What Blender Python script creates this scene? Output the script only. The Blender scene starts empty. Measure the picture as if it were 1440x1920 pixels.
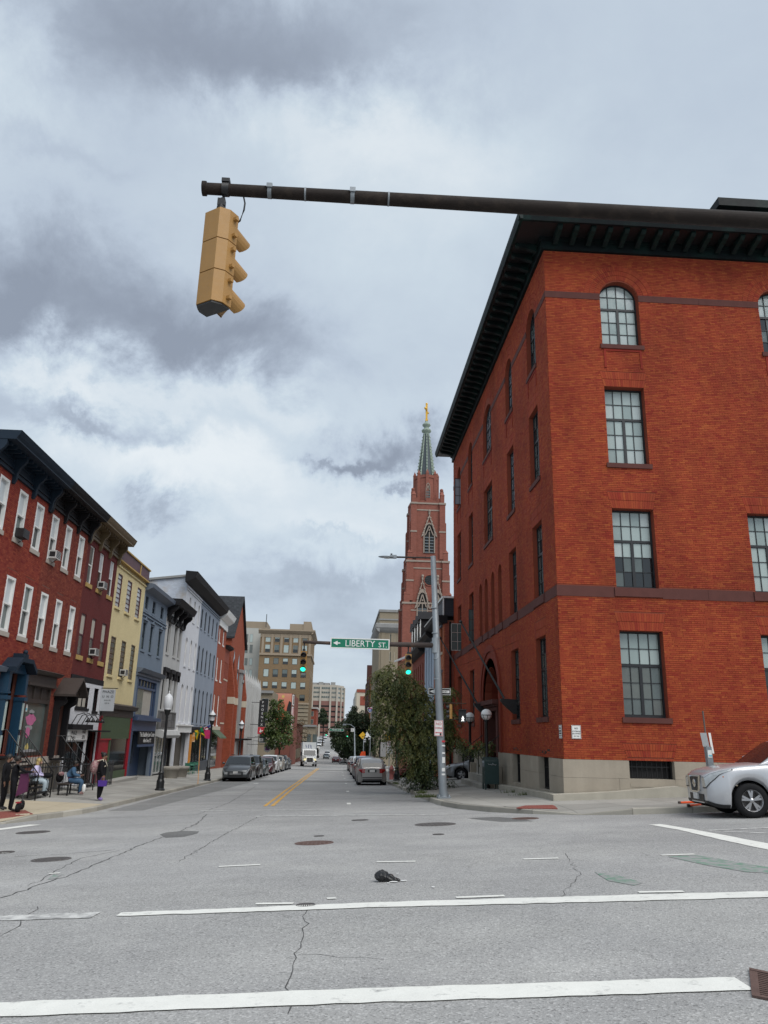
import bpy, math, random
import numpy as np
from mathutils import Vector, Matrix

random.seed(11)
rng = np.random.default_rng(11)
SC = bpy.context.scene
COL = SC.collection

# ------------------------------------------------------------------ camera
# World frame: +Y runs down the street, +X to the right, Z up; the eye stands at the origin, the road lies 1.55 m below it.
FPX = 1442.0
def _camera_axes():
 sx, sy, ux = 633.0, 1378.0, 840.0          # vanishing point of the street, column of the vertical vanishing point
 s = np.array([(sx-720)/FPX, -(sy-960)/FPX, -1.0]); s /= np.linalg.norm(s)
 uy = 960 + (-FPX*FPX - (ux-720)*(sx-720))/(sy-960)
 u = np.array([(ux-720)/FPX, -(uy-960)/FPX, -1.0]); u /= np.linalg.norm(u)
 return np.stack([np.cross(s, u), s, u])
RC = _camera_axes()
cam_d = bpy.data.cameras.new('camera')
cam_d.sensor_fit = 'HORIZONTAL'; cam_d.sensor_width = 36.0; cam_d.lens = 36.0*FPX/1440.0
cam_d.clip_start = 0.1; cam_d.clip_end = 3000
cam = bpy.data.objects.new('camera', cam_d); COL.objects.link(cam)
cam.matrix_world = Matrix([[*RC[0], 0], [*RC[1], 0], [*RC[2], 0], [0, 0, 0, 1]])
SC.camera = cam
SC.render.resolution_x, SC.render.resolution_y = 768, 1024
SC.view_settings.view_transform = 'Standard'; SC.view_settings.look = 'None'
SC.view_settings.exposure = 0.92; SC.view_settings.gamma = 1.0
SC.view_settings.use_curve_mapping = False

def ray(u, v): return RC @ np.array([(u-720)/FPX, -(v-960)/FPX, -1.0])
def atX(u, v, X): d = ray(u, v); return Vector(d*(X/d[0]))
def atY(u, v, Y): d = ray(u, v); return Vector(d*(Y/d[1]))

# ------------------------------------------------------------------ sun and sky
SUN_EL, SUN_AZ = math.radians(54), math.radians(142)      # azimuth clockwise from +Y: behind the camera, to the right
sun_d = bpy.data.lights.new('sun', 'SUN'); sun_d.energy = 1.5; sun_d.angle = math.radians(50); sun_d.color = (1, .965, .92)
sun = bpy.data.objects.new('sun', sun_d); COL.objects.link(sun)
_sd = Vector((math.sin(SUN_AZ)*math.cos(SUN_EL), math.cos(SUN_AZ)*math.cos(SUN_EL), math.sin(SUN_EL)))
sun.rotation_euler = (-_sd).to_track_quat('-Z', 'Y').to_euler()
sun.location = _sd*60

world = bpy.data.worlds.new('World'); SC.world = world; world.use_nodes = True
WN, WL = world.node_tree.nodes, world.node_tree.links
WN.clear()
def wn(t, **kw):
 n = WN.new(t)
 for k, v in kw.items(): setattr(n, k, v)
 return n
def wmath(op, a, b=None, c=None):
 n = wn('ShaderNodeMath', operation=op)
 for i, x in enumerate((a, b, c)):
  if x is None: continue
  if isinstance(x, (int, float)): n.inputs[i].default_value = x
  else: WL.new(x, n.inputs[i])
 return n.outputs[0]
def wmix(f, a, b):
 n = wn('ShaderNodeMix', data_type='RGBA')
 if isinstance(f, (int, float)): n.inputs[0].default_value = f
 else: WL.new(f, n.inputs[0])
 for i, x in ((6, a), (7, b)):
  if isinstance(x, tuple): n.inputs[i].default_value = (*x, 1)
  else: WL.new(x, n.inputs[i])
 return n.outputs[2]
def build_sky():
 tc = wn('ShaderNodeTexCoord')
 sep = wn('ShaderNodeSeparateXYZ'); WL.new(tc.outputs['Generated'], sep.inputs[0])
 x, y, z = sep.outputs
 zz = wmath('ADD', wmath('MAXIMUM', z, 0.0), 0.22)
 cmb = wn('ShaderNodeCombineXYZ')
 WL.new(wmath('DIVIDE', x, zz), cmb.inputs[0]); WL.new(wmath('DIVIDE', y, zz), cmb.inputs[1])
 def noise(scale, detail, rough, dist=0.0, vec=None):
  n = wn('ShaderNodeTexNoise'); n.inputs['Scale'].default_value = scale
  n.inputs['Detail'].default_value = detail; n.inputs['Roughness'].default_value = rough
  n.inputs['Distortion'].default_value = dist
  WL.new(vec if vec is not None else cmb.outputs[0], n.inputs['Vector']); return n
 n1 = noise(1.1, 8, .56, .5); n2 = noise(3.1, 9, .6, .35)
 wz = noise(7.0, 8, .64, .2, tc.outputs['Generated'])
 wsep = wn('ShaderNodeSeparateColor'); WL.new(wz.outputs['Color'], wsep.inputs[0])
 az = wmath('ADD', wmath('ARCTAN2', x, y), wmath('MULTIPLY', wmath('SUBTRACT', wsep.outputs[0], .5), .34))
 el = wmath('ADD', wmath('ARCSINE', z), wmath('MULTIPLY', wmath('SUBTRACT', wsep.outputs[1], .5), .22))
 # cloud banks as seen over the street: column, row, half sizes (all in photo pixels, turned into angles), strength
 banks = [(430, 70, 330, 120, -.55), (200, 150, 150, 90, -.20), (110, 560, 300, 110, -.42), (430, 650, 200, 75, -.42), (-40, 640, 130, 130, -.45),
             (735, 835, 85, 60, -.62), (650, 872, 60, 24, -.4), (600, 858, 55, 16, -.5), (720, 936, 42, 12, -.5), (180, 782, 100, 26, -.45), (285, 962, 55, 26, -.42),
             (610, 1105, 190, 34, -.32), (690, 1175, 150, 40, -.25), (620, 1020, 60, 10, -.18), (120, 300, 80, 30, -.18), (1330, 200, 200, 160, -.10),
             (600, 230, 300, 70, .34), (40, 120, 110, 120, .30), (330, 735, 420, 50, .34), (60, 700, 120, 50, .34), (420, 905, 420, 60, .26),
             (520, 170, 60, 50, .18), (640, 1010, 220, 50, .20), (780, 350, 260, 120, .14), (250, 830, 220, 40, .22)]
 acc = None
 for (u, v, su, sv, s) in banks:
  d = ray(u, v); d = d/np.linalg.norm(d)
  a0, e0 = math.atan2(d[0], d[1]), math.asin(d[2])
  sa, se = su/1442.0/max(.6, math.cos(e0)), sv/1442.0
  p = wmath('POWER', wmath('DIVIDE', wmath('SUBTRACT', az, a0), sa), 2.0)
  q = wmath('POWER', wmath('DIVIDE', wmath('SUBTRACT', el, e0), se), 2.0)
  g = wmath('MULTIPLY', wmath('EXPONENT', wmath('MULTIPLY', wmath('ADD', p, q), -1.0)), s*1.08)
  acc = g if acc is None else wmath('ADD', acc, g)
 t = wmath('ADD', wmath('MULTIPLY', wmath('SUBTRACT', n1.outputs[0], .5), .40), wmath('MULTIPLY', wmath('SUBTRACT', n2.outputs[0], .5), .34))
 t = wmath('ADD', wmath('ADD', t, acc), .62)
 ramp = wn('ShaderNodeValToRGB'); cr = ramp.color_ramp
 K = 10.0*.56                                   # the Background below runs at a tenth
 stops = [(0.0, (.27, .31, .38)), (.25, (.36, .415, .50)), (.5, (.49, .565, .66)), (.72, (.585, .67, .745)), (1.0, (.78, .83, .86))]
 cr.elements[0].position = 0; cr.elements[1].position = 1
 for p, c in stops[1:-1]: cr.elements.new(p)
 for e, (p, c) in zip(sorted(cr.elements, key=lambda e: e.position), stops): e.color = (*c, 1)
 WL.new(t, ramp.inputs[0])
 sc = wn('ShaderNodeVectorMath', operation='SCALE'); WL.new(ramp.outputs[0], sc.inputs[0]); sc.inputs['Scale'].default_value = K
 nish = wn('ShaderNodeTexSky', sky_type='NISHITA'); nish.sun_disc = False
 nish.sun_elevation = SUN_EL; nish.sun_rotation = SUN_AZ; nish.altitude = 20; nish.air_density = 1.2; nish.dust_density = 2.0
 col = wmix(.94, nish.outputs[0], sc.outputs[0])
 bg = wn('ShaderNodeBackground'); WL.new(col, bg.inputs[0]); bg.inputs[1].default_value = .1
 out = wn('ShaderNodeOutputWorld'); WL.new(bg.outputs[0], out.inputs[0])
build_sky()

# ------------------------------------------------------------------ terrain heights (relative to the eye)
_PY = [-40, 0, 57, 140, 200, 250, 290, 350, 420, 500, 700]
_PZ = [-.41, -1.55, -3.17, -5.3, -6.5, -7.0, -6.4, -3.6, 0, 4, 12]
def ground(x, y):
 c = np.interp(y, [20, 60, 120], [.05, .012, 0])
 return np.interp(y, _PY, _PZ) + c*np.clip(x, -14, 25)
def atG(u, v, dz=0.0):
 d = ray(u, v); lo, hi = .5, 1.0
 t = np.concatenate([np.linspace(1, 60, 3000), np.linspace(60, 500, 4000)])
 P = d[None]*t[:, None]
 k = int(np.argmax(P[:, 2] < ground(P[:, 0], P[:, 1])+dz))
 return Vector(P[k])

# ------------------------------------------------------------------ mesh helpers
OFF = {}                                             # world position that a thing's mesh coordinates are measured from
class MB:
 def __init__(s, fr=None): s.v, s.f, s.m, s.fr, s.mi, s.sm = [], [], [], fr, 0, set()
 def face(s, pts, m=None):
  n = len(s.v)
  for p in pts: s.v.append(s.fr(*p) if s.fr else tuple(p))
  s.f.append(tuple(range(n, n+len(pts)))); s.m.append(s.mi if m is None else m)
 def mesh(s, vs, fs, m=None):
  n = len(s.v)
  for p in vs: s.v.append(s.fr(*p) if s.fr else tuple(p))
  for f in fs: s.f.append(tuple(n+i for i in f)); s.m.append(s.mi if m is None else m)
 def box(s, a0, a1, b0, b1, c0, c1, m=None):
  s.mesh([(a0, b0, c0), (a1, b0, c0), (a1, b1, c0), (a0, b1, c0), (a0, b0, c1), (a1, b0, c1), (a1, b1, c1), (a0, b1, c1)],
               [(0, 3, 2, 1), (4, 5, 6, 7), (0, 1, 5, 4), (1, 2, 6, 5), (2, 3, 7, 6), (3, 0, 4, 7)], m)
 def prism(s, prof, a0, a1, m=None):              # profile [(d, z)] swept along the first axis
  n = len(prof)
  s.mesh([(a0, d, z) for d, z in prof]+[(a1, d, z) for d, z in prof],
               [tuple(range(n)), tuple(range(2*n-1, n-1, -1))]+[(i, (i+1) % n, n+(i+1) % n, n+i) for i in range(n)], m)
 def plate(s, poly, d0, d1, m=None):              # polygon [(a, z)] given thickness along d
  n = len(poly)
  s.mesh([(a, d0, z) for a, z in poly]+[(a, d1, z) for a, z in poly],
               [tuple(range(n)), tuple(range(2*n-1, n-1, -1))]+[(i, (i+1) % n, n+(i+1) % n, n+i) for i in range(n)], m)
 def slab(s, poly, z0, z1, m=None):               # polygon [(x, y)] given thickness along z
  n = len(poly)
  s.mesh([(x, y, z0) for x, y in poly]+[(x, y, z1) for x, y in poly],
               [tuple(range(n-1, -1, -1)), tuple(range(n, 2*n))]+[(i, (i+1) % n, n+(i+1) % n, n+i) for i in range(n)], m)
 def tube(s, pts, r, n=8, m=None, cap=True):
  pts = [Vector(s.fr(*p) if s.fr else p) for p in pts]
  rs = r if isinstance(r, (list, tuple)) else [r]*len(pts)
  b = len(s.v); up = Vector((0, 0, 1))
  for i, p in enumerate(pts):
   t = (pts[min(i+1, len(pts)-1)]-pts[max(i-1, 0)]).normalized()
   x = t.cross(up if abs(t.z) < .95 else Vector((1, 0, 0))).normalized(); y = t.cross(x)
   for k in range(n):
    a = 2*math.pi*k/n
    s.v.append(tuple(p+(x*math.cos(a)+y*math.sin(a))*rs[i]))
  for i in range(len(pts)-1):
   for k in range(n):
    s.f.append((b+i*n+k, b+i*n+(k+1) % n, b+(i+1)*n+(k+1) % n, b+(i+1)*n+k)); s.m.append(s.mi if m is None else m); s.sm.add(len(s.f)-1)
  if cap:
   s.f.append(tuple(b+k for k in range(n))); s.m.append(s.mi if m is None else m)
   s.f.append(tuple(b+(len(pts)-1)*n+k for k in range(n))); s.m.append(s.mi if m is None else m)
 def lathe(s, prof, c=(0, 0, 0), n=16, axis='z', m=None, smooth=True, cap=True):
  b = len(s.v)
  for r, h in prof:
   for k in range(n):
    a = 2*math.pi*k/n; x, y = r*math.cos(a), r*math.sin(a)
    p = {'z': (c[0]+x, c[1]+y, c[2]+h), 'y': (c[0]+x, c[1]+h, c[2]+y), 'x': (c[0]+h, c[1]+x, c[2]+y)}[axis]
    s.v.append(s.fr(*p) if s.fr else p)
  for i in range(len(prof)-1):
   for k in range(n):
    s.f.append((b+i*n+k, b+i*n+(k+1) % n, b+(i+1)*n+(k+1) % n, b+(i+1)*n+k)); s.m.append(s.mi if m is None else m)
    if smooth: s.sm.add(len(s.f)-1)
  for i in (0, len(prof)-1):
   if cap and prof[i][0] > 1e-4: s.f.append(tuple(b+i*n+k for k in range(n))); s.m.append(s.mi if m is None else m)
 def ball(s, c, r, n=12, m=None, sc=(1, 1, 1)):
  k = n//2
  b = len(s.v)
  for i in range(k+1):
   t = math.pi*i/k
   for j in range(n):
    a = 2*math.pi*j/n
    p = (c[0]+r*sc[0]*math.sin(t)*math.cos(a), c[1]+r*sc[1]*math.sin(t)*math.sin(a), c[2]+r*sc[2]*math.cos(t))
    s.v.append(s.fr(*p) if s.fr else p)
  for i in range(k):
   for j in range(n):
    s.f.append((b+i*n+j, b+i*n+(j+1) % n, b+(i+1)*n+(j+1) % n, b+(i+1)*n+j)); s.m.append(s.mi if m is None else m); s.sm.add(len(s.f)-1)
 def B(s, name, mats, parent=None, tone=None, smooth=False):
  if not isinstance(mats, (list, tuple)): mats = [mats]
  me = bpy.data.meshes.new(name)
  if parent is not None: off = OFF.get(parent.name, Vector((0, 0, 0)))
  else:
   V = np.array(s.v); off = Vector(((V[:, 0].min()+V[:, 0].max())/2, (V[:, 1].min()+V[:, 1].max())/2, V[:, 2].min()))
  me.from_pydata([(p[0]-off[0], p[1]-off[1], p[2]-off[2]) for p in s.v], [], s.f)
  for m in mats: me.materials.append(m)
  if len(mats) > 1: me.polygons.foreach_set('material_index', s.m)
  if smooth: me.polygons.foreach_set('use_smooth', [True]*len(s.f))
  elif s.sm: me.polygons.foreach_set('use_smooth', [i in s.sm for i in range(len(s.f))])
  if tone is not None: me.attributes.new('tone', 'FLOAT', 'POINT').data.foreach_set('value', tone)
  o = bpy.data.objects.new(name, me); COL.objects.link(o)
  if parent is not None: o.parent = parent; OFF[o.name] = off
  else: o.location = off; OFF[o.name] = off
  return o
def tag(o, label, cat, group=None):
 o['label'] = label; o['category'] = cat
 if group: o['group'] = group
 return o
def thing(name, label, cat, loc=(0, 0, 0), group=None, local=False, rotz=0.0):
 o = bpy.data.objects.new(name, None); COL.objects.link(o); o.location = loc; o.rotation_euler = (0, 0, rotz)
 o.empty_display_size = .3
 OFF[o.name] = Vector((0, 0, 0)) if local else Vector(loc)
 return tag(o, label, cat, group)
def struct(o): o['kind'] = 'structure'; return o
def stuff(o): o['kind'] = 'stuff'; return o
def clone(root, loc, rotz=None, label=None, group=None):     # a thing with copies of its parts and sub-parts
 r = root.copy(); COL.objects.link(r); r.location = loc
 if rotz is not None: r.rotation_euler = (r.rotation_euler[0], r.rotation_euler[1], rotz)
 if label: r['label'] = label
 if group: r['group'] = group
 for ch in root.children:
  c = ch.copy(); COL.objects.link(c); c.parent = r
  for g in ch.children:
   d = g.copy(); COL.objects.link(d); d.parent = c
 return r
def text(body, parent, mat, size, origin, right, up, align='CENTER', name='lettering', ext=.003, sx=1.0):
 cu = bpy.data.curves.new(name, 'FONT'); cu.body = body; cu.size = size; cu.align_x = align; cu.align_y = 'CENTER'; cu.extrude = ext
 cu.materials.append(mat); cu.resolution_u = 3
 tmp = bpy.data.objects.new(name, cu); me = bpy.data.meshes.new_from_object(tmp); me.name = name
 bpy.data.objects.remove(tmp); bpy.data.curves.remove(cu)
 o = bpy.data.objects.new(name, me); COL.objects.link(o)
 r, u = Vector(right).normalized(), Vector(up).normalized(); n = r.cross(u)
 p = Vector(origin)-OFF.get(parent.name, Vector((0, 0, 0)))
 M = Matrix([[r.x*sx, u.x, n.x, p.x], [r.y*sx, u.y, n.y, p.y], [r.z*sx, u.z, n.z, p.z], [0, 0, 0, 1]])
 o.parent = parent; o.matrix_local = M
 return o

# ------------------------------------------------------------------ materials
def lin(r, g, b): return tuple(((c/255)/12.92 if c <= 10 else ((c/255+.055)/1.055)**2.4) for c in (r, g, b))
def M(name, col, rough=.7, var=.18, vs=2.0, bump=0.0, bs=60.0, metal=0.0, coat=0.0, spec=.5, emit=0.0, brick=None, tone=0.0, streak=0.0, second=None, smix=.5, sscale=1.0, fine=0.0, fs=120.0):
 m = bpy.data.materials.new(name); m.use_nodes = True
 N, L = m.node_tree.nodes, m.node_tree.links
 b = N['Principled BSDF']
 b.inputs['Roughness'].default_value = rough; b.inputs['Metallic'].default_value = metal
 b.inputs['Coat Weight'].default_value = coat; b.inputs['Specular IOR Level'].default_value = spec if rough < .7 or spec != .5 else .15
 tc = N.new('ShaderNodeTexCoord'); ob = tc.outputs['Object']
 def noise(scale, detail=5, rgh=.6, vec=None):
  n = N.new('ShaderNodeTexNoise'); n.inputs['Scale'].default_value = scale; n.inputs['Detail'].default_value = detail; n.inputs['Roughness'].default_value = rgh
  L.new(vec if vec is not None else ob, n.inputs['Vector']); return n.outputs[0]
 def mth(op, a, c=None, d=None):
  n = N.new('ShaderNodeMath'); n.operation = op
  for i, x in enumerate((a, c, d)):
   if x is None: continue
   if isinstance(x, (int, float)): n.inputs[i].default_value = x
   else: L.new(x, n.inputs[i])
  return n.outputs[0]
 def mixc(f, a, c, mode='MIX'):
  n = N.new('ShaderNodeMix'); n.data_type = 'RGBA'; n.blend_type = mode; n.clamp_factor = True
  if isinstance(f, (int, float)): n.inputs[0].default_value = f
  else: L.new(f, n.inputs[0])
  for i, x in ((6, a), (7, c)):
   if isinstance(x, tuple): n.inputs[i].default_value = (*x, 1)
   else: L.new(x, n.inputs[i])
  return n.outputs[2]
 cur = tuple(col); bumps = []
 if brick:
  bw, bh, mcol, bvar = brick
  sp = N.new('ShaderNodeSeparateXYZ'); L.new(ob, sp.inputs[0])
  cb = N.new('ShaderNodeCombineXYZ'); L.new(mth('ADD', sp.outputs[0], sp.outputs[1]), cb.inputs[0]); L.new(sp.outputs[2], cb.inputs[1])
  bt = N.new('ShaderNodeTexBrick'); L.new(cb.outputs[0], bt.inputs['Vector'])
  bt.inputs['Scale'].default_value = 1; bt.inputs['Brick Width'].default_value = bw; bt.inputs['Row Height'].default_value = bh
  bt.inputs['Mortar Size'].default_value = min(.012, bh*.12); bt.inputs['Mortar Smooth'].default_value = .2
  bt.inputs['Color1'].default_value = (*[c*(1-bvar) for c in col], 1); bt.inputs['Color2'].default_value = (*[min(1, c*(1+bvar)) for c in col], 1)
  bt.inputs['Mortar'].default_value = (*mcol, 1); bt.inputs['Bias'].default_value = 0
  cur = bt.outputs['Color']; bumps.append((bt.outputs['Fac'], -.35, .01))
 if second: cur = mixc(mth('MULTIPLY', mth('SUBTRACT', noise(sscale, 6, .65), 1-smix-.12), 5.0), cur, tuple(second))
 if tone:
  at = N.new('ShaderNodeAttribute'); at.attribute_name = 'tone'
  hs = N.new('ShaderNodeHueSaturation')
  if isinstance(cur, tuple): hs.inputs['Color'].default_value = (*cur, 1)
  else: L.new(cur, hs.inputs['Color'])
  L.new(mth('ADD', mth('MULTIPLY', mth('SUBTRACT', at.outputs['Fac'], .5), 2*tone), 1.0), hs.inputs['Value'])
  L.new(mth('ADD', mth('MULTIPLY', mth('SUBTRACT', at.outputs['Fac'], .5), .02), .5), hs.inputs['Hue']); cur = hs.outputs[0]
 if var:
  f = mth('ADD', mth('MULTIPLY', mth('SUBTRACT', noise(vs, 6, .62), .5), 2.2*var), 1.0)
  if fine: f = mth('MULTIPLY', f, mth('ADD', mth('MULTIPLY', mth('SUBTRACT', noise(fs, 3, .7), .5), 2*fine), 1.0))
  if streak:
   mp = N.new('ShaderNodeMapping'); mp.inputs['Scale'].default_value = (3.0, 3.0, .22); L.new(ob, mp.inputs[0])
   f = mth('MULTIPLY', f, mth('ADD', mth('MULTIPLY', mth('SUBTRACT', noise(1.0, 6, .6, mp.outputs[0]), .5), 2*streak), 1.0))
  vm = N.new('ShaderNodeVectorMath'); vm.operation = 'SCALE'
  if isinstance(cur, tuple): vm.inputs[0].default_value = cur
  else: L.new(cur, vm.inputs[0])
  L.new(f, vm.inputs['Scale']); cur = vm.outputs[0]
  rr = mth('ADD', mth('MULTIPLY', mth('SUBTRACT', noise(vs*4, 4), .5), .25), rough); L.new(rr, b.inputs['Roughness'])
 if isinstance(cur, tuple): b.inputs['Base Color'].default_value = (*cur, 1)
 else: L.new(cur, b.inputs['Base Color'])
 if emit:
  b.inputs['Emission Color'].default_value = (*col, 1); b.inputs['Emission Strength'].default_value = emit
 if bump: bumps.append((noise(bs, 6, .65), bump, .02))
 nrm = None
 for h, st, di in bumps:
  bn = N.new('ShaderNodeBump'); bn.inputs['Strength'].default_value = abs(st); bn.inputs['Distance'].default_value = di; bn.invert = st < 0
  L.new(h, bn.inputs['Height'])
  if nrm: L.new(nrm, bn.inputs['Normal'])
  nrm = bn.outputs[0]
 if nrm: L.new(nrm, b.inputs['Normal'])
 m.diffuse_color = (*col, 1)
 return m
def cache(f):
 d = {}
 def g(*a):
  if a not in d: d[a] = f(*a)
  return d[a]
 return g

class Palette(dict): __getattr__, __setattr__ = dict.__getitem__, dict.__setitem__
MAT = Palette()
MT = MAT
def D(key, *a, **k): MAT[key] = M(key, *a, **k); return MAT[key]
D('brick_main', (.305, .057, .025), .85, var=.26, vs=.45, bump=.25, bs=45, tone=.20, streak=.20, second=(.225, .042, .020), smix=.42, sscale=.33)
D('mortar_main', (.24, .06, .035), .9, var=.2)
D('brownstone', (.105, .042, .036), .8, var=.2, vs=3, bump=.2, bs=40, streak=.12)
D('base_stone', (.33, .29, .235), .85, var=.22, vs=1.6, bump=.3, bs=50, streak=.2, fine=.15)
D('copper_dark', (.004, .007, .008), .6, spec=.2, var=.5, vs=1.5, bump=.2, bs=12, second=(.007, .022, .019), smix=.4, sscale=1.2)
D('black_metal', (.012, .012, .013), .45, var=.3, vs=5)
D('window_black', (.012, .014, .017), .5, var=.2)
D('white_paint', (.74, .74, .72), .6, var=.12, vs=3, bump=.06, bs=50, streak=.06)
D('glass_dark', (.012, .016, .018), .06, var=0, spec=.8)
D('glass_blind', (.36, .43, .41), .12, var=.10, vs=.8, spec=.7, coat=.6)
D('glass_blind2', (.27, .335, .32), .12, var=.14, vs=.8, spec=.7, coat=.6)
D('glass_blind3', (.43, .49, .475), .12, var=.10, vs=.8, spec=.7, coat=.6)
D('glass_mid', (.10, .125, .12), .08, var=.5, vs=.9, spec=.8)
D('glass_lite', (.50, .54, .56), .15, var=.12, vs=1.5, spec=.6)
D('glass_sky', (.30, .34, .38), .05, var=.2, vs=.5, spec=.9, coat=1.0)  # sky reflection painted into the base colour of the pane
D('stone_sill', (.40, .36, .32), .8, var=.15, vs=4, bump=.1)
D('concrete', (.33, .32, .295), .9, var=.18, vs=.9, bump=.35, bs=45, fine=.3, fs=90)
D('concrete_dark', (.17, .165, .155), .9, var=.2, vs=1.2, bump=.2)
D('kerb_granite', (.34, .325, .29), .85, var=.25, vs=1.4, bump=.3, bs=40, fine=.25)
D('galv', (.24, .265, .285), .5, var=.22, vs=3, metal=.35, bump=.08, bs=25, streak=.1)
D('rust_arm', (.055, .038, .032), .65, var=.4, vs=6, bump=.25, bs=30, second=(.10, .055, .035), smix=.35, sscale=3)
D('signal_yellow', (.34, .18, .048), .55, var=.16, vs=5, bump=.06, bs=40, streak=.2)
D('sign_green', (.0, .155, .085), .4, var=.06)
D('sign_white', (.72, .72, .70), .5, var=.08)
D('sign_red', (.50, .03, .045), .5, var=.05)
D('ink_black', (.012, .012, .013), .6, var=0)
D('bulb_white', (.78, .78, .76), .3, var=.04)
D('rubber', (.014, .014, .015), .8, var=.2, vs=20, bump=.2, bs=80)
D('alloy', (.42, .42, .43), .3, var=.1, metal=.85)
D('chrome', (.62, .63, .65), .14, var=0, metal=1.0)
D('plastic_black', (.016, .016, .017), .5, var=.1)
D('lens_head', (.34, .36, .37), .08, var=.5, vs=9, spec=.9, coat=1)
D('lens_tail', (.27, .012, .014), .1, var=.2, vs=12, spec=.8, coat=1)
D('plate_white', (.62, .62, .60), .5, var=.05)

# ================================================================== road, markings, pavements
def asphalt(name, base, patch, stain=.22, speck=.42, crack=.4):
 m = bpy.data.materials.new(name); m.use_nodes = True
 N, L = m.node_tree.nodes, m.node_tree.links; b = N['Principled BSDF']
 tc = N.new('ShaderNodeTexCoord'); ob = tc.outputs['Object']
 def nz(s, d, r=.6, dist=0):
  n = N.new('ShaderNodeTexNoise'); n.inputs['Scale'].default_value = s; n.inputs['Detail'].default_value = d; n.inputs['Roughness'].default_value = r
  n.inputs['Distortion'].default_value = dist; L.new(ob, n.inputs['Vector']); return n.outputs[0]
 def mt(op, a, c=None, d=None):
  n = N.new('ShaderNodeMath'); n.operation = op
  for i, x in enumerate((a, c, d)):
   if x is None: continue
   if isinstance(x, (int, float)): n.inputs[i].default_value = x
   else: L.new(x, n.inputs[i])
  return n.outputs[0]
 big = mt('MULTIPLY', mt('SUBTRACT', nz(.16, 6, .6, .6), .5), stain*2.4)
 mid = mt('MULTIPLY', mt('SUBTRACT', nz(1.3, 6, .7, .3), .5), stain*1.5)
 sp = mt('MULTIPLY', mt('SUBTRACT', nz(55, 2, .8), .5), speck*2.2)
 sp2 = mt('MULTIPLY', mt('SUBTRACT', nz(170, 1, .5), .5), speck*1.6)
 f = mt('ADD', mt('ADD', mt('ADD', big, mid), mt('ADD', sp, sp2)), 1.0)
 # worn wheel tracks along the cross street
 mpg = N.new('ShaderNodeMapping'); mpg.inputs['Scale'].default_value = (.035, .75, 1); L.new(ob, mpg.inputs[0])
 nt = N.new('ShaderNodeTexNoise'); nt.inputs['Scale'].default_value = 1; nt.inputs['Detail'].default_value = 4; L.new(mpg.outputs[0], nt.inputs['Vector'])
 f = mt('ADD', f, mt('MULTIPLY', mt('SUBTRACT', nt.outputs[0], .5), .34))
 # light stones showing in the surface
 vo = N.new('ShaderNodeTexVoronoi'); vo.inputs['Scale'].default_value = 62; L.new(ob, vo.inputs['Vector'])
 st = N.new('ShaderNodeSeparateColor'); L.new(vo.outputs['Color'], st.inputs[0])
 f = mt('ADD', f, mt('MULTIPLY', mt('GREATER_THAN', st.outputs[0], .86), .34))
 f = mt('SUBTRACT', f, mt('MULTIPLY', mt('GREATER_THAN', st.outputs[1], .88), .30))
 # hairline cracks
 mp = N.new('ShaderNodeVectorMath'); mp.operation = 'ADD'; L.new(ob, mp.inputs[0])
 nn = N.new('ShaderNodeTexNoise'); nn.inputs['Scale'].default_value = 1.7; nn.inputs['Detail'].default_value = 5; L.new(ob, nn.inputs['Vector'])
 sc = N.new('ShaderNodeVectorMath'); sc.operation = 'SCALE'; sc.inputs['Scale'].default_value = .9; L.new(nn.outputs['Color'], sc.inputs[0]); L.new(sc.outputs[0], mp.inputs[1])
 vc = N.new('ShaderNodeTexVoronoi'); vc.feature = 'DISTANCE_TO_EDGE'; vc.inputs['Scale'].default_value = .42; L.new(mp.outputs[0], vc.inputs['Vector'])
 ck = mt('MULTIPLY', mt('LESS_THAN', vc.outputs['Distance'], .0035), mt('GREATER_THAN', nz(.35, 3), .56))
 f = mt('MULTIPLY', f, mt('SUBTRACT', 1.0, mt('MULTIPLY', ck, .45*crack)))
 mx = N.new('ShaderNodeMix'); mx.data_type = 'RGBA'; mx.inputs[6].default_value = (*base, 1); mx.inputs[7].default_value = (*patch, 1)
 L.new(mt('MULTIPLY', mt('SUBTRACT', nz(.3, 5, .6, .4), .47), 6), mx.inputs[0]); mx.clamp_factor = True
 vm = N.new('ShaderNodeVectorMath'); vm.operation = 'SCALE'; L.new(mx.outputs[2], vm.inputs[0]); L.new(f, vm.inputs['Scale'])
 L.new(vm.outputs[0], b.inputs['Base Color']); b.inputs['Roughness'].default_value = .88; b.inputs['Specular IOR Level'].default_value = .25
 bn = N.new('ShaderNodeBump'); bn.inputs['Strength'].default_value = .45; bn.inputs['Distance'].default_value = .008
 L.new(mt('ADD', vo.outputs['Distance'], nz(110, 2)), bn.inputs['Height']); L.new(bn.outputs[0], b.inputs['Normal'])
 return m
MT.asphalt = asphalt('asphalt', (.285, .283, .278), (.325, .322, .312))
MT.asphalt_dark = asphalt('asphalt_dark', (.19, .19, .186), (.215, .213, .207), crack=.6)
MT.asphalt_patch = asphalt('asphalt_patch', (.125, .125, .123), (.14, .14, .136), crack=.3)
def road_paint(name, col, worn, under=(.285, .284, .28)):
 m = M(name, col, .75, var=.12, vs=4, second=under, smix=worn, sscale=7, fine=.2, fs=90, bump=.15, bs=80); return m
MT.paint_road = road_paint('paint_road', (.68, .68, .64), .30)
MT.paint_worn = road_paint('paint_worn', (.56, .56, .54), .46)
MT.paint_yellow = road_paint('paint_yellow', (.62, .34, .06), .38)
MT.paint_green = road_paint('paint_green', (.12, .24, .17), .52)
D('tar', (.075, .075, .075), .8, var=.3, vs=8)
D('iron_cover', (.085, .078, .075), .6, var=.35, vs=9, bump=.5, bs=30)
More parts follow.
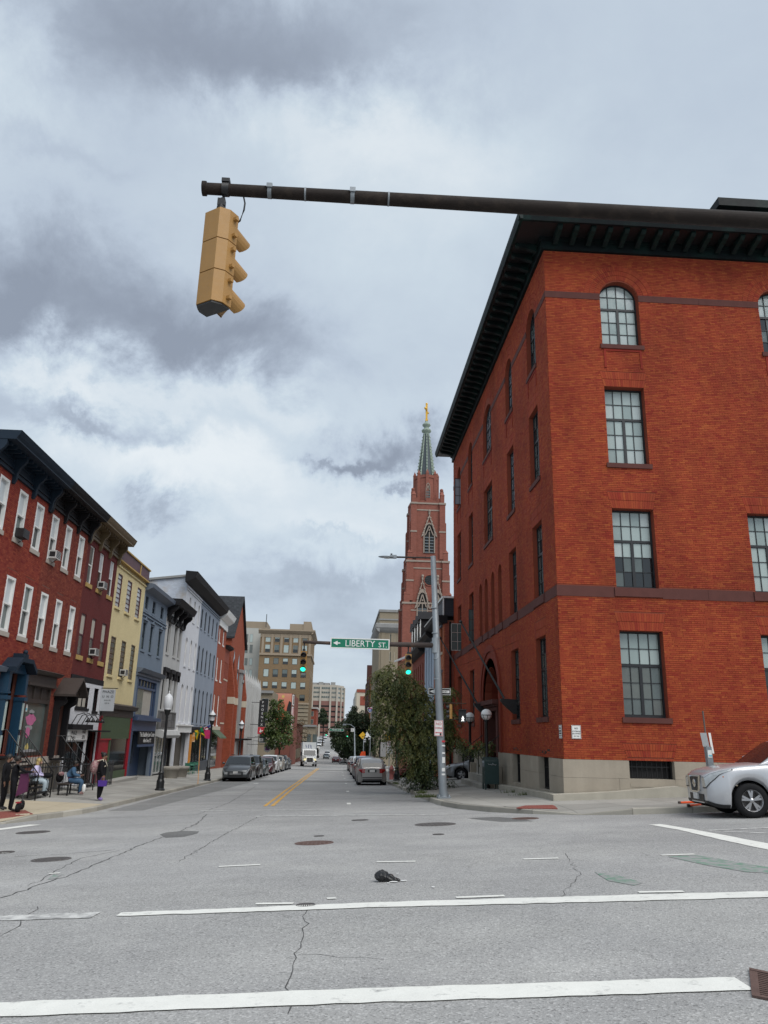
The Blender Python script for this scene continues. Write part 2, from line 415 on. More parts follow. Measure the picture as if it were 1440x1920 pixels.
D('iron_rust', (.115, .075, .065), .7, var=.35, vs=9, bump=.3, bs=40)
D('brick_paver', (.22, .075, .06), .85, var=.25, vs=12)

xs = [-160, -90, -50, -30, -20]+list(range(-14, 26))+[30, 45, 80, 160]
ys = [-40, -30]+list(range(-20, 62, 2))+list(range(65, 305, 5))+list(range(310, 430, 10))+[460, 500, 600, 700]
gv = [(x, y, float(ground(x, y))) for y in ys for x in xs]
nx = len(xs)
mb=MB(); mb.mesh(gv, [(j*nx+i, j*nx+i+1, (j+1)*nx+i+1, (j+1)*nx+i) for j in range(len(ys)-1) for i in range(nx-1)])
road = struct(mb.B('road', MT.asphalt))
def strip(mbx, pts, w, dz=.004, step=.8, jag=0.0):
 P = [np.array(p[:2], float) for p in pts]; dense = []
 for a, b in zip(P[:-1], P[1:]):
  k = max(1, int(np.linalg.norm(b-a)/step)); dense += [a+(b-a)*i/k for i in range(k)]
 dense.append(P[-1]); L_, R_ = [], []
 for i, p in enumerate(dense):
  t = dense[min(i+1, len(dense)-1)]-dense[max(i-1, 0)]; t = t/np.linalg.norm(t); n = np.array([-t[1], t[0]])
  ww = w if isinstance(w, (int, float)) else np.interp(i/(len(dense)-1), np.linspace(0, 1, len(w)), w)
  l = p+n*(ww/2+random.uniform(-jag, jag)); r = p-n*(ww/2+random.uniform(-jag, jag))
  L_.append((l[0], l[1], float(ground(*l))+dz)); R_.append((r[0], r[1], float(ground(*r))+dz))
 for i in range(len(dense)-1): mbx.face([R_[i], R_[i+1], L_[i+1], L_[i]])
def patch(mbx, poly, dz=.004, cell=1.0):
 # clipped into cells so that it follows the ground
 P = [np.array(p[:2], float) for p in poly]; c = sum(P)/len(P)
 for a, b in zip(P, P[1:]+P[:1]):
  for i in range(3):
   q = [c+(a-c)*i/3, c+(a-c)*(i+1)/3, c+(b-c)*(i+1)/3, c+(b-c)*i/3]
   mbx.face([(p[0], p[1], float(ground(*p))+dz) for p in (q if i else q[1:])])
def mark(name, mat, pts, w, **k):
 b=MB(); strip(b, pts, w, **k); return b.B(name, MAT[mat], road)
G2 = lambda *uv: [atG(u, v) for u, v in uv]
mark('crosswalk_line', 'paint_road', [(-8, 6.25), (-1.83, 6.03), (.38, 5.95), (2.84, 5.80)], .33, dz=.008, step=.15, jag=.012)
mark('crosswalk_line', 'paint_road', [(-2.3, 9.39), (.58, 9.32), (4.5, 9.0), (12, 8.5)], [.2, .36, .38, .36], dz=.008, step=.15, jag=.02)
mark('crosswalk_line', 'paint_worn', [(-9, 9.7), (-2.55, 9.42)], .32, dz=.007, step=.2, jag=.03)
for a, b in (((410, 1626), (488, 1622)), ((706, 1617), (779, 1616)), ((982, 1612), (1047, 1610)), ((1240, 1604.5), (1302, 1602.5)), ((0, 1600.5), (17, 1600)),):
 mark('lane_dash', 'paint_road', G2(a, b), .11, dz=.008, step=.1, jag=.006)
for a, b in (((479, 1696), (550, 1695)), ((855, 1684), (946, 1681)), ((1197, 1674), (1282, 1673)), ((613, 1686), (630, 1685)), ((92, 1639), (112, 1638))):
 mark('lane_dash', 'paint_road', G2(a, b), .10, dz=.0085, step=.1, jag=.006)
def gpatch(name, mat, uv, dz):
 b=MB(); patch(b, [atG(*p) for p in uv], dz); return b.B(name, MAT[mat], road)
gpatch('green_lane_paint', 'paint_green', [(1252, 1607), (1306, 1604), (1360, 1613), (1440, 1627), (1470, 1640), (1400, 1636), (1320, 1622)], .005)
gpatch('green_lane_paint', 'paint_green', [(1115, 1636), (1150, 1640), (1205, 1656), (1190, 1661), (1140, 1652)], .005)
gpatch('green_lane_paint', 'paint_green', [(88, 1650), (100, 1641), (118, 1640), (104, 1648)], .005)
mark('turn_line', 'paint_road', G2((1228, 1546), (1292, 1557)), .28, dz=.006, step=.2, jag=.012)
mark('turn_line', 'paint_road', G2((1290, 1557), (1440, 1588), (1520, 1603)), [.30, .42, .45], dz=.007, step=.2, jag=.012)
mark('turn_line', 'paint_worn', G2((1328, 1557.5), (1470, 1551)), .14, dz=.0055, step=.3)
mark('turn_line', 'paint_worn', G2((1355, 1559), (1470, 1564)), .12, dz=.005, step=.3)
mark('stop_line', 'paint_road', [(-9.6, 20.6), *[p[:2] for p in G2((2, 1555), (66, 1546.5))]], .40, dz=.006, jag=.015)
mark('crosswalk_line', 'paint_worn', G2((376, 1520), (620, 1519)), .20, dz=.006)
mark('crosswalk_line', 'paint_worn', G2((480, 1531), (640, 1529), (850, 1527)), .22, dz=.006)
for dx in (-.13, .13):
 mark('centre_line', 'paint_yellow', [(-2.34+dx, 29.2), (-2.46+dx, 43), (-2.65+dx, 118)], .125, dz=.006, step=1.5, jag=.008)
for u, v, l in ((652, 1484, 1.1), (648.6, 1469, 1.1), (646, 1459.5, 1.0), (643.6, 1453.8, 1.2), (642, 1448.6, 1.2), (654, 1507, 1.0), (480, 1469, .7)):
 p = atG(u, v); mark('lane_dash', 'paint_road', [(p.x, p.y-l/2), (p.x, p.y+l/2)], .14 if u > 500 else .3, dz=.006)
# resurfaced strips and patches
b=MB(); strip(b, [(-8.0, 57.6), (3.3, 58.6)], 4.2, dz=.0045, step=1.5); b.B('asphalt_patch', MT.asphalt_dark, road)
b=MB(); strip(b, [(-8.0, 104), (3.3, 104)], 6.0, dz=.0045, step=1.5); b.B('asphalt_patch', MT.asphalt_dark, road)
b=MB(); strip(b, [(-7.15, 28.6), (-7.05, 40), (-6.9, 55), (-6.7, 70)], [1.2, 1.9, 2.2, 2.2], dz=.004, step=1.5); b.B('parking_lane_surface', MT.asphalt_dark, road)
b=MB(); strip(b, [(2.3, 31), (2.35, 45), (2.4, 70), (2.4, 120)], 1.9, dz=.004, step=2); b.B('parking_lane_surface', MT.asphalt, road)
gpatch('asphalt_patch', 'asphalt_patch', [(299, 1565), (312, 1561), (345, 1558), (374, 1559), (370, 1563), (345, 1569), (310, 1571)], .0035)
gpatch('asphalt_patch', 'asphalt_patch', [(878, 1534), (930, 1532), (975, 1535), (1000, 1540), (940, 1541), (905, 1538)], .0035)
# long cracks that were sealed or opened
def crack(uv, w=.02):
 pts = G2(*uv); out = []
 for a, b_ in zip(pts[:-1], pts[1:]):
  k = max(2, int((b_-a).length/.18))
  for i in range(k):
   p = a+(b_-a)*i/k; out.append((p.x+random.gauss(0, .022), p.y+random.gauss(0, .03)))
 out.append(pts[-1][:2]); bb=MB(); strip(bb, out, w, dz=.0028, step=.09, jag=w*.35); bb.B('crack', MT.tar, road)
crack([(0, 1684), (60, 1664), (140, 1637), (215, 1606), (260, 1586), (330, 1562), (368, 1545), (388, 1527)], .026)
crack([(55, 1660), (150, 1610), (225, 1595)], .014)
crack([(335, 1616), (400, 1577), (440, 1555), (492, 1527)], .014)
crack([(540, 1900), (552, 1820), (566, 1760), (572, 1700)], .008)
crack([(560, 1790), (640, 1796), (720, 1800)], .005)
crack([(30, 1606), (120, 1602), (215, 1593)], .02)
crack([(150, 1537), (260, 1531), (370, 1527), (430, 1505), (480, 1474)], .02)
crack([(0, 1760), (45, 1725), (70, 1700)], .012)
crack([(1050, 1690), (1085, 1640), (1060, 1600)], .007)
# iron covers set in the road
def cover(u, v, r, mat='iron_cover'):
 p = atG(u, v); z = float(ground(p.x, p.y)); b=MB()
 sl = float(ground(p.x+1, p.y))-z, float(ground(p.x, p.y+1))-z
 def ring(r0, r1, h0, h1):
  n = 24; vs = []
  for r_, h in ((r0, h0), (r1, h1)):
   for k in range(n):
    a = 2*math.pi*k/n; x, y = r_*math.cos(a), r_*math.sin(a); vs.append((p.x+x, p.y+y, z+h+sl[0]*x+sl[1]*y))
  b.mesh(vs, [(k, (k+1) % n, n+(k+1) % n, n+k) for k in range(n)])
 ring(r*1.12, r*1.10, .002, .011); ring(r*1.10, r*1.0, .011, .011); ring(r*1.0, r*.985, .011, .004); ring(r*.985, 0.001, .004, .007)
 for k in range(-3, 4):
  for j in range(-3, 4):
   x, y = k*r*.24, j*r*.24
   if math.hypot(x, y) < r*.86:
    s = r*.07; h = z+.006+sl[0]*x+sl[1]*y
    b.box(p.x+x-s, p.x+x+s, p.y+y-s, p.y+y+s, h, h+.005)
 b.B('manhole_cover', MAT[mat], road)
for u, v, r, m in ((589, 1581, .34, 'iron_rust'), (96, 1612, .30, 'iron_cover'), (62, 1561, .36, 'iron_cover'), (816, 1546, .44, 'iron_cover'), (573, 1698, .10, 'iron_cover'),
                   (822, 1565, .11, 'iron_cover'), (2, 1599, .22, 'iron_cover'), (985, 1535, .30, 'iron_rust'), (598, 1568, .10, 'iron_cover'), (675, 1538, .2, 'iron_cover')):
 cover(u, v, r, m)
# storm drain grate beside the crosswalk
GC = [atG(1405, 1821), atG(1505, 1842), atG(1515, 1892), atG(1410, 1872)]
def gpt(s_, t_):
 a = GC[0]+(GC[1]-GC[0])*s_; c = GC[3]+(GC[2]-GC[3])*s_; q = a+(c-a)*t_; return q.x, q.y
def gbox(bb, s0, s1, t0, t1, h0, h1):
 bb.mesh([(*gpt(a, c), float(ground(*gpt(a, c)))+h) for h in (h0, h1) for (a, c) in ((s0, t0), (s1, t0), (s1, t1), (s0, t1))], [(0, 3, 2, 1), (4, 5, 6, 7), (0, 1, 5, 4), (1, 2, 6, 5), (2, 3, 7, 6), (3, 0, 4, 7)])
b=MB(); gbox(b, 0, 1, 0, .08, .002, .02); gbox(b, 0, 1, .93, 1, .002, .016); gbox(b, 0, .16, .08, .93, .002, .016); grate = b.B('drain_grate', MT.iron_rust, road)
b=MB(); gbox(b, .16, 1, .08, .93, .001, .004); b.B('drain_pit', MT.ink_black, grate)
for k in range(12):
 b=MB(); gbox(b, .16, 1, .095+k*.07, .13+k*.07, .005, .015); b.B('grate_bar', MT.iron_rust, grate)

# pavements
def ramp(x, y):                                     # dropped kerbs at the two crossings
 if -13.5 < x < -9.1 and y < 26.4: return float(np.interp(y, [23.9, 25.6], [.12, 1]))
 if 5.0 < x < 7.4 and y < 22.6: return float(np.interp(y, [20.9, 22.2], [.12, 1]))
 return 1.0
def sw(x, y):
 g = float(ground(x, y))+.15*ramp(x, y)
 if x < -8.15:
  k = np.interp(y, [24, 31], [.012, float(np.interp(y, [20, 60, 120], [.05, .012, 0]))+.036])
  return g+float(k)*min(-8.15-x, 8)
 if x > 3.4: return g+min(x-3.4, 6)*float(np.interp(y, [25, 34, 44, 62, 90], [0, .027, .09, .06, 0]))
 return g
KL = [(-60, 23.1), (-11.0, 23.25), (-10.1, 23.6), (-9.4, 24.3), (-8.9, 25.3), (-8.5, 26.4), (-8.25, 27.5), (-8.15, 28.8), (-8.15, 140)]
KR = [(3.45, 140), (3.42, 32), (3.42, 29.2), (3.5, 27.0), (3.78, 25.0), (4.4, 23.1), (5.28, 21.75), (6.3, 20.8), (7.5, 20.32), (9, 20.2), (60, 20.2)]
def clip_poly(poly, kerb):                         # keep the part of a cell on the block side (convex) of the kerb line
 out = poly
 for (ax, ay), (bx, by) in zip(kerb[:-1], kerb[1:]):
  res = []
  s = lambda p: (bx-ax)*(p[1]-ay)-(by-ay)*(p[0]-ax)
  for i, p in enumerate(out):
   q = out[(i+1) % len(out)]; sp, sq = s(p), s(q)
   if sp >= 0: res.append(p)
   if (sp >= 0) != (sq >= 0):
    t = sp/(sp-sq); res.append((p[0]+(q[0]-p[0])*t, p[1]+(q[1]-p[1])*t))
  out = res
  if len(out) < 3: return []
 return out
def area(p): return abs(sum(a[0]*b_[1]-b_[0]*a[1] for a, b_ in zip(p, p[1:]+p[:1])))/2
def inset_poly(p, e):
 c = (sum(q[0] for q in p)/len(p), sum(q[1] for q in p)/len(p)); out = []
 for q in p:
  d = (q[0]-c[0], q[1]-c[1]); l = math.hypot(*d) or 1; out.append((q[0]-d[0]/l*e*1.4, q[1]-d[1]/l*e*1.4))
 return out
def offset_line(line, d):
 out = []
 for i, p in enumerate(line):
  a, c = line[max(i-1, 0)], line[min(i+1, len(line)-1)]; t = (c[0]-a[0], c[1]-a[1]); l = math.hypot(*t)
  out.append((p[0]-t[1]/l*d, p[1]+t[0]/l*d))
 return out
TONES = [M('paving_%d' % i, tuple(c*k for c in (.31, .30, .275)), .9, var=.2, vs=1.2, bump=.3, bs=45, fine=.25, fs=80, streak=.04) for i, k in enumerate((.86, .94, 1.0, 1.08))]
MT.ramp_concrete = M('ramp_concrete', (.42, .365, .27), .9, var=.14, vs=1.4, bump=.2, bs=40, fine=.2)
def pavement(name, kerb, xr, yr, cell, near, skip=None):
 inner = offset_line(kerb, .16)
 xa = np.arange(xr[0], xr[1]+1e-6, cell); base = MB(); far = MB(); top = []
 yy = list(np.arange(yr[0], near, cell)); ry = list(np.arange(near, yr[1], 6.0))
 for gx in xa[:-1]:
  for gy, cy, isn in [(y, cell, True) for y in yy]+[(y, 6.0, False) for y in ry]:
   poly = clip_poly([(gx, gy), (gx+cell, gy), (gx+cell, gy+cy), (gx, gy+cy)], inner)
   if len(poly) < 3 or area(poly) < .02: continue
   base.face([(x, y, sw(x, y)-.012) for x, y in poly])
   q = inset_poly(poly, .007); bb=MB() if isn else far
   n = len(q); bb.mesh([(x, y, sw(x, y)-.03) for x, y in q]+[(x, y, sw(x, y)) for x, y in q], [tuple(range(n, 2*n))]+[(i, (i+1) % n, n+(i+1) % n, n+i) for i in range(n)])
   if isn: top.append((bb, gx, gy))
 o = struct(base.B(name, MT.concrete_dark))
 for bb, gx, gy in top:
  ramp = name == 'sidewalk' and xr[0] < 0 and gx > -12.7 and gy < 29.2
  s_ = bb.B('paving_slab', MT.ramp_concrete if ramp else random.choice(TONES), o)
 stuff(far.B('paving_slabs', TONES[1], o))
 return o
sidewalk_l = pavement('sidewalk', KL, (-23.0, -8.0), (24.0, 140), 1.5, 66)
sidewalk_r = pavement('sidewalk', KR, (3.3, 21.3), (20.0, 140), 1.5, 62)
# kerb stones, each its own piece
kerb = bpy.data.objects.new('kerb', None); COL.objects.link(kerb); struct(kerb); OFF['kerb'] = Vector((0, 0, 0))
KM = [M('kerb_stone_%d' % i, tuple(c*k for c in (.36, .34, .295)), .85, var=.25, vs=1.6, bump=.3, bs=40, fine=.25, streak=.1) for i, k in enumerate((.8, .95, 1.1))]
def resample(line, step, lim):
 out = [];
 for (a, b_) in zip(line[:-1], line[1:]):
  a, b_ = np.array(a), np.array(b_); l = np.linalg.norm(b_-a); k = max(1, round(l/step))
  out += [tuple(a+(b_-a)*i/k) for i in range(k)]
 out.append(line[-1]); return out
def kerbstone(bb, p, q, w=.165):
 d = np.array(q)-np.array(p); l = np.linalg.norm(d); d = d/l; n = np.array([-d[1], d[0]])
 e = .006; p0, q0 = np.array(p)+d*e, np.array(q)-d*e; vs = []
 dz = random.uniform(-.006, .006)
 for pt, off, h in [(pt, off, h) for pt in (p0, q0) for off, h in ((0, -.05), (.012, .13), (.03, .152), (w, .152), (w, -.05))]:
  x, y = pt+n*off; base = float(ground(*pt)); rf = ramp(*pt); vs.append((x, y, base+(h*rf if h > 0 else h)+dz*(h > 0)))
 bb.mesh(vs, [(0, 1, 2, 3, 4), (9, 8, 7, 6, 5)]+[(i, 5+i, 5+(i+1) % 5, (i+1) % 5) for i in range(5)])
for line, sgn in ((KL, 1), (KR, 1)):
 pts = resample(line, 1.75, 0); farb=MB()
 for p, q in zip(pts[:-1], pts[1:]):
  if max(p[1], q[1]) > 70 or min(p[0], q[0]) < -24 or max(p[0], q[0]) > 24: kerbstone(farb, p, q)
  else:
   bb=MB(); kerbstone(bb, p, q); bb.B('kerb_stone', random.choice(KM), kerb)
 stuff(farb.B('far_kerb_stones', KM[1], kerb))
# tactile brick strips at the two crossings
def tile_strip(uv, n, m, mat):
 P = [atG(u, v, .05) for u, v in uv]; holder = sidewalk_l if P[0].x < 0 else sidewalk_r
 for i in range(n):
  for j in range(m):
   def pt(s, t): a = P[0]+(P[1]-P[0])*s; b_ = P[3]+(P[2]-P[3])*s; c = a+(b_-a)*t; return c.x, c.y
   q = inset_poly([pt(i/n, j/m), pt((i+1)/n, j/m), pt((i+1)/n, (j+1)/m), pt(i/n, (j+1)/m)], .006)
   bb=MB(); bb.mesh([(x, y, sw(x, y)-.02) for x, y in q]+[(x, y, sw(x, y)+.006) for x, y in q], [(4, 5, 6, 7), (0, 1, 5, 4), (1, 2, 6, 5), (2, 3, 7, 6), (3, 0, 4, 7)])
   bb.B('paving_brick', MAT[mat], holder)
tile_strip([(-40, 1543), (61, 1534.5), (46, 1529.5), (-40, 1536)], 12, 2, 'brick_paver')
tile_strip([(968, 1522), (1046, 1521), (1036, 1516.5), (985, 1517.5)], 8, 2, 'brick_paver')

# ================================================================== building kit
XL, XR, YF = -12.6, 7.25, 25.4
FL = lambda a, d, z: (XL+d, a, z)                     # left row: a = Y, d = distance out of the wall towards the street
FRR = lambda a, d, z: (XR-d, a, z)                    # long wall of the corner building
FF = lambda a, d, z: (a, YF-d, z)                     # its front: a = X
def frame_y(Y): return lambda a, d, z: (a, Y-d, z)    # walls that face the camera
def frame_xl(X): return lambda a, d, z: (X+d, a, z)
def frame_xr(X): return lambda a, d, z: (X-d, a, z)
def arc(a0, a1, zs, zt, n=10):
 c, r, h = (a0+a1)/2, (a1-a0)/2, zt-zs
 return [(c+r*math.cos(math.pi*(1-i/n)), zs+h*math.sin(math.pi*i/n)) for i in range(n+1)]
def opening_poly(o):
 a0, a1, z0, z1, s = o
 return [(a0, z0), (a1, z0), (a1, z1), (a0, z1)] if s is None else [(a0, z0), (a1, z0)]+arc(a0, a1, s, z1)[::-1]
def wall(mb, a0, a1, z0, z1, ops, depth=.3, d=0.0):
 """face with openings (a0, a1, z0, z1, spring or None) and their reveals"""
 A = sorted({a0, a1, *[o[0] for o in ops], *[o[1] for o in ops]}); Z = sorted({z0, z1, *[o[2] for o in ops], *[o[3] for o in ops]})
 A = [a for a in A if a0 <= a <= a1]; Z = [z for z in Z if z0 <= z <= z1]
 for i in range(len(A)-1):
  run = None
  for j in range(len(Z)-1):
   ca, cz = (A[i]+A[i+1])/2, (Z[j]+Z[j+1])/2
   if any(o[0] < ca < o[1] and o[2] < cz < o[3] for o in ops):
    if run is not None: mb.face([(A[i], d, run), (A[i+1], d, run), (A[i+1], d, Z[j]), (A[i], d, Z[j])]); run = None
   elif run is None: run = Z[j]
  if run is not None: mb.face([(A[i], d, run), (A[i+1], d, run), (A[i+1], d, Z[-1]), (A[i], d, Z[-1])])
 for o in ops:
  p = opening_poly(o)
  for q, r in zip(p, p[1:]+p[:1]): mb.face([(q[0], d, q[1]), (r[0], d, r[1]), (r[0], d-depth, r[1]), (q[0], d-depth, q[1])])
  if o[4] is not None:
   ar = arc(o[0], o[1], o[4], o[3]); k = len(ar)//2
   mb.face([(a, d, z) for a, z in ar[:k+1]]+[(o[0], d, o[3])]); mb.face([(a, d, z) for a, z in ar[k:]]+[(o[1], d, o[3])])
def shell(mb, a0, a1, z0, z1, depth, d0=-.35):
 """the other three sides behind a face"""
 for a in (a0, a1): mb.face([(a, 0, z0), (a, -depth, z0), (a, -depth, z1), (a, 0, z1)])
 mb.face([(a0, -depth, z0), (a1, -depth, z0), (a1, -depth, z1), (a0, -depth, z1)])
def roof_slab(root, fr, a0, a1, z, depth, mat, t=.12, d0=0.0):
 b=MB(fr); b.box(a0, a1, -depth, d0, z-t, z); return b.B('roof', mat, root)
def bricks(root, fr, a0, a1, z0, z1, ops, mat, proud=.014, course=.0677, length=.206, single=0, joint=.011, name='brick'):
 """every brick of the face as a raised block with its own tone; the first `single` of them are separate parts"""
 vs, fs, tone = [], [], []; one = []
 nc = int((z1-z0)/course)
 for c in range(nc):
  zb, zt = z0+c*course+joint/2, z0+(c+1)*course-joint/2; zm = (zb+zt)/2
  cut = []
  for o in ops:
   if o[2]-.02 < zm < o[3]+.02:
    l, r = o[0], o[1]
    if isinstance(o[4], tuple): f = o[4][1]*(zm-o[2])/(o[3]-o[2]); l, r = l-f, r+f
    elif o[4] is not None and zm > o[4]:
     k = math.sqrt(max(0, 1-((zm-o[4])/(o[3]-o[4]))**2)); h = (r-l)/2*k; l, r = (l+r)/2-h, (l+r)/2+h
    if r-l > .02: cut.append((l, r))
  cut.sort(); spans, x = [], a0
  for l, r in cut:
   if l > x: spans.append((x, l))
   x = max(x, r)
  if x < a1: spans.append((x, a1))
  L2 = length if c % 6 else length/2
  off = (c % 2)*L2/2+random.uniform(0, .06)
  for l, r in spans:
   k0 = math.floor((l-a0-off)/L2); p = a0+off+k0*L2
   while p < r:
    q0, q1 = max(p, l)+.0025, min(p+L2, r)-.0025; p += L2
    if q1-q0 < .025: continue
    pr = proud+random.uniform(-.004, .003); t = min(1, max(0, random.gauss(.5, .2)))
    if single and len(one) < single: one.append((q0, q1, zb, zt, pr, t)); continue
    n = len(vs)
    vs += [(q0, pr, zb), (q1, pr, zb), (q1, pr, zt), (q0, pr, zt), (q0, -.002, zb), (q1, -.002, zb), (q1, -.002, zt), (q0, -.002, zt)]
    fs += [(n, n+1, n+2, n+3), (n+4, n+5, n+1, n), (n+5, n+6, n+2, n+1), (n+6, n+7, n+3, n+2), (n+7, n+4, n, n+3)]; tone += [t]*8
 b=MB(fr); b.mesh(vs, fs); o = stuff(b.B('brickwork', mat, root, tone=tone))
 shared = {}
 for q0, q1, zb, zt, pr, t in one:
  w = round(q1-q0, 3); tt = round(t*5)/5; key = (w, tt)
  if key not in shared:
   bb=MB(); bb.fr = None
   o3 = [fr(a, d, z) for (a, d, z) in [(0, pr, 0), (w, pr, 0), (w, pr, zt-zb), (0, pr, zt-zb), (0, -.002, 0), (w, -.002, 0), (w, -.002, zt-zb), (0, -.002, zt-zb)]]; z0_ = fr(0, 0, 0)
   bb.mesh([tuple(np.subtract(v, z0_)) for v in o3], [(0, 1, 2, 3), (4, 5, 1, 0), (5, 6, 2, 1), (6, 7, 3, 2), (7, 4, 0, 3)])
   me = bpy.data.meshes.new('brick'); me.from_pydata(bb.v, [], bb.f); me.materials.append(mat)
   me.attributes.new('tone', 'FLOAT', 'POINT').data.foreach_set('value', [tt]*8); shared[key] = me
  ob = bpy.data.objects.new(name, shared[key]); COL.objects.link(ob); ob.parent = root
  ob.location = Vector(fr(q0, 0, zb))-OFF[root.name]
 return o
def voussoirs(root, fr, items, mat):
 """fans of bricks over openings: items are polygons [(a, z)]"""
 vs, fs, tone = [], [], []
 for poly in items:
  c = (sum(p[0] for p in poly)/4, sum(p[1] for p in poly)/4); q = []
  for p in poly:
   d = (p[0]-c[0], p[1]-c[1]); l = math.hypot(*d); q.append((p[0]-d[0]/l*.009, p[1]-d[1]/l*.009))
  pr = .015+random.uniform(-.003, .003); n = len(vs)
  vs += [(a, pr, z) for a, z in q]+[(a, -.002, z) for a, z in q]
  fs += [(n, n+1, n+2, n+3)]+[(n+4+i, n+4+(i+1) % 4, n+(i+1) % 4, n+i) for i in range(4)]; tone += [min(1, max(0, random.gauss(.42, .16)))]*8
 b=MB(fr); b.mesh(vs, fs); return stuff(b.B('arch_bricks', mat, root, tone=tone))
def flat_arch(a0, a1, z0, h, w=.075, flare=.14):
 n = max(3, int((a1-a0)/w)); out = []
 for row in range(2):
  za, zb = z0+h*row/2, z0+h*(row+1)/2
  for i in range(n):
   f = lambda s, z: (a0+a1)/2+(s-.5)*((a1-a0)+2*flare*(z-z0)/h)
   out.append([(f(i/n, za), za), (f((i+1)/n, za), za), (f((i+1)/n, zb), zb), (f(i/n, zb), zb)])
 return out
def round_arch(a0, a1, zs, r0, r1, w=.075, rows=3):
 c = (a0+a1)/2; out = []
 for k in range(rows):
  ra, rb = r0+(r1-r0)*k/rows, r0+(r1-r0)*(k+1)/rows; n = max(8, int(math.pi*ra/w))
  for i in range(n):
   t0, t1 = math.pi*i/n, math.pi*(i+1)/n
   out.append([(c-ra*math.cos(t0), zs+ra*math.sin(t0)), (c-ra*math.cos(t1), zs+ra*math.sin(t1)), (c-rb*math.cos(t1), zs+rb*math.sin(t1)), (c-rb*math.cos(t0), zs+rb*math.sin(t0))])
 return out
def ring(mb, a0, a1, z0, z1, t, d0, d1, tb=None):
 tb = t if tb is None else tb
 mb.box(a0, a0+t, d0, d1, z0, z1); mb.box(a1-t, a1, d0, d1, z0, z1)
 mb.box(a0+t, a1-t, d0, d1, z1-t, z1); mb.box(a0+t, a1-t, d0, d1, z0, z0+tb)
def pane(parent, fr, a0, a1, z0, z1, d, mat, name='pane', t=.008):
 b=MB(fr); b.box(a0, a1, d-t, d, z0, z1); return b.B(name, mat, parent)
def pane_poly(parent, fr, poly, d, mat, name='pane', t=.008):
 b=MB(fr); b.plate(poly, d-t, d); return b.B(name, mat, parent)
def pick(*pairs):
 r = random.random()*sum(w for _, w in pairs)
 for k, w in pairs:
  r -= w
  if r <= 0: return MAT[k]
 return MAT[pairs[-1][0]]
def sash_window(root, fr, a0, a1, z0, z1, fmat, inset=.12, trim=.09, glass=None, upper=None, sill=None, arch=None, bars=0, name='window', depth=.07):
 """double-hung window: trim, two sashes, two panes, sill"""
 d1 = -inset; d0 = d1-depth; b=MB(fr); zt = z1
 if arch is None: ring(b, a0, a1, z0, z1, trim, d0, d1)
 else:
  b.box(a0, a0+trim, d0, d1, z0, arch); b.box(a1-trim, a1, d0, d1, z0, arch); b.box(a0+trim, a1-trim, d0, d1, z0, z0+trim)
  o, i = arc(a0, a1, arch, z1), arc(a0+trim, a1-trim, arch, z1-trim)
  for k in range(len(o)-1): b.plate([i[k], i[k+1], o[k+1], o[k]], d0, d1)
  zt = z1-trim*.5
 zm = z0+(z1-z0)*.5
 b.box(a0+trim, a1-trim, d0+.012, d1-.012, zm-.03, zm+.03)
 for k in range(bars):
  x = a0+trim+(a1-a0-2*trim)*(k+1)/(bars+1); b.box(x-.012, x+.012, d0+.014, d1-.02, z0+trim, z1-trim)
 w = b.B(name, fmat, root)
 g1, g2 = upper or pick(('glass_lite', 4), ('glass_mid', 1)), glass or pick(('glass_dark', 3), ('glass_mid', 2))  # default upper panes paler: blinds and reflected sky put into the colour
 pane(w, fr, a0+trim, a1-trim, z0+trim, zm-.03, d0+.03, g2)
 if arch is None: pane(w, fr, a0+trim, a1-trim, zm+.03, z1-trim, d0+.045, g1)
 else: pane_poly(w, fr, [(a0+trim, zm+.03), (a1-trim, zm+.03)]+arc(a0+trim, a1-trim, arch, z1-trim)[::-1], d0+.045, g1)
 if sill:
  b=MB(fr); b.box(a0-.07, a1+.07, -inset, .06, z0-sill[1], z0-.002); b.B('sill', sill[0], w)
 return w
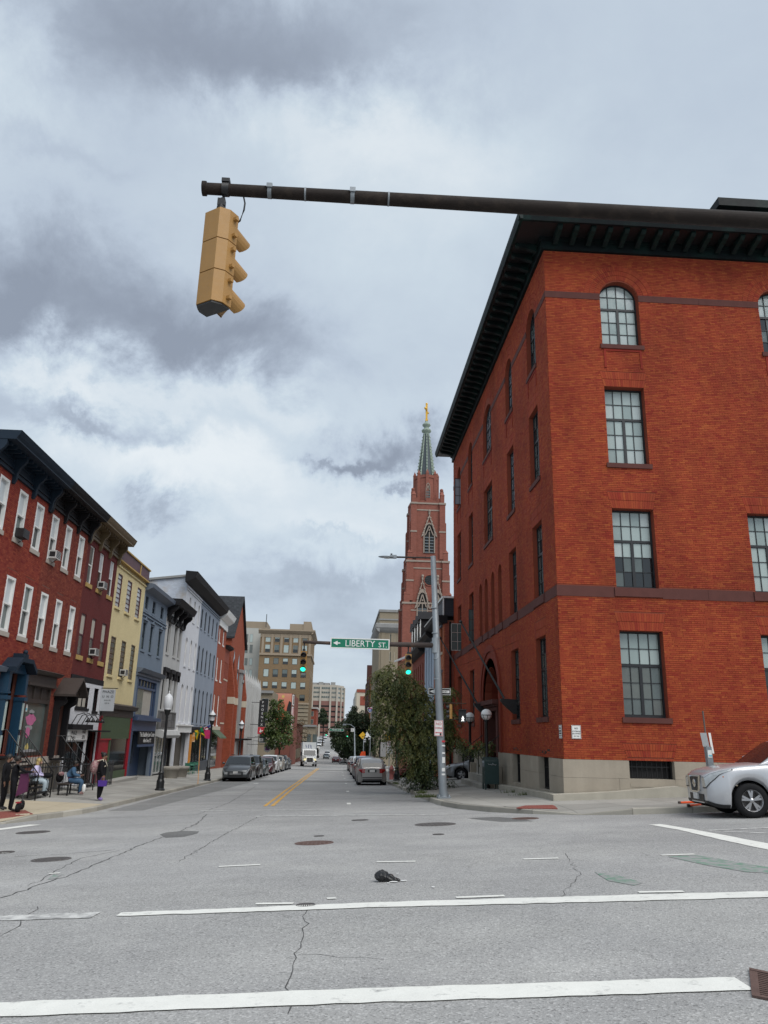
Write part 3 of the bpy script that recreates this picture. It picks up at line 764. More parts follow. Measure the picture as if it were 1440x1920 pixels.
def steel_window(root, fr, a0, a1, z0, z1, fmat, inset=.28, arch=None, cols=4, top=2, low=3, split=.40, mats=None, fine=True):
 """black steel casement: transom lights over a pair of casements; every light is a pane"""
 d1, d0 = -inset, -inset-.07; b=MB(fr); t = .055
 zT = z1-(z1-z0)*split                                     # transom bar
 if arch is None: ring(b, a0, a1, z0, z1, t, d0, d1, .09)
 else:
  b.box(a0, a0+t, d0, d1, z0, arch); b.box(a1-t, a1, d0, d1, z0, arch); b.box(a0+t, a1-t, d0, d1, z0, z0+.09)
  o, i = arc(a0, a1, arch, z1, 14), arc(a0+t, a1-t, arch, z1-t, 14)
  for k in range(len(o)-1): b.plate([i[k], i[k+1], o[k+1], o[k]], d0, d1)
 b.box(a0+t, a1-t, d0, d1+.004, zT-.045, zT+.045)
 c = (a0+a1)/2; b.box(c-.05, c+.05, d0, d1+.006, z0+.09, zT-.045)
 xs_ = [a0+t+(a1-a0-2*t)*k/cols for k in range(cols+1)]
 zt_ = [zT+.045+(z1-t-zT-.045)*k/top for k in range(top+1)]; zl_ = [z0+.09+(zT-.045-z0-.09)*k/low for k in range(low+1)]
 def topz(x):
  if arch is None: return z1-t
  k = (x-(a0+a1)/2)/((a1-a0)/2-t); return arch+(z1-t-arch)*math.sqrt(max(0, 1-k*k))
 for x in xs_[1:-1]:
  b.box(x-.012, x+.012, d0+.01, d1-.008, zT, topz(x))
  if abs(x-c) > .06: b.box(x-.012, x+.012, d0+.01, d1-.008, z0+.09, zT)
 for z in zt_[1:-1]:
  if arch is None or z < arch: h = 0
  else: h = (a1-a0)/2-((a1-a0)/2-t)*math.sqrt(max(0, 1-((z-arch)/(z1-t-arch))**2))
  b.box(a0+max(t, h), a1-max(t, h), d0+.01, d1-.01, z-.011, z+.011)
 for z in zl_[1:-1]: b.box(a0+t, a1-t, d0+.01, d1-.01, z-.011, z+.011)
 w = b.B('window', fmat, root)
 mm = mats or (lambda r, k: MT.glass_blind)
 for i in range(cols):
  xa, xb = xs_[i]+.012, xs_[i+1]-.012
  for k in range(low): pane(w, fr, xa, xb, zl_[k]+.011, zl_[k+1]-.011, d0+.03+random.uniform(0, .004), mm(k, i))
  for k in range(top):
   zb_, zt2 = zt_[k]+.011, zt_[k+1]-.011
   if arch is None or zt2 <= min(topz(xa), topz(xb)): pane(w, fr, xa, xb, zb_, zt2, d0+.03+random.uniform(0, .004), mm(low+k, i))
   else:
    n = 5; tp = [(xa+(xb-xa)*j/n, max(zb_+.01, min(zt2, topz(xa+(xb-xa)*j/n)))) for j in range(n+1)]
    pane_poly(w, fr, [(xa, zb_), (xb, zb_)]+tp[::-1], d0+.03, mm(low+k, i))
 return w

# ================================================================== corner building (four storeys, red brick)
main = thing('brick_building', 'large four storey red brick corner building with dark bracketed eaves', 'building', (XR, YF, -2.6))
ZS, ZT = -.57, 18.2                                     # top of the stone base, underside of the frieze
YE, XE = 49.55, 18.0
ARCH4 = lambda a0, a1: (a0, a1, 14.27, 17.0, 16.3)
f_ops = [ARCH4(9.34, 10.83), (15.55, 17.05, 14.27, 17.0, 16.3)]
for (z0, z1) in ((9.55, 12.55), (5.05, 7.87), (.77, 3.59)):
 f_ops.append((9.30, 10.78, z0, z1, None))
 f_ops.append((15.55, 17.05, z0, z1, None) if z0 > 9 else (14.17, 15.65, z0, z1, None))
bays = [(27.08, 28.5), (31.36, 32.74), (36.26, 38.45), (41.98, 43.4), (46.4, 47.82)]
s_ops, side_windows = [], []
for i, (a, c) in enumerate(bays):
 h = (c-a)/2
 s_ops.append((a, c, 14.22, 16.97, 16.25)); s_ops.append((a, c, 9.55, 12.5, None))
 if i != 2: s_ops += [(a, c, 5.06, 7.86, None), (a, c, .77, 3.59, None)]
slots = [(34.38, 35.2), (36.1, 36.92), (37.8, 38.62), (39.36, 40.22)]
for a, c in slots: s_ops.append((a, c, 5.06, 7.82, 7.4))
ENT = (35.75, 39.05, ZS, 3.32, 1.75)
s_ops.append(ENT)
b=MB(FF); wall(b, XR, XE, ZS, ZT, f_ops, .34); b.B('wall', MT.mortar_main, main)
b=MB(FRR); wall(b, YF, YE, ZS, ZT, s_ops, .34); b.B('wall', MT.mortar_main, main)
b=MB(); b.box(XR+.35, XE, YF+.9, YE, 17.9, 18.6); b.face([(XE, YF, -2.6), (XE, YE, -2.6), (XE, YE, 18.2), (XE, YF, 18.2)]); b.face([(XR, YE, -2.6), (XE, YE, -2.6), (XE, YE, 18.2), (XR, YE, 18.2)]); b.B('rear_wall', MT.mortar_main, main)
fan = []; fan_ops_f, fan_ops_s = [], []
def fans(ops, lst):
 out = []
 for (a0, a1, z0, z1, s) in ops:
  if a1-a0 > 2.5 and s is not None: continue
  if s is None:
   out += flat_arch(a0, a1, z1, .60); lst.append((a0, a1, z1, z1+.60, ('flare', .14)))
  elif a1-a0 > 1.2:
   out += round_arch(a0, a1, s, (a1-a0)/2, (a1-a0)/2+.62); c = (a0+a1)/2; r = (a1-a0)/2+.62; lst.append((c-r, c+r, s, s+r, s))
  else:
   out += round_arch(a0, a1, s, (a1-a0)/2, (a1-a0)/2+.22, rows=1); c = (a0+a1)/2; r = (a1-a0)/2+.22; lst.append((c-r, c+r, s, s+r, s))
 return out
ff_, sf_ = fans(f_ops, fan_ops_f), fans(s_ops, fan_ops_s)
fan_ops_f.append((9.3, 10.83, -.47, -.05, ('flare', .14))); ff_ += flat_arch(9.3, 10.83, -.47, .42)
BELTS = [(4.70, 5.07), (16.15, 16.42)]
belt_cut = lambda lo, hi: [(lo, hi, z0, z1, None) for z0, z1 in BELTS]
panels_f = [(9.36, 10.80, 13.32, 14.06, None), (15.57, 17.03, 13.32, 14.06, None)]
panels_s = [(a+.03, c-.03, 13.32, 14.0, None) for a, c in bays]
bricks(main, FF, XR-.012, XE, ZS, ZT, f_ops+fan_ops_f+belt_cut(XR-1, XE), MT.brick_main, single=190)
EA = (34.85, 40.0)                                      # outer edge of the entrance arch
bricks(main, FRR, YF, YE, ZS, ZT, s_ops+fan_ops_s+belt_cut(YF, YE)+[(EA[0], EA[1], ZS, 4.36, 1.8)], MT.brick_main, single=100)
voussoirs(main, FF, ff_, MT.brick_main); voussoirs(main, FRR, sf_, MT.brick_main)
# recessed panels under the top windows
for fr, ps in ((FF, panels_f), (FRR, panels_s)):
 for (a0, a1, z0, z1, _) in ps:
  b=MB(fr); b.box(a0, a1, .0, .035, z1-.06, z1+.05); b.box(a0, a1, 0, .06, z1+.05, z1+.11); b.box(a0, a0+.08, 0, .035, z0, z1-.06); b.box(a1-.08, a1, 0, .035, z0, z1-.06)
  b.B('window_panel', MT.brick_main, main)
# belt courses cut round the openings, sills
for z0, z1 in BELTS:
 for fr, ops, lo, hi in ((FF, f_ops, XR-.03, XE), (FRR, s_ops, YF-.03, YE)):
  cuts = sorted((o[0]-(.0 if z0 > 10 else .09), o[1]+(.0 if z0 > 10 else .09)) for o in ops if o[2]-.35 < z1 and o[3] > z0)
  x = lo
  for l, r in cuts+[(hi, hi)]:
   n = max(1, int((l-x)/1.6))
   for i in range(n):
    if l-x > .05:
     b=MB(fr); b.box(x+(l-x)*i/n+.003, x+(l-x)*(i+1)/n-.003, -.05, .03, z0, z1); b.B('belt_stone', MT.brownstone, main)
   x = max(x, r)
for fr, ops in ((FF, f_ops), (FRR, s_ops)):
 for o in ops:
  if o == ENT: continue
  low = 5 < o[2] < 5.2
  b=MB(fr); b.box(o[0]-.085, o[1]+.085, -.36, .065, o[2]-(.31 if low else .17), o[2]-.001); b.B('sill', MT.brownstone, main)
# windows
def blind(full):
 def f(k, i):
  return pick(('glass_blind', 3), ('glass_blind2', 1), ('glass_blind3', 1)) if k >= full else MT.glass_dark if random.random() < .7 else MT.glass_mid
 return f
D('glass_shade', (.105, .118, .105), .12, var=.3, vs=1.2, spec=.7, coat=.6)
for o in f_ops:
 a0, a1, z0, z1, s = o
 first = a0 < 12
 if first: mm = {14.27: blind(0), 9.55: blind(0), 5.05: blind(2), .77: (lambda k, i: pick(('glass_blind', 2), ('glass_blind2', 2)) if k > 2 else pick(('glass_shade', 3), ('glass_mid', 1)))}[z0]
 else: mm = blind(3) if z0 > 9 or z0 < 2 else blind(0)
 steel_window(main, FF, a0, a1, z0, z1, MT.window_black, .26, s, mats=mm)
for i, o in enumerate(s_ops):
 if o == ENT: continue
 a0, a1, z0, z1, s = o
 if a1-a0 < 1: steel_window(main, FRR, a0, a1, z0, z1, MT.window_black, .22, s, cols=2, top=1, low=2, mats=lambda k, i: MT.glass_dark)
 else:
  bright = (i in (4, 5, 8))
  steel_window(main, FRR, a0, a1, z0, z1, MT.window_black, .16, s, cols=4, top=2, low=3, mats=(lambda k, i: MT.glass_sky) if bright else (lambda k, i: pick(('glass_mid', 2), ('glass_shade', 1.5), ('glass_dark', 1))))
# casements standing open
def open_sash(fr, a, z0, z1, reach, mat, swing=.12):
 b=MB(fr); t = .035; n = 3
 for (d0, d1, za, zb) in ((-.25, -.25+t, z0, z1), (-.25+reach-t, -.25+reach, z0, z1), (-.25, -.25+reach, z0, z0+t), (-.25, -.25+reach, z1-t, z1), (-.25+reach/2-.01, -.25+reach/2+.01, z0, z1)):
  b.box(a, a+.03, d0, d1, za, zb)
 for k in (1, 2): b.box(a, a+.03, -.25, -.25+reach, z0+(z1-z0)*k/3-.01, z0+(z1-z0)*k/3+.01)
 w = b.B('open_casement', mat, main)
 for k in range(3):
  for j in range(2):
   bb=MB(fr); bb.box(a+.012, a+.018, -.25+reach*j/2+.02, -.25+reach*(j+1)/2-.02, z0+(z1-z0)*k/3+.02, z0+(z1-z0)*(k+1)/3-.02); bb.B('pane', MAT['glass_sky' if z0 > 14 else 'glass_mid'], w)
D('casement_pale', (.45, .44, .41), .5, var=.1)
open_sash(FRR, 46.8, 14.35, 16.1, .58, MT.window_black)
open_sash(FRR, 47.0, 5.1, 6.75, .80, MT.casement_pale)
open_sash(FRR, 42.7, 5.2, 6.95, .42, MT.window_black)
# stone base in blocks
def stone_base(fr, lo, hi, ops, zlow):
 zc = [(-1.12, ZS, .07), (-1.78, -1.12, .07), (zlow, -1.78, .10)]
 for r, (za, zb, pr) in enumerate(zc):
  cuts = sorted((o[0], o[1]) for o in ops if o[2] < (za+zb)/2 < o[3]); x = lo
  for l, rr in cuts+[(hi, hi)]:
   n = max(1, round((l-x)/(1.55+.2*(r % 2))))
   for i in range(n):
    if l-x > .05:
     b=MB(fr); b.box(x+(l-x)*i/n+.004, x+(l-x)*(i+1)/n-.004, -.38, pr+random.uniform(-.002, .002), za+.003, zb-.003); b.B('stone_block', MT.base_stone, main)
   x = max(x, rr)
  for o in ops:                                   # stones above a window head or below its sill within the course
   if o[2] < za and o[3] > za and o[3] < zb-.02 and not (o[2] < (za+zb)/2 < o[3]): pass
bw_f = [(9.33, 10.80, -1.24, -.47, None)]
bw_s = [(27.05, 28.44, -1.64, -.465, None), (31.32, 32.7, -1.66, -.465, None), (35.62, 39.15, -9, 0, None), (41.88, 47.62, -9, -.44, None)]
stone_base(FF, XR-.07, XE, bw_f, -2.6); stone_base(FRR, YF-.07, YE, bw_s, -2.9)
for fr, ops in ((FF, bw_f), (FRR, bw_s[:2])):
 for (a0, a1, z0, z1, _) in ops:
  b=MB(fr); b.box(a0, a1, -.36, -.30, z0, z1+.1)
  w = b.B('basement_window', MT.ink_black, main)
  b=MB(fr); ring(b, a0, a1, z0, z1+.02, .05, -.2, -.14)
  for k in range(1, 9): b.box(a0+(a1-a0)*k/9-.012, a0+(a1-a0)*k/9+.012, -.19, -.16, z0, z1)
  b.box(a0, a1, -.195, -.155, z0+(z1-z0)*.6, z0+(z1-z0)*.6+.03); b.B('grille', MT.black_metal, w)
  b=MB(fr); b.box(a0-.0, a1+.0, -.37, .08, z0-.12, z0-.002); b.B('sill', MT.base_stone, w)
  b=MB(fr); b.box(a0, a1, -.37, .012, -.465, z1+.16); b.B('lintel', MT.black_metal, w)
# garage door in the base, the passage behind it is dark
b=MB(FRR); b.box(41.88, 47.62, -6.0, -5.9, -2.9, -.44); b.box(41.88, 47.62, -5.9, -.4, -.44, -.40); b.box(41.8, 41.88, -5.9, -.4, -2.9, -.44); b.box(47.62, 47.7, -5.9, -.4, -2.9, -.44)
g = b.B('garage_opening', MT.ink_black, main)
b=MB(FRR); b.box(41.88, 47.62, -.3, -.2, -.62, -.44); b.box(44.9, 45.0, -.3, -.2, -2.9, -.62); b.box(41.88, 42.0, -.3, -.2, -2.9, -.62); b.box(47.5, 47.62, -.3, -.2, -2.9, -.62); b.B('door_frame', MT.black_metal, g)
b=MB(FRR); b.box(45.0, 47.5, -.28, -.24, -2.9, -.62); b.B('door_leaf', MT.plastic_black, g)
# entrance: stepped brick arch rings, recessed dark red doorway
D('red_door', (.085, .012, .012), .5, var=.2)
D('red_plaster', (.20, .038, .022), .8, var=.25, vs=2, bump=.2)
ep = []
for k, (ins, pr) in enumerate(((0, .10), (.32, .05), (.62, .0))):
 o_, i_ = arc(EA[0]+ins, EA[1]-ins, 1.8, 4.36-ins, 18), arc(EA[0]+ins+.30, EA[1]-ins-.30, 1.8, 4.36-ins-.30, 18)
 if k == 2: i_ = arc(ENT[0], ENT[1], ENT[4], ENT[3], 18)
 b=MB(FRR)
 for j in range(len(o_)-1): b.plate([i_[j], i_[j+1], o_[j+1], o_[j]], -.3, pr)
 x0, x1 = EA[0]+ins, i_[0][0]; b.box(x0, x1, -.3, pr, ZS, 1.8); b.box(i_[-1][0], EA[1]-ins, -.3, pr, ZS, 1.8)
 b.B('entrance_arch', MT.red_plaster, main)
b=MB(FRR); b.plate([(ENT[0], -2.4), (ENT[1], -2.4)]+arc(ENT[0], ENT[1], ENT[4], ENT[3])[::-1], -1.5, -1.4); b.B('vestibule_wall', MT.red_door, main)
b=MB(FRR)
for a in (ENT[0]+.02, ENT[1]-.12): b.box(a, a+.1, -1.4, -.34, -2.4, 1.75)
ar = arc(ENT[0], ENT[1], ENT[4], ENT[3], 12)
for p, q in zip(ar[:-1], ar[1:]): b.face([(p[0], -.34, p[1]), (q[0], -.34, q[1]), (q[0], -1.4, q[1]), (p[0], -1.4, p[1])])
b.B('vestibule_side', MT.red_plaster, main)
b=MB(FRR); b.box(36.3, 38.5, -1.4, -1.3, -1.0, 1.2); b.box(37.38, 37.42, -1.3, -1.27, -1.0, 1.2); dr = b.B('door', MT.red_door, main)
b=MB(FRR); b.box(36.5, 37.2, -1.3, -1.28, .1, 1.0); b.box(37.6, 38.3, -1.3, -1.28, .1, 1.0); b.B('pane', MT.glass_dark, dr)
b=MB(FRR); b.box(35.5, 39.3, -1.2, .22, 1.42, 1.52); b.box(35.6, 39.2, -1.2, .12, 1.25, 1.42); b.box(35.42, 39.38, -1.2, .34, 1.52, 1.72); b.box(35.75, 36.15, -1.2, .05, -1.0, 1.25); b.box(38.65, 39.05, -1.2, .05, -1.0, 1.25); b.B('door_surround', MT.brownstone, main)
# entrance steps
st = MB(FRR)
zst = -.98; rows = [(1.40, -2.22), (1.05, -1.92), (.70, -1.62), (.36, -1.30)]
for i, (reach, zt) in enumerate(rows):
 b=MB(FRR); b.box(34.85+.12*i, 40.1-.05*i, -.02+.0*i if i == 3 else rows[i+1][0]-.02, reach, zt-.36, zt); b.B('step', MT.kerb_granite, main)
b=MB(FRR); b.box(35.3, 39.6, -1.4, .34, -1.35, zst); b.B('landing', MT.kerb_granite, main)
b=MB(FRR); b.box(39.62, 40.1, .10, .62, -2.6, -1.15); b.box(34.7, 35.2, .10, .62, -2.6, -1.15); b.B('step_cheek', MT.base_stone, main)
b=MB(FRR)
for a in (39.5, 35.35): b.tube([(a, .05, .15), (a, 1.0, -.55)], .02, 6); b.tube([(a, 1.0, -.55), (a, 1.0, -1.5)], .018, 6)
b.B('handrail', MT.black_metal, main)
# sloping concrete plinth at the foot of the corner
D('plinth', (.37, .345, .29), .9, var=.2, vs=2, bump=.3, bs=45, fine=.2, streak=.15)
def plinth(fr, pts, w):
 for (a, z), (c, y) in zip(pts[:-1], pts[1:]):
  b=MB(fr); vs = [(a, .11, z-.6), (a, w, z-.6), (a, w, z), (a, .11, z), (c, .11, y-.6), (c, w, y-.6), (c, w, y), (c, .11, y)]
  b.mesh(vs, [(0, 1, 2, 3), (7, 6, 5, 4), (3, 2, 6, 7), (1, 0, 4, 5), (2, 1, 5, 6), (0, 3, 7, 4)]); b.B('plinth_block', MT.plinth, main)
plinth(FF, [(6.72, -1.62), (8.55, -1.51), (8.56, -1.51), (10.7, -1.30), (10.71, -1.30), (11.6, -1.42), (13.6, -1.46)], .50)
plinth(FRR, [(25.0, -1.62), (28.2, -1.70), (31.4, -1.78), (34.6, -1.86)], .46)
# eaves: frieze, soffit, brackets, gutter
fz = 18.2
b=MB(FF); b.box(XR-.12, XE, -.2, .12, fz, fz+.36); b.box(XR-.20, XE, -.2, .20, fz+.36, fz+.5); b.B('frieze', MT.copper_dark, main)
b=MB(FRR); b.box(YF-.115, YE+.1, -.2, .118, fz+.002, fz+.36); b.box(YF-.19, YE+.2, -.2, .198, fz+.362, fz+.498); b.B('frieze', MT.copper_dark, main)
OV = 1.12
b=MB(); b.slab([(XR-OV, YF-OV), (XE, YF-OV), (XE, YF+.3), (XR+.3, YF+.3), (XR+.3, YE+.35), (XR-OV, YE+.35)], fz+.50, fz+.60); b.B('soffit', MT.black_metal, main)
b=MB(FF); b.prism([(OV-.04, fz+.46), (OV+.06, fz+.46), (OV+.13, fz+.66), (OV+.13, fz+.80), (OV-.04, fz+.80)], XR-OV-.13, XE); b.B('gutter', MT.copper_dark, main)
b=MB(FRR); b.prism([(OV-.04, fz+.462), (OV+.058, fz+.462), (OV+.128, fz+.66), (OV+.128, fz+.798), (OV-.04, fz+.798)], YF-OV-.12, YE+.38); b.B('gutter', MT.copper_dark, main)
br = None
def bracket_mesh(fr, a):
 b=MB(fr); prof = [(.2, fz+.498), (OV-.1, fz+.498), (OV-.1, fz+.40), (OV-.22, fz+.33), (.55, fz+.28), (.2, fz+.16)]
 b.prism(prof, a-.09, a+.09); return b
for fr, lo, hi in ((FF, XR+.1, XE), (FRR, YF+.1, YE)):
 n = int((hi-lo)/.66); first = None
 for k in range(n):
  a = lo+.3+k*(hi-lo-.4)/n
  if first is None: first = bracket_mesh(fr, a).B('eaves_bracket', MT.copper_dark, main); fa = a
  else:
   o = first.copy(); COL.objects.link(o); p, q = fr(a, 0, 0), fr(fa, 0, 0); o.location = Vector(p)-Vector(q)
b=MB(); z1_ = fz+.80
b.mesh([(XR-OV, YF-OV, z1_), (XE, YF-OV, z1_), (XE, YE+.3, z1_), (XR-OV, YE+.3, z1_), (XR+4, YF+4, z1_+1.1), (XE, YF+4, z1_+1.1), (XE, YE-4, z1_+1.1), (XR+4, YE-4, z1_+1.1)],
       [(0, 1, 5, 4), (1, 2, 6, 5), (2, 3, 7, 6), (3, 0, 4, 7), (4, 5, 6, 7)]); b.B('roof', MT.copper_dark, main)
b=MB(); px, py, pz = 16.9, 29.0, 19.4; XE2 = 23
b.box(px, XE2, py, py+9, pz, 23.0); b.slab([(px-.9, py-.9), (XE2, py-.9), (XE2, py+9.5), (px-.9, py+9.5)], 23.0, 23.4)
b.mesh([(px-.9, py-.9, 23.4), (XE2, py-.9, 23.4), (XE2, py+9.5, 23.4), (px-.9, py+9.5, 23.4), (px+2, py+2.2, 24.3), (XE2, py+2.2, 24.3), (XE2, py+7, 24.3), (px+2, py+7, 24.3)], [(0, 1, 5, 4), (3, 0, 4, 7), (4, 5, 6, 7), (2, 3, 7, 6)]); b.B('roof_pavilion', MT.copper_dark, main)
# flagpoles leaning out beside the door
for (bu, tu, y) in (((894, 1318), (825.5, 1196), 39.6), ((945, 1309), (864, 1166), 35.2)):
 p = atX(bu[0], bu[1], 6.75); y = p.y; top = atY(tu[0], tu[1], y-.4)
 b=MB(); b.tube([p, top], [.055, .03], 8); b.ball(top, .075, 8); fp = b.B('flagpole', MT.black_metal, main)
 b=MB(FRR); dd = XR-p.x; b.prism([(0, p.z-.05), (dd+.15, p.z-.02), (dd+.15, p.z-.1), (dd-.05, p.z-.32), (.1, p.z-.62), (0, p.z-.62)], y-.14, y+.14); b.B('pole_bracket', MT.black_metal, fp)
 b=MB(); b.tube([p+(top-p)*.55, Vector((XR, y+.2, p.z+2.3))], .006, 4); b.B('halyard', MT.black_metal, fp)

# ================================================================== left terrace
D('brick_a', (.25, .05, .034), .8, var=.22, vs=.8, bump=.2, bs=45, tone=.28, streak=.10)
D('mortar_a', (.21, .075, .055), .9, var=.2)
D('brick_b', (.21, .052, .036), .8, var=.25, vs=.7, bump=.2, bs=45, tone=.32, streak=.16)
D('mortar_b', (.19, .09, .07), .9, var=.2)
BR = lambda w=.206, h=.068, m=(.2, .15, .12), v=.18: (w, h, m, v)
D('maroon_wall', (.125, .028, .026), .75, var=.14, vs=1.2, brick=BR(m=(.11, .026, .024), v=.08), streak=.06)
D('yellow_wall', (.66, .56, .32), .75, var=.08, vs=1.2, brick=BR(m=(.60, .51, .29), v=.03), streak=.05)
D('slate_wall', (.165, .205, .255), .75, var=.10, vs=.9, bump=.1, bs=30, streak=.10)
D('pale_wall', (.45, .45, .44), .8, var=.12, vs=.9, bump=.15, bs=25, streak=.2)
D('white_wall', (.62, .63, .66), .8, var=.08, vs=1.0, brick=BR(m=(.56, .57, .6), v=.03), streak=.06)
D('peeling_wall', (.50, .54, .61), .85, var=.12, vs=1.0, brick=BR(m=(.42, .45, .5), v=.08), second=(.40, .33, .25), smix=.40, sscale=.55)
D('bluegrey_wall', (.25, .285, .34), .8, var=.12, vs=.6, bump=.1, bs=30, streak=.08)
D('orange_brick', (.27, .068, .04), .8, var=.15, vs=1, brick=BR(m=(.30, .10, .06)), streak=.08)
D('red_brick_far', (.27, .07, .045), .8, var=.18, vs=.6, brick=BR(m=(.22, .09, .07)), streak=.08)
D('navy_paint', (.012, .022, .036), .6, spec=.2, var=.2, vs=3)
D('teal_paint', (.012, .045, .085), .4, var=.2, vs=3)
D('bronze_paint', (.14, .10, .05), .55, var=.25, vs=4)
D('charcoal_paint', (.013, .0125, .014), .6, spec=.2, var=.2, vs=3)
D('brown_paint', (.045, .034, .029), .55, var=.2, vs=3)
D('slate_trim', (.10, .125, .165), .5, var=.15, vs=3)
D('blue_trim', (.045, .075, .145), .45, var=.15, vs=3)
D('cream_trim', (.50, .45, .36), .7, var=.1, vs=3)
D('ochre_sill', (.42, .29, .11), .75, var=.12)
D('maroon_trim', (.075, .018, .026), .5, var=.2, vs=3, streak=.25)
D('green_board', (.055, .085, .04), .6, var=.12, vs=2)
D('red_paint', (.30, .008, .02), .45, var=.12, vs=2)
D('slate_roof', (.035, .038, .042), .7, var=.3, vs=2, brick=(.3, .16, (.015, .016, .018), .25))
D('flat_roof', (.09, .09, .088), .9, var=.3)
D('metal_ac', (.52, .52, .50), .5, var=.12, vs=6)
D('glass_block', (.34, .36, .36), .15, var=.25, vs=1.4, spec=.7, coat=.5)
D('curtain', (.42, .39, .34), .7, var=.25, vs=5)
D('grey_stone', (.26, .26, .255), .85, var=.2, vs=.7, bump=.15, bs=20, streak=.15)
D('dark_interior', (.02, .02, .02), .8, var=.5, vs=3)

def zside(Y): return sw(XL, Y)
def house(name, label, Y0, Y1, zt, mat, ops, depth=10, reveal=.16, roofz=None):
 zb = zside(Y1)-.5
 r = thing(name, label, 'house', (XL, (Y0+Y1)/2, zb))
 b=MB(FL); wall(b, Y0+.004, Y1-.004, zb, zt, ops, reveal); shell(b, Y0+.004, Y1-.004, zb, zt, depth); b.B('wall', mat, r)
 b=MB(FL); b.box(Y0+.004, Y1-.004, -depth, -.02, zt-.25, zt-.05); b.B('roof', MT.flat_roof, r)
 return r
def scroll_bracket(fr, a, w, z1, h, reach, d0=0.0):
 b=MB(fr); b.prism([(d0, z1), (reach, z1), (reach, z1-h*.16), (reach*.82, z1-h*.30), (reach*.55, z1-h*.42), (reach*.38, z1-h*.62), (reach*.34, z1-h*.86), (reach*.2, z1-h), (d0, z1-h)], a-w/2, a+w/2); return b
def cornice(r, Y0, Y1, zf, zt, over, mat, nbr, mat2=None, ends=True, panel=True):
 """deep bracketed eaves: frieze with panels, scroll brackets, modillions, crown"""
 mat2 = mat2 or mat; zs = zt-.34
 b=MB(FL); b.box(Y0, Y1, .0, .05, zf, zf+.12); b.box(Y0, Y1, 0, .05, zs-.16, zs); b.box(Y0, Y1, .0, .11, zf-.05, zf+.0); b.B('frieze', mat, r)
 b=MB(FL); b.box(Y0, Y1, 0, over*.92, zs, zs+.05); b.prism([(0, zs+.05), (over*.92, zs+.05), (over, zs+.16), (over+.08, zt), (0, zt)], Y0-(.0), Y1); b.B('cornice', mat, r)
 step = (Y1-Y0)/nbr
 for k in range(nbr+1):
  a = min(max(Y0+k*step, Y0+.09), Y1-.09); scroll_bracket(FL, a, .15, zs, zs-zf+.36, over*.55).B('eaves_bracket', mat, r)
 for k in range(nbr):
  a0, a1 = Y0+k*step+.16, Y0+(k+1)*step-.16
  if panel:
   b=MB(FL); ring(b, a0, a1, zf+.16, zs-.2, .07, 0, .07); b.box(a0+.07, a1-.07, 0, .025, zf+.22, zs-.27); b.B('frieze_panel', mat2, r)
  for j in range(4):
   a = a0+(a1-a0)*(j+.5)/4; b=MB(FL); b.box(a-.05, a+.05, .05, over*.6, zs-.13, zs); b.B('modillion', mat, r)
 return r
def add_sashes(r, ops, fmat, trim=.09, sill=None, inset=-.02, **k):
 k.setdefault('depth', .15)
 return [sash_window(r, FL, o[0], o[1], o[2], o[3], fmat, inset=inset, trim=trim, sill=sill, arch=o[4], **k) for o in ops]
def O(*sp, z): return [(a, c, z[0], z[1], z[2] if len(z) > 2 else None) for a, c in sp]
SILL = (MT.stone_sill, .17)
# --- A: bright red brick, navy eaves
a3 = O((27.25, 28.08), (29.05, 29.86), (30.8, 31.62), z=(6.92, 8.84)); a2 = O((27.3, 28.1), (29.12, 29.93), (30.86, 31.7), z=(3.42, 5.48))
agr = [(30.05, 31.55, -1.0, 2.0, None), (26.9, 29.55, -1.0, 1.7, None)]
HA = house('brick_rowhouse', 'bright red brick rowhouse with navy blue eaves and blue door portal', 26.3, 32.15, 9.95, MT.mortar_a, a3+a2+agr)
lint = lambda ops: [(o[0]-.06, o[1]+.06, o[3], o[3]+.26, None) for o in ops]
bricks(HA, FL, 26.3, 32.15, -1.2, 9.15, a3+a2+agr+lint(a3+a2), MT.brick_a)
voussoirs(HA, FL, sum([flat_arch(o[0], o[1], o[3], .25, flare=.06) for o in a3+a2], []), MT.brick_a)
add_sashes(HA, a3+a2, MT.white_paint, .10, SILL)
cornice(HA, 26.3, 32.15, 9.15, 10.2, .85, MT.navy_paint, 3)
b=MB(FL); b.prism([(0, 1.95), (.28, 1.95), (.34, 2.12), (0, 2.2)], 26.3, 29.75); b.box(26.5, 29.7, 0, .08, 1.7, 1.95); b.B('shop_cornice', MT.slate_trim, HA)
b=MB(FL); ring(b, 26.9, 29.55, -1.0, 1.7, .14, -.12, .03); sh = b.B('shop_window', MT.white_paint, HA); pane(sh, FL, 27.04, 29.41, -.86, 1.56, -.06, MT.glass_mid)
def portal(r, a0, a1, z0, z1, mat, trim, glass):
 """tall door with side pilasters and a pointed hood"""
 c = (a0+a1)/2
 b=MB(FL); b.box(a0, a1, -.35, -.28, z0, z1); dr = b.B('door', mat, r)
 b=MB(FL); b.box(c-.34, c+.34, -.28, -.26, z0+1.1, z0+1.95); b.B('pane', glass, dr)
 b=MB(FL); b.box(c-.36, c+.36, -.28, -.25, z0+.2, z0+.9); b.B('door_panel', trim, dr)
 return dr
portal(HA, 30.05, 31.55, -1.0, 2.0, MT.teal_paint, MT.navy_paint, MT.glass_dark)
D('pilaster_pale', (.36, .42, .40), .6, var=.1)
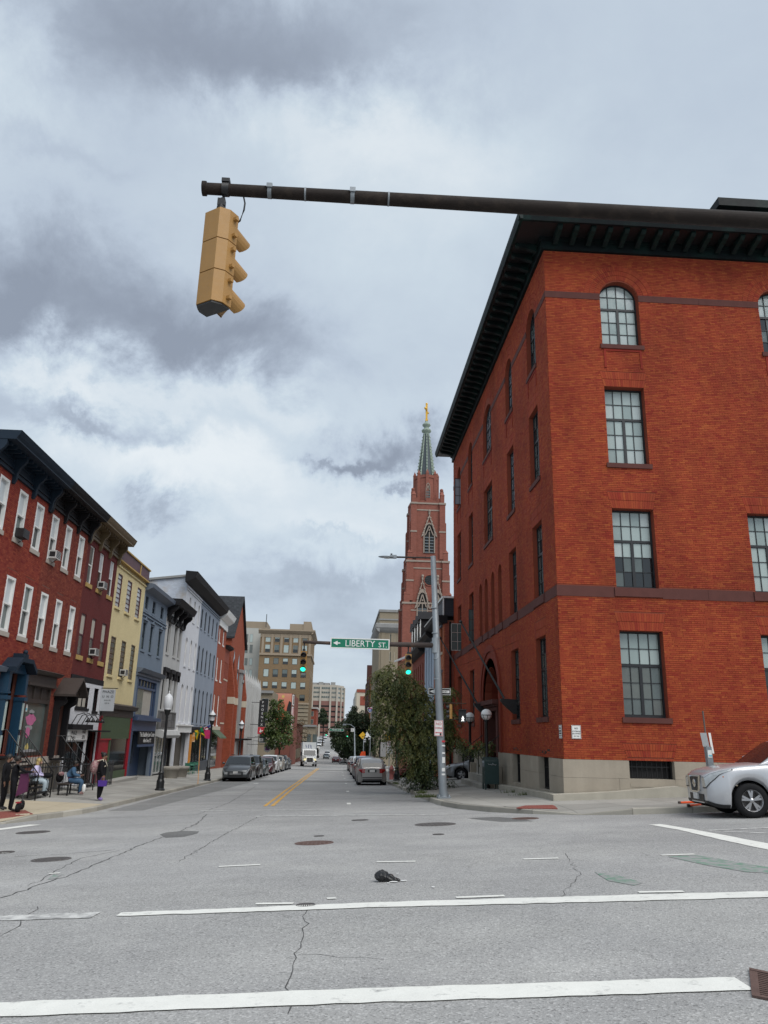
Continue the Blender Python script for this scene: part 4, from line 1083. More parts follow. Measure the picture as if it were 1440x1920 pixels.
for a in (30.0, 31.6):
 b=MB(FL); b.box(a-.12, a+.12, 0, .34, -1.05, .98); b.box(a-.15, a+.15, 0, .42, .98, 1.12); b.box(a-.15, a+.15, 0, .38, 1.2, 1.28); pl = b.B('pilaster', MT.teal_paint, HA)
 b=MB(FL); b.box(a-.05, a+.05, .34, .38, -.95, -.30); b.box(a-.05, a+.05, .34, .38, -.12, .9); b.lathe([(.0, 0), (.07, .001), (.07, .03), (0, .035)], (a, 0, 0), 8) if False else None; b.B('pilaster_strip', MT.pilaster_pale, pl)
 b=MB(FL); b.box(a-.11, a+.11, 0, .36, 1.28, 2.0); b.B('pilaster_head', MT.teal_paint, HA)
b=MB(FL)
for (p, q) in (((29.78, 2.0), (30.3, 2.38)), ((30.3, 2.38), (31.3, 2.38)), ((31.3, 2.38), (31.82, 2.0))): b.plate([p, q, (q[0], q[1]+.16), (p[0], p[1]+.16)], 0, .62)
b.B('door_hood', MT.navy_paint, HA)
b=MB(FL); b.plate([(29.95, 1.98), (31.65, 1.98), (31.25, 2.34), (30.35, 2.34)], .02, .30); b.B('hood_panel', MT.teal_paint, HA)
b=MB(FL); b.box(30.55, 31.05, .1, .5, 2.54, 2.72); b.ball((30.8, .45, 2.78), .1, 8); b.B('hood_finial', MT.navy_paint, HA)
# --- B: darker brick, black eaves
b3 = O((32.6, 33.4), (34.36, 35.14), (36.18, 36.96), z=(6.88, 8.85)); b2 = O((32.62, 33.42), (34.4, 35.16), (36.2, 36.96), z=(3.38, 5.47))
bgr = [(32.62, 35.3, -1.1, 1.75, None), (35.95, 37.25, -1.25, 1.5, None)]
HB = house('brick_rowhouse', 'brown red brick rowhouse with black eaves and a shop window of pink decals', 32.15, 37.55, 9.95, MT.mortar_b, b3+b2+bgr)
bricks(HB, FL, 32.15, 37.55, -1.2, 9.15, b3+b2+bgr+lint(b3+b2)+[(32.4, 35.6, 1.75, 2.3, None)], MT.brick_b)
voussoirs(HB, FL, sum([flat_arch(o[0], o[1], o[3], .25, flare=.06) for o in b3+b2], []), MT.brick_b)
add_sashes(HB, b3+b2, MT.white_paint, .10, SILL)
cornice(HB, 32.15, 37.55, 9.15, 10.2, .85, MT.charcoal_paint, 3)
b=MB(FL); b.box(32.42, 35.6, 0, .08, 1.78, 2.12); b.prism([(0, 2.12), (.22, 2.14), (.36, 2.27), (0, 2.36)], 32.35, 35.75); b.box(32.45, 35.55, 0, .15, 1.66, 1.78); b.B('shop_cornice', MT.brown_paint, HB)
b=MB(FL); ring(b, 32.62, 35.3, -1.1, 1.75, .13, -.14, .02); b.box(32.75, 35.17, -.12, .01, .98, 1.14)
for a in (33.5, 34.35): b.box(a-.05, a+.05, -.12, -.0, 1.14, 1.62)
sh = b.B('shop_window', MT.brown_paint, HB)
for i, (x0, x1) in enumerate(((32.75, 33.45), (33.55, 34.3), (34.4, 35.17))):
 bb=MB(FL); bb.box(x0, x1, -.12, -.06, 1.14, 1.62); bb.B('transom_panel', MT.brown_paint, sh)
pane(sh, FL, 32.75, 35.17, -.97, .98, -.09, MT.glass_mid)
D('decal_pink', (.50, .14, .28), .6, var=.4, vs=9); D('decal_grey', (.30, .30, .31), .6, var=.2); D('decal_yellow', (.58, .47, .16), .6, var=.3, vs=9)
def blob(a0, a1, z0, z1, d, mat, par, n=14, name='window_decal'):
 c, e = (a0+a1)/2, (z0+z1)/2; pts = [(c+(a1-a0)/2*random.uniform(.72, 1.05)*math.cos(2*math.pi*k/n), e+(z1-z0)/2*random.uniform(.72, 1.05)*math.sin(2*math.pi*k/n)) for k in range(n)]
 bb=MB(FL); bb.plate(pts, d, d+.004); return bb.B(name, mat, par)
blob(33.1, 34.3, .05, .58, -.088, MT.decal_pink, sh); blob(33.2, 34.1, -.10, .10, -.087, MT.decal_grey, sh); blob(33.3, 33.85, -.42, .05, -.086, MT.decal_pink, sh); blob(33.4, 34.0, .5, .72, -.088, MT.decal_grey, sh)
blob(33.5, 33.9, -.95, -.62, -.088, MT.decal_yellow, sh); blob(33.0, 34.9, -1.0, -.86, -.086, MT.decal_grey, sh)
D('poster_blue', (.16, .50, .62), .5, var=.3, vs=6)
b=MB(FL); b.box(32.82, 33.2, -.088, -.084, .62, .9); ps = b.B('window_poster', MT.sign_white, sh)
b=MB(FL); b.box(32.86, 33.16, -.083, -.081, .66, .76); b.B('poster_print', MT.poster_blue, ps)
portal(HB, 35.95, 37.25, -1.25, 1.5, MT.charcoal_paint, MT.charcoal_paint, MT.glass_dark)
for a in (35.92, 37.28):
 b=MB(FL); b.box(a-.09, a+.09, 0, .26, -1.25, .85); b.box(a-.11, a+.11, 0, .5, 1.22, 1.5); b.B('pilaster', MT.charcoal_paint, HB)
 scroll_bracket(FL, a, .13, 1.22, .7, .55).B('hood_bracket', MT.charcoal_paint, HB)
b=MB(FL); c = 36.6
for s in (-1, 1):
 b.mesh([(c, 0, 2.22), (c, .95, 2.22), (c+s*.95, .95, 1.46), (c+s*.95, 0, 1.46), (c, 0, 2.12), (c, .95, 2.12), (c+s*.95, .95, 1.36), (c+s*.95, 0, 1.36)], [(0, 1, 2, 3), (4, 5, 6, 7), (0, 1, 5, 4), (1, 2, 6, 5), (2, 3, 7, 6)])
b.plate([(c-.8, 1.4), (c+.8, 1.4), (c, 2.1)], .55, .6)
b.B('door_hood', MT.brown_paint, HB)
# stone bases, basement openings and stoops of A and B
def stoop(r, a0, a1, ztop, zbot, reach, name):
 n = 8
 for k in range(n):
  z = zbot+(ztop-zbot)*(n-k)/n; b=MB(FL); b.box(a0, a1, (reach-.5)*k/n+.5 if k else 0, (reach-.5)*(k+1)/n+.53, z-.06, z); b.B('step', MT.charcoal_paint, r)
 for a in (a0+.05, a1-.05):
  b=MB(FL); top0, top1 = (.1, ztop+.95), (reach+.15, zbot+.85)
  b.tube([(a, .02, ztop+.95), (a, .5, ztop+.95), (a, top1[0], top1[1])], .02, 6); b.tube([(a, .5, ztop+.15), (a, top1[0], top1[1]-.75)], .014, 5)
  b.tube([(a, top1[0], top1[1]), (a, top1[0], zbot-.05)], .024, 6)
  rail = b.B('handrail', MT.black_metal, r)
  for k in range(13):
   t = k/13; d = .5+(top1[0]-.5)*t; zz = ztop+.95+(top1[1]-ztop-.95)*t; bb=MB(FL); bb.tube([(a, d, zz), (a, d, zz-.78)], .009, 4); bb.B('baluster', MT.black_metal, rail)
  for k in range(2):
   d = .16+.2*k; bb=MB(FL); bb.tube([(a, d, ztop+.95), (a, d, ztop)], .009, 4); bb.B('baluster', MT.black_metal, rail)
for r, lo, hi, dr in ((HA, 26.3, 32.15, (29.8, 31.8)), (HB, 32.15, 37.55, (35.9, 37.4))):
 b=MB(FL); b.box(lo+.01, hi-.01, 0, .10, -1.45, -1.18); b.B('stone_ledge', MT.stone_sill, r)
 x = lo+.01
 while x < hi-.05:
  x2 = min(x+1.1, hi-.01); b=MB(FL)
  if not (dr[0] < (x+x2)/2 < dr[1]) and int(x*2) % 3 == 0:
   b.box(x, x2, -.3, -.2, zside(hi)-.3, -1.46); b.B('basement_window', MT.glass_dark, r)
  else: b.box(x, x2-.01, 0, .06, zside(hi)-.3, -1.46); b.B('stone_block', MT.base_stone, r)
  x = x2
stoop(HA, 30.0, 31.6, -1.05, zside(31)-.02, 1.7, 'A'); stoop(HB, 35.95, 37.25, -1.28, zside(36.6)-.02, 1.6, 'B')
# --- C: maroon, bronze eaves, white shop floor
c3 = O((37.98, 38.72), (39.62, 40.36), (41.5, 42.26), z=(6.9, 8.8)); c2 = O((37.98, 38.72), (39.66, 40.36), (41.42, 42.2), z=(3.4, 5.4))
cg = [(38.62, 40.6, .98, 1.98, None), (41.3, 42.1, .88, 2.02, None), (38.0, 40.75, -1.95, -.6, None), (41.05, 42.55, -2.75, -.12, None)]
HC = house('maroon_rowhouse', 'dark maroon painted rowhouse with bronze eaves over a white shop floor', 37.55, 42.75, 9.95, MT.maroon_wall, c3+c2+cg)
add_sashes(HC, c3, MT.white_paint, .06, (MT.ochre_sill, .2), inset=.05, depth=.07); add_sashes(HC, c2, MT.maroon_trim, .06, (MT.ochre_sill, .22), inset=.03, depth=.07, glass=MT.glass_shade, upper=(MT.curtain, MT.glass_shade))
cornice(HC, 37.55, 42.8, 9.15, 10.2, .85, MT.bronze_paint, 3, MT.bronze_paint)
b=MB(FL); wall(b, 37.6, 42.7, -2.75, 2.2, cg, .1, .045); b.face([(37.6, 0, 2.2), (42.7, 0, 2.2), (42.7, .045, 2.2), (37.6, .045, 2.2)]); b.B('painted_brick', MT.white_wall, HC)
b=MB(FL); b.box(37.58, 42.72, 0, .055, 2.2, 2.47); b.B('sign_band', MT.charcoal_paint, HC)
def plain_window(r, fr, a0, a1, z0, z1, fmat, gm, n=1, t=.06, inset=.08, name='window', sillm=None, rows=1):
 b=MB(fr); ring(b, a0, a1, z0, z1, t, -inset-.05, -inset+.02)
 for k in range(1, n): x = a0+(a1-a0)*k/n; b.box(x-t*.4, x+t*.4, -inset-.04, -inset+.01, z0+t, z1-t)
 for k in range(1, rows): z = z0+(z1-z0)*k/rows; b.box(a0+t, a1-t, -inset-.035, -inset, z-t*.3, z+t*.3)
 w = b.B(name, fmat, r)
 for k in range(n):
  for j in range(rows): pane(w, fr, a0+(a1-a0)*k/n+t*.4, a0+(a1-a0)*(k+1)/n-t*.4, z0+(z1-z0)*j/rows+t*.3, z0+(z1-z0)*(j+1)/rows-t*.3, -inset-.03, gm() if callable(gm) else gm)
 if sillm: b=MB(fr); b.box(a0-.06, a1+.06, -inset, .09, z0-.13, z0-.002); b.B('sill', sillm, w)
 return w
plain_window(HC, FL, 38.62, 40.6, .98, 1.98, MT.charcoal_paint, MT.curtain, 3, sillm=MT.charcoal_paint); plain_window(HC, FL, 41.3, 42.1, .88, 2.02, MT.charcoal_paint, MT.glass_dark, 1, rows=2, sillm=MT.charcoal_paint)
plain_window(HC, FL, 38.0, 40.75, -1.95, -.6, MT.charcoal_paint, MT.glass_dark, 2, name='shop_window')
b=MB(FL); b.box(41.05, 42.55, -.35, -.28, -2.75, -.12); portal_c = b.B('door', MT.charcoal_paint, HC); b=MB(FL); b.box(41.3, 42.3, -.28, -.26, -1.8, -.4); b.B('pane', MT.glass_dark, portal_c)
b=MB(FL); b.box(40.9, 42.75, .04, .7, -.14, -.06); b.B('door_canopy', MT.charcoal_paint, HC)
b=MB(FL); b.box(37.9, 41.0, .045, .30, -.04, .2); b.B('sign_beam', MT.charcoal_paint, HC)
sg = thing('shop_sign', 'white PHAZE UNO HAIR shop sign under four black gooseneck lamps', 'sign', (XL, 39.4, -.55))
b=MB(FL); b.box(38.05, 40.85, .05, .12, -.53, -.05); b.B('board', MT.sign_white, sg)
text('PHAZE', sg, MT.ink_black, .26, (XL+.125, 38.75, -.20), (0, 1, 0), (0, 0, 1)); text('U N O', sg, MT.ink_black, .18, (XL+.125, 38.75, -.41), (0, 1, 0), (0, 0, 1))
text('HAIR\nSPA', sg, MT.ink_black, .26, (XL+.125, 40.2, -.27), (0, 1, 0), (0, 0, 1))
for k in range(4):
 a = 38.3+k*.75; b=MB(FL); b.tube([(a, .1, .2), (a, .3, .62), (a, .62, .72), (a, .82, .5)], .022, 6); b.lathe([(.03, .0), (.06, -.06), (.15, -.2)], (a, .84, .5), 10); b.B('gooseneck_lamp', MT.black_metal, sg)
hs = thing('hanging_sign', 'pale grey PHAZE UNO sign hanging edge-on over the pavement by the yellow house', 'sign', (XL+.7, 42.5, .9))
P0, P1 = atY(191, 1292, 42.5), atY(212.5, 1333.5, 42.5)
D('sign_grey', (.43, .45, .47), .5, var=.08)
b=MB(); b.box(P0.x, P1.x, 42.47, 42.53, P1.z, P0.z); b.B('board', MT.sign_grey, hs)
for s_, f_, q in (('PHAZE', .22, .14), ('U  N  O', .19, .38), ('H A I R', .12, .57), ('S P A', .12, .72)): text(s_, hs, MT.ink_black, (P0.z-P1.z)*f_*.8, ((P0.x+P1.x)/2, 42.465, P0.z-(P0.z-P1.z)*(q*.9)), (1, 0, 0), (0, 0, 1))
b=MB(); b.tube([(XL, 42.5, P0.z+.05), (P1.x+.1, 42.5, P0.z+.05)], .025, 6); b.B('bracket', MT.black_metal, hs)
# --- D: yellow
d3 = O((43.17, 44.07), (45.22, 46.2), (47.5, 48.46), z=(6.58, 8.45)); d2 = O((43.26, 44.24), (45.42, 46.38), (47.55, 48.48), z=(2.88, 4.95))
HD = house('yellow_rowhouse', 'pale yellow rowhouse with maroon parapet above a green and red shopfront', 42.75, 49.3, 9.3, MT.yellow_wall, d3+d2)
for o in d3+d2:
 low = o[2] < 4
 plain_window(HD, FL, o[0], o[1], o[2], o[3], MT.maroon_trim if not low else MT.bronze_paint, (lambda: pick(('glass_lite', 3), ('glass_block', 1))) if not low else (lambda: pick(('glass_shade', 2), ('glass_mid', 1))), 1, t=.05, inset=.03, rows=7, sillm=MT.yellow_wall)
b=MB(FL); b.box(42.75, 49.3, 0, .16, 9.12, 9.78); b.B('parapet', MT.maroon_trim, HD)
b=MB(FL); b.box(42.75, 49.3, 0, .22, 9.04, 9.12); b.box(42.75, 49.35, -.3, .24, 9.78, 9.86); b.box(47.0, 47.12, .16, .2, 9.12, 9.78); b.B('parapet_moulding', MT.ochre_sill, HD)
b=MB(FL); b.box(42.78, 49.28, 0, .07, 8.78, 8.86); b.B('string_course', MT.yellow_wall, HD)
b=MB(FL); b.prism([(0, 1.04), (.3, 1.1), (.38, 1.3), (0, 1.42)], 42.78, 49.45); b.box(42.8, 49.25, 0, .12, .68, 1.04); b.B('shop_cornice', MT.brown_paint, HD)
b=MB(FL); b.box(42.9, 48.9, 0, .10, -.5, .68); b.B('shop_board', MT.green_board, HD)
b=MB(FL)
b.box(42.8, 42.95, .0, .16, -2.9, .68); b.box(48.9, 49.05, .0, .16, -3.0, .68); b.box(42.95, 45.1, .0, .13, -.56, -.48); b.B('shop_trim', MT.red_paint, HD)
b=MB(FL); b.box(43.25, 44.9, .01, .06, -2.9, -.56); dd_ = b.B('door', MT.red_paint, HD)
b=MB(FL); b.ball((44.7, .08, -1.8), .04, 6); b.B('handle', MT.alloy, dd_)
b=MB(FL); b.box(44.95, 45.2, .0, .1, -2.9, -.5); b.box(45.2, 48.9, .0, .09, -2.95, -2.25); b.B('shop_panel', MT.green_board, HD)
pane(HD, FL, 45.2, 48.85, -2.25, -.5, .06, MT.glass_dark, 'shop_window')
b=MB(FL); b.box(44.2, 49.2, .06, .8, -3.4, zside(47)+.13); b.B('step', MT.concrete, HD)
# --- E: slate blue
e1 = O((49.65, 50.5), (51.68, 52.55), (54.1, 55.0), z=(7.46, 8.3)); e2 = O((49.72, 50.62), (51.78, 52.6), (54.2, 55.1), z=(4.92, 6.64)); eb = [(49.95, 55.1, .82, 3.22, None), (49.9, 55.6, -3.1, -.06, None)]
HE = house('slate_blue_rowhouse', 'slate blue rowhouse with a tall glazed bay and a law office sign', 49.3, 56.1, 8.95, MT.slate_wall, e1+e2+eb, reveal=.25)
for o in e1+e2:
 sash_window(HE, FL, *o[:4], MT.navy_paint, inset=.08, trim=.06, upper=(MT.glass_dark, MT.glass_dark), sill=(MT.slate_wall, .14))
for o in e2:
 b=MB(FL); c = (o[0]+o[1])/2; b.box(o[0]-.12, o[1]+.12, 0, .09, o[3]+.12, o[3]+.19); b.plate([(c-.16, o[3]+.19), (c+.16, o[3]+.19), (c, o[3]+.42)], 0, .08); b.B('window_hood', MT.slate_wall, HE)
b=MB(FL); b.box(49.3, 56.1, 0, .08, 7.0, 7.08); b.box(49.3, 56.1, 0, .08, 7.2, 7.28); b.B('string_course', MT.slate_wall, HE)
b=MB(FL); b.prism([(0, 8.55), (.12, 8.6), (.5, 8.78), (.55, 9.02), (0, 9.08)], 49.3, 56.1); b.B('cornice', MT.slate_trim, HE)
b=MB(FL); b.box(49.42, 56.0, 0, .1, 3.3, 3.45); b.prism([(0, 3.45), (.25, 3.5), (.42, 3.72), (0, 3.8)], 49.4, 56.3); b.B('shop_cornice', MT.slate_trim, HE)
b=MB(FL); ring(b, 49.95, 55.1, .82, 3.22, .12, -.2, .03); b.box(50.07, 54.98, -.18, .0, 2.55, 2.68); b.box(54.3, 54.42, -.18, .0, .94, 2.55)
for k in range(1, 6): b.box(50.07+k*.82-.02, 50.07+k*.82+.02, -.16, -.04, 2.68, 3.1)
bw = b.B('bay_window', MT.blue_trim, HE)
for k in range(6): pane(bw, FL, 50.07+k*.82+.02, 50.07+(k+1)*.82-.02, 2.68, 3.1, -.1, MT.glass_dark)
pane(bw, FL, 50.07, 52.1, .94, 2.55, -.1, MT.glass_mid); pane(bw, FL, 52.1, 54.3, .94, 2.55, -.105, MT.curtain); pane(bw, FL, 54.42, 54.98, .94, 2.55, -.1, MT.glass_dark)
b=MB(FL); b.box(49.5, 55.9, 0, .35, .58, .8); b.box(49.55, 55.85, 0, .08, -.06, .58); b.B('shop_fascia', MT.blue_trim, HE)
b=MB(FL); b.box(49.9, 55.6, -.9, -.8, -3.3, -.06); b.box(50.2, 53.6, -.8, -.75, -3.3, -2.1); b.box(49.5, 49.9, 0, .06, -3.3, -.06); b.box(55.6, 55.9, 0, .06, -3.3, -.06); b.B('shopfront', MT.blue_trim, HE)
pane(HE, FL, 50.3, 53.5, -2.05, -.3, -.74, MT.glass_dark, 'shop_window')
es = thing('office_sign', 'dark blue office sign with white lettering The Disability Law Center', 'sign', (XL, 53.3, -.9))
b=MB(FL); b.box(51.1, 55.5, .09, .15, -.86, -.05); b.B('board', MT.charcoal_paint, es)
b=MB(FL); b.box(51.1, 55.5, .09, .17, -1.02, -.87); b.B('moulding', MT.blue_trim, es)
text('The Disability Law Center', es, MT.sign_white, .40, (XL+.16, 53.3, -.28), (0, 1, 0), (0, 0, 1), sx=.95); text('elliott Dow, LLC', es, MT.sign_white, .32, (XL+.16, 53.4, -.65), (0, 1, 0), (0, 0, 1))
# --- F: pale grey with black ornament
f1 = O((56.9, 57.85), (59.3, 60.25), (61.0, 61.85), z=(5.42, 7.62)); f2 = O((56.85, 57.9), (59.0, 60.0), (60.95, 61.85), z=(1.45, 4.08)); fg = [(56.5, 62.0, -3.2, .0, None)]
HF = house('pale_grey_rowhouse', 'narrow pale grey rowhouse with ornate black window hoods and eaves', 56.1, 62.2, 9.0, MT.pale_wall, f1+f2+fg, reveal=.3)
for o in f1+f2:
 sash_window(HF, FL, *o[:4], MT.charcoal_paint, inset=.15, trim=.07, upper=(MT.glass_dark, MT.glass_dark), sill=(MT.pale_wall, .15))
 b=MB(FL); c = (o[0]+o[1])/2; hz = o[3]; b.box(o[0]-.16, o[1]+.16, 0, .16, hz+.02, hz+.14)
 if o in f1: b.plate([(o[0]-.1, hz+.14), (o[1]+.1, hz+.14), (c+.15, hz+.3), (c+.1, hz+.46), (c-.1, hz+.46), (c-.15, hz+.3)], 0, .15)
 else: b.plate([(o[0]-.2, hz-.0), (o[1]+.2, hz-.0), (o[1]+.2, hz+.3), (o[0]-.2, hz+.3)], .0, .2); b.box(o[0]-.18, o[0]-.04, 0, .18, hz-.45, hz); b.box(o[1]+.04, o[1]+.18, 0, .18, hz-.45, hz)
 b.B('window_hood', MT.charcoal_paint, HF)
b=MB(FL); b.box(56.1, 62.2, 0, .1, 7.98, 8.1); b.box(56.1, 62.2, 0, .06, 8.1, 8.78); b.prism([(0, 8.72), (.8, 8.78), (.9, 9.0), (1.0, 9.22), (0, 9.25)], 56.1, 62.25); b.B('cornice', MT.charcoal_paint, HF)
for a in (57.4, 59.2, 61.0):
 b=MB(FL); ring(b, a-.48, a+.48, 8.16, 8.7, .12, .06, .12); b.B('frieze_panel', MT.pale_wall, HF)
for a in (56.35, 58.3, 60.1, 62.0): scroll_bracket(FL, a, .16, 8.72, 1.1, .7).B('eaves_bracket', MT.charcoal_paint, HF)
D('collage', (.16, .16, .155), .6, var=1.0, vs=1.6)
b=MB(FL); ring(b, 56.3, 62.1, .12, 1.36, .08, .0, .12); b.box(56.38, 62.02, .0, .06, .2, 1.28); b.B('sign_band', MT.collage, HF)
for i in range(5):
 for j in range(2):
  bb=MB(FL); a = 56.5+i*1.1; bb.box(a, a+.95, .06, .09, .25+j*.52, .68+j*.52); bb.B('sign_panel', M('panel_tone', (.06+.1*random.random(),)*3, .5, var=.6, vs=4), HF)
b=MB(FL); b.prism([(0, -.35), (.5, -.5), (.62, -.3), (.5, .0), (0, .1)], 56.3, 62.0); b.B('rolled_awning', MT.pale_wall, HF)
plain_window(HF, FL, 56.6, 59.6, -2.9, -.4, MT.pale_wall, lambda: pick(('glass_mid', 1), ('glass_sky', 1)), 3, t=.1, inset=.02, name='shop_window', rows=2)
b=MB(FL); b.box(59.8, 61.2, -.6, -.5, -3.2, -.4); b.B('door', MT.charcoal_paint, HF)
b=MB(FL); b.box(56.4, 59.7, .0, .05, -3.3, -2.92); b.box(61.2, 61.35, -.1, .1, -3.3, -.35); b.B('shopfront', MT.charcoal_paint, HF)
# --- G and H: tall arched-window pair
AR = lambda z0, z1, w: (z0, z1, z1-w*.5)
g_ = [(63.75, 64.55), (65.82, 66.6), (67.92, 68.65)]; h_ = [(69.65, 70.5), (71.65, 72.5), (73.75, 74.6), (75.95, 76.8), (78.3, 79.15)]
rows4 = [(8.9, 10.68, 10.28), (5.12, 7.38, 6.98), (.7, 3.66, 3.26)]
gops = sum([O(*g_, z=z) for z in rows4], []); hops = sum([O(*h_, z=z) for z in rows4], [])
HG = house('white_rowhouse', 'tall white arched-window building with peeling exposed side wall', 62.2, 69.2, 11.65, MT.white_wall, gops+[(63.4, 68.9, -3.5, .0, None)], depth=14, reveal=.3)
for o in gops: sash_window(HG, FL, *o[:4], MT.white_paint, inset=.10, trim=.05, upper=(MT.curtain, MT.curtain), sill=(MT.white_wall, .14), arch=o[4])
b=MB(); b.mesh([(XL-.01, 62.17, -3), (XL-14, 62.17, -3), (XL-14, 62.17, 10.2), (XL-.01, 62.17, 12.05), (XL-.01, 62.21, -3), (XL-14, 62.21, -3), (XL-14, 62.21, 10.2), (XL-.01, 62.21, 12.05)], [(0, 1, 2, 3), (4, 7, 6, 5), (0, 3, 7, 4), (3, 2, 6, 7), (2, 1, 5, 6)]); b.B('side_wall', MT.peeling_wall, HG)
b=MB(); b.mesh([(XL+.1, 62.0, 12.05), (XL-14, 62.0, 10.2), (XL-14, 62.5, 10.2), (XL+.1, 62.5, 12.05), (XL+.1, 62.0, 12.22), (XL-14, 62.0, 10.37), (XL-14, 62.5, 10.37), (XL+.1, 62.5, 12.22)], [(0, 1, 2, 3), (4, 5, 6, 7), (0, 1, 5, 4), (2, 3, 7, 6), (0, 3, 7, 4)]); b.B('coping', MT.grey_stone, HG)
HH = house('blue_grey_rowhouse', 'wide blue grey building with five rows of arched dark windows', 69.2, 80.0, 11.65, MT.bluegrey_wall, hops+[(69.6, 79.6, -3.8, .1, None)], depth=14, reveal=.3)
for o in hops: sash_window(HH, FL, *o[:4], MT.charcoal_paint, inset=.07, trim=.06, upper=(pick(('glass_sky', 1), ('glass_mid', 1)), MT.glass_dark), sill=(MT.bluegrey_wall, .12), arch=o[4])
for r, lo, hi in ((HG, 61.2, 69.2), (HH, 69.2, 80.0)):
 b=MB(FL); b.prism([(0, 11.45), (.25, 11.5), (.8, 11.85), (.95, 12.3), (0, 12.35)], lo, hi); b.B('cornice', MT.charcoal_paint, r)
 b=MB(FL); b.box(max(lo, 62.25), hi-.02, 0, .07, 11.0, 11.08); b.box(max(lo, 62.25), hi-.02, 0, .1, 11.2, 11.3); b.B('string_course', MT.white_wall if r is HG else MT.bluegrey_wall, r)
b=MB(FL); b.box(63.2, 69.15, 0, .12, -.1, .42); b.box(63.1, 69.18, 0, .25, .42, .52); b.B('shop_cornice', MT.white_paint, HG)
D('bronze_door', (.085, .072, .055), .5, var=.2)
b=MB(FL); b.box(63.4, 68.9, -.7, -.6, -3.5, -.1); b.box(66.2, 66.35, -.6, -.5, -3.5, -.1); b.B('shopfront', MT.bronze_door, HG)
b=MB(FL); b.box(69.3, 79.9, 0, .12, -.25, .38); b.B('shop_fascia', MT.charcoal_paint, HH)
plain_window(HH, FL, 70.3, 79.4, -3.2, -.3, MT.charcoal_paint, lambda: pick(('glass_dark', 2), ('glass_mid', 1), ('glass_sky', .6)), 6, t=.16, inset=.1, name='shop_window')
D('orange_paint', (.55, .22, .03), .5, var=.2)
b=MB(FL); b.box(69.3, 69.7, .0, .14, -3.4, -.25); b.B('shop_pier', MT.orange_paint, HH)
D('slate_panel', (.05, .06, .075), .5)
b=MB(FL); b.box(72.5, 79.6, .02, .3, -3.9, -2.6); b.B('shop_base', MT.slate_panel, HH)
# --- I: orange red with white cornice, then a lower brick house
i_ = [(80.65, 81.5), (83.4, 84.25)]; iops = sum([O(*i_, z=(z[0], z[1])) for z in rows4], [])
HI = house('orange_rowhouse', 'orange red brick rowhouse with white cornice and narrow white windows', 80.0, 85.7, 10.6, MT.orange_brick, iops, reveal=.2)
for o in iops: sash_window(HI, FL, *o[:4], MT.white_paint, inset=.05, trim=.16, upper=(MT.curtain, MT.curtain), sill=(MT.white_paint, .14))
b=MB(FL); b.box(80.0, 85.75, 0, .12, 10.55, 11.2); b.prism([(0, 11.2), (.25, 11.25), (.75, 11.6), (.95, 12.1), (0, 12.15)], 79.95, 85.8); b.B('cornice', MT.white_paint, HI)
b=MB(FL); b.box(80.1, 85.6, 0, .15, .2, .55); b.prism([(.1, .2), (.9, -.5), (.95, -.62), (.1, .0)], 80.6, 85.2, 1); b.B('awning', [MT.cream_trim, MT.green_board], HI)
pane(HI, FL, 80.6, 84.9, -3.4, -.2, .03, MT.glass_dark, 'shop_window')
j0 = [(86.2, 86.7), (87.2, 87.7), (88.2, 88.7)]; jops = sum([O(*j0, z=z) for z in ((5.6, 7.4), (1.0, 3.4))], [])
HJ = house('brick_rowhouse', 'low narrow red brick house squeezed before the gabled church', 85.7, 89.3, 9.0, MT.red_brick_far, jops, reveal=.2)
for o in jops: sash_window(HJ, FL, *o[:4], MT.brown_paint, inset=.1, trim=.05, upper=(MT.glass_dark, MT.glass_dark), sill=(MT.cream_trim, .16))
b=MB(FL); b.prism([(0, 8.8), (.4, 8.95), (.5, 9.15), (0, 9.2)], 85.7, 89.3); b.B('cornice', MT.charcoal_paint, HJ)
# --- gabled brick church front
CH = thing('gabled_church', 'red brick gabled church front with steep dark slate roof', 'church', (XL, 96.6, zside(100)-.5)); zb = zside(100)-.5
gy0, gy1, ge, ga = 90.2, 103.0, 10.8, 16.3; gc = (gy0+gy1)/2
D('church_brick', (.25, .06, .034), .8, var=.15, vs=1, brick=BR(m=(.28, .09, .05)), streak=.08)
b=MB(FL); b.plate([(gy0, zb), (gy1, zb), (gy1, ge), (gc, ga), (gy0, ge)], -.5, .0); b.face([(gy0, -.5, zb), (gy0, -16, zb), (gy0, -16, ge), (gy0, -.5, ge)]); b.face([(gy1, -.5, zb), (gy1, -16, zb), (gy1, -16, ge), (gy1, -.5, ge)]); b.B('wall', MT.church_brick, CH)
for s, nm in ((-1, 'roof'), (1, 'roof')):
 e = gy0 if s < 0 else gy1; b=MB(FL)
 b.mesh([(e+s*.25, .3, ge-.2), (gc, .3, ga+.12), (gc, -16, ga+.12), (e+s*.25, -16, ge-.2), (e+s*.25, .3, ge-.4), (gc, .3, ga-.1), (gc, -16, ga-.1), (e+s*.25, -16, ge-.4)], [(0, 1, 2, 3), (7, 6, 5, 4), (0, 3, 7, 4), (0, 1, 5, 4), (2, 3, 7, 6)]); b.B(nm, MT.slate_roof, CH)
for a, w in ((gy0+.55, .9), (gy0+3.6, .7), (gy1-.55, .9)):
 b=MB(FL); b.box(a-w/2, a+w/2, 0, .7, zb, 4.4); b.prism([(0, 4.4), (.7, 4.4), (.05, 8.4), (0, 8.4)], a-w/2, a+w/2); bt = b.B('buttress', MT.church_brick, CH)
 b=MB(FL); b.box(a-w/2-.03, a+w/2+.03, 0, .74, 3.1, 3.85); b.B('stone_band', MT.cream_trim, bt)
for a in (93.2, 97.6):
 pts = [(a-.55, 4.6), (a+.55, 4.6), (a+.55, 8.2), (a, 9.4), (a-.55, 8.2)]; pane_poly(CH, FL, pts, .03, MT.glass_dark, 'lancet_window')
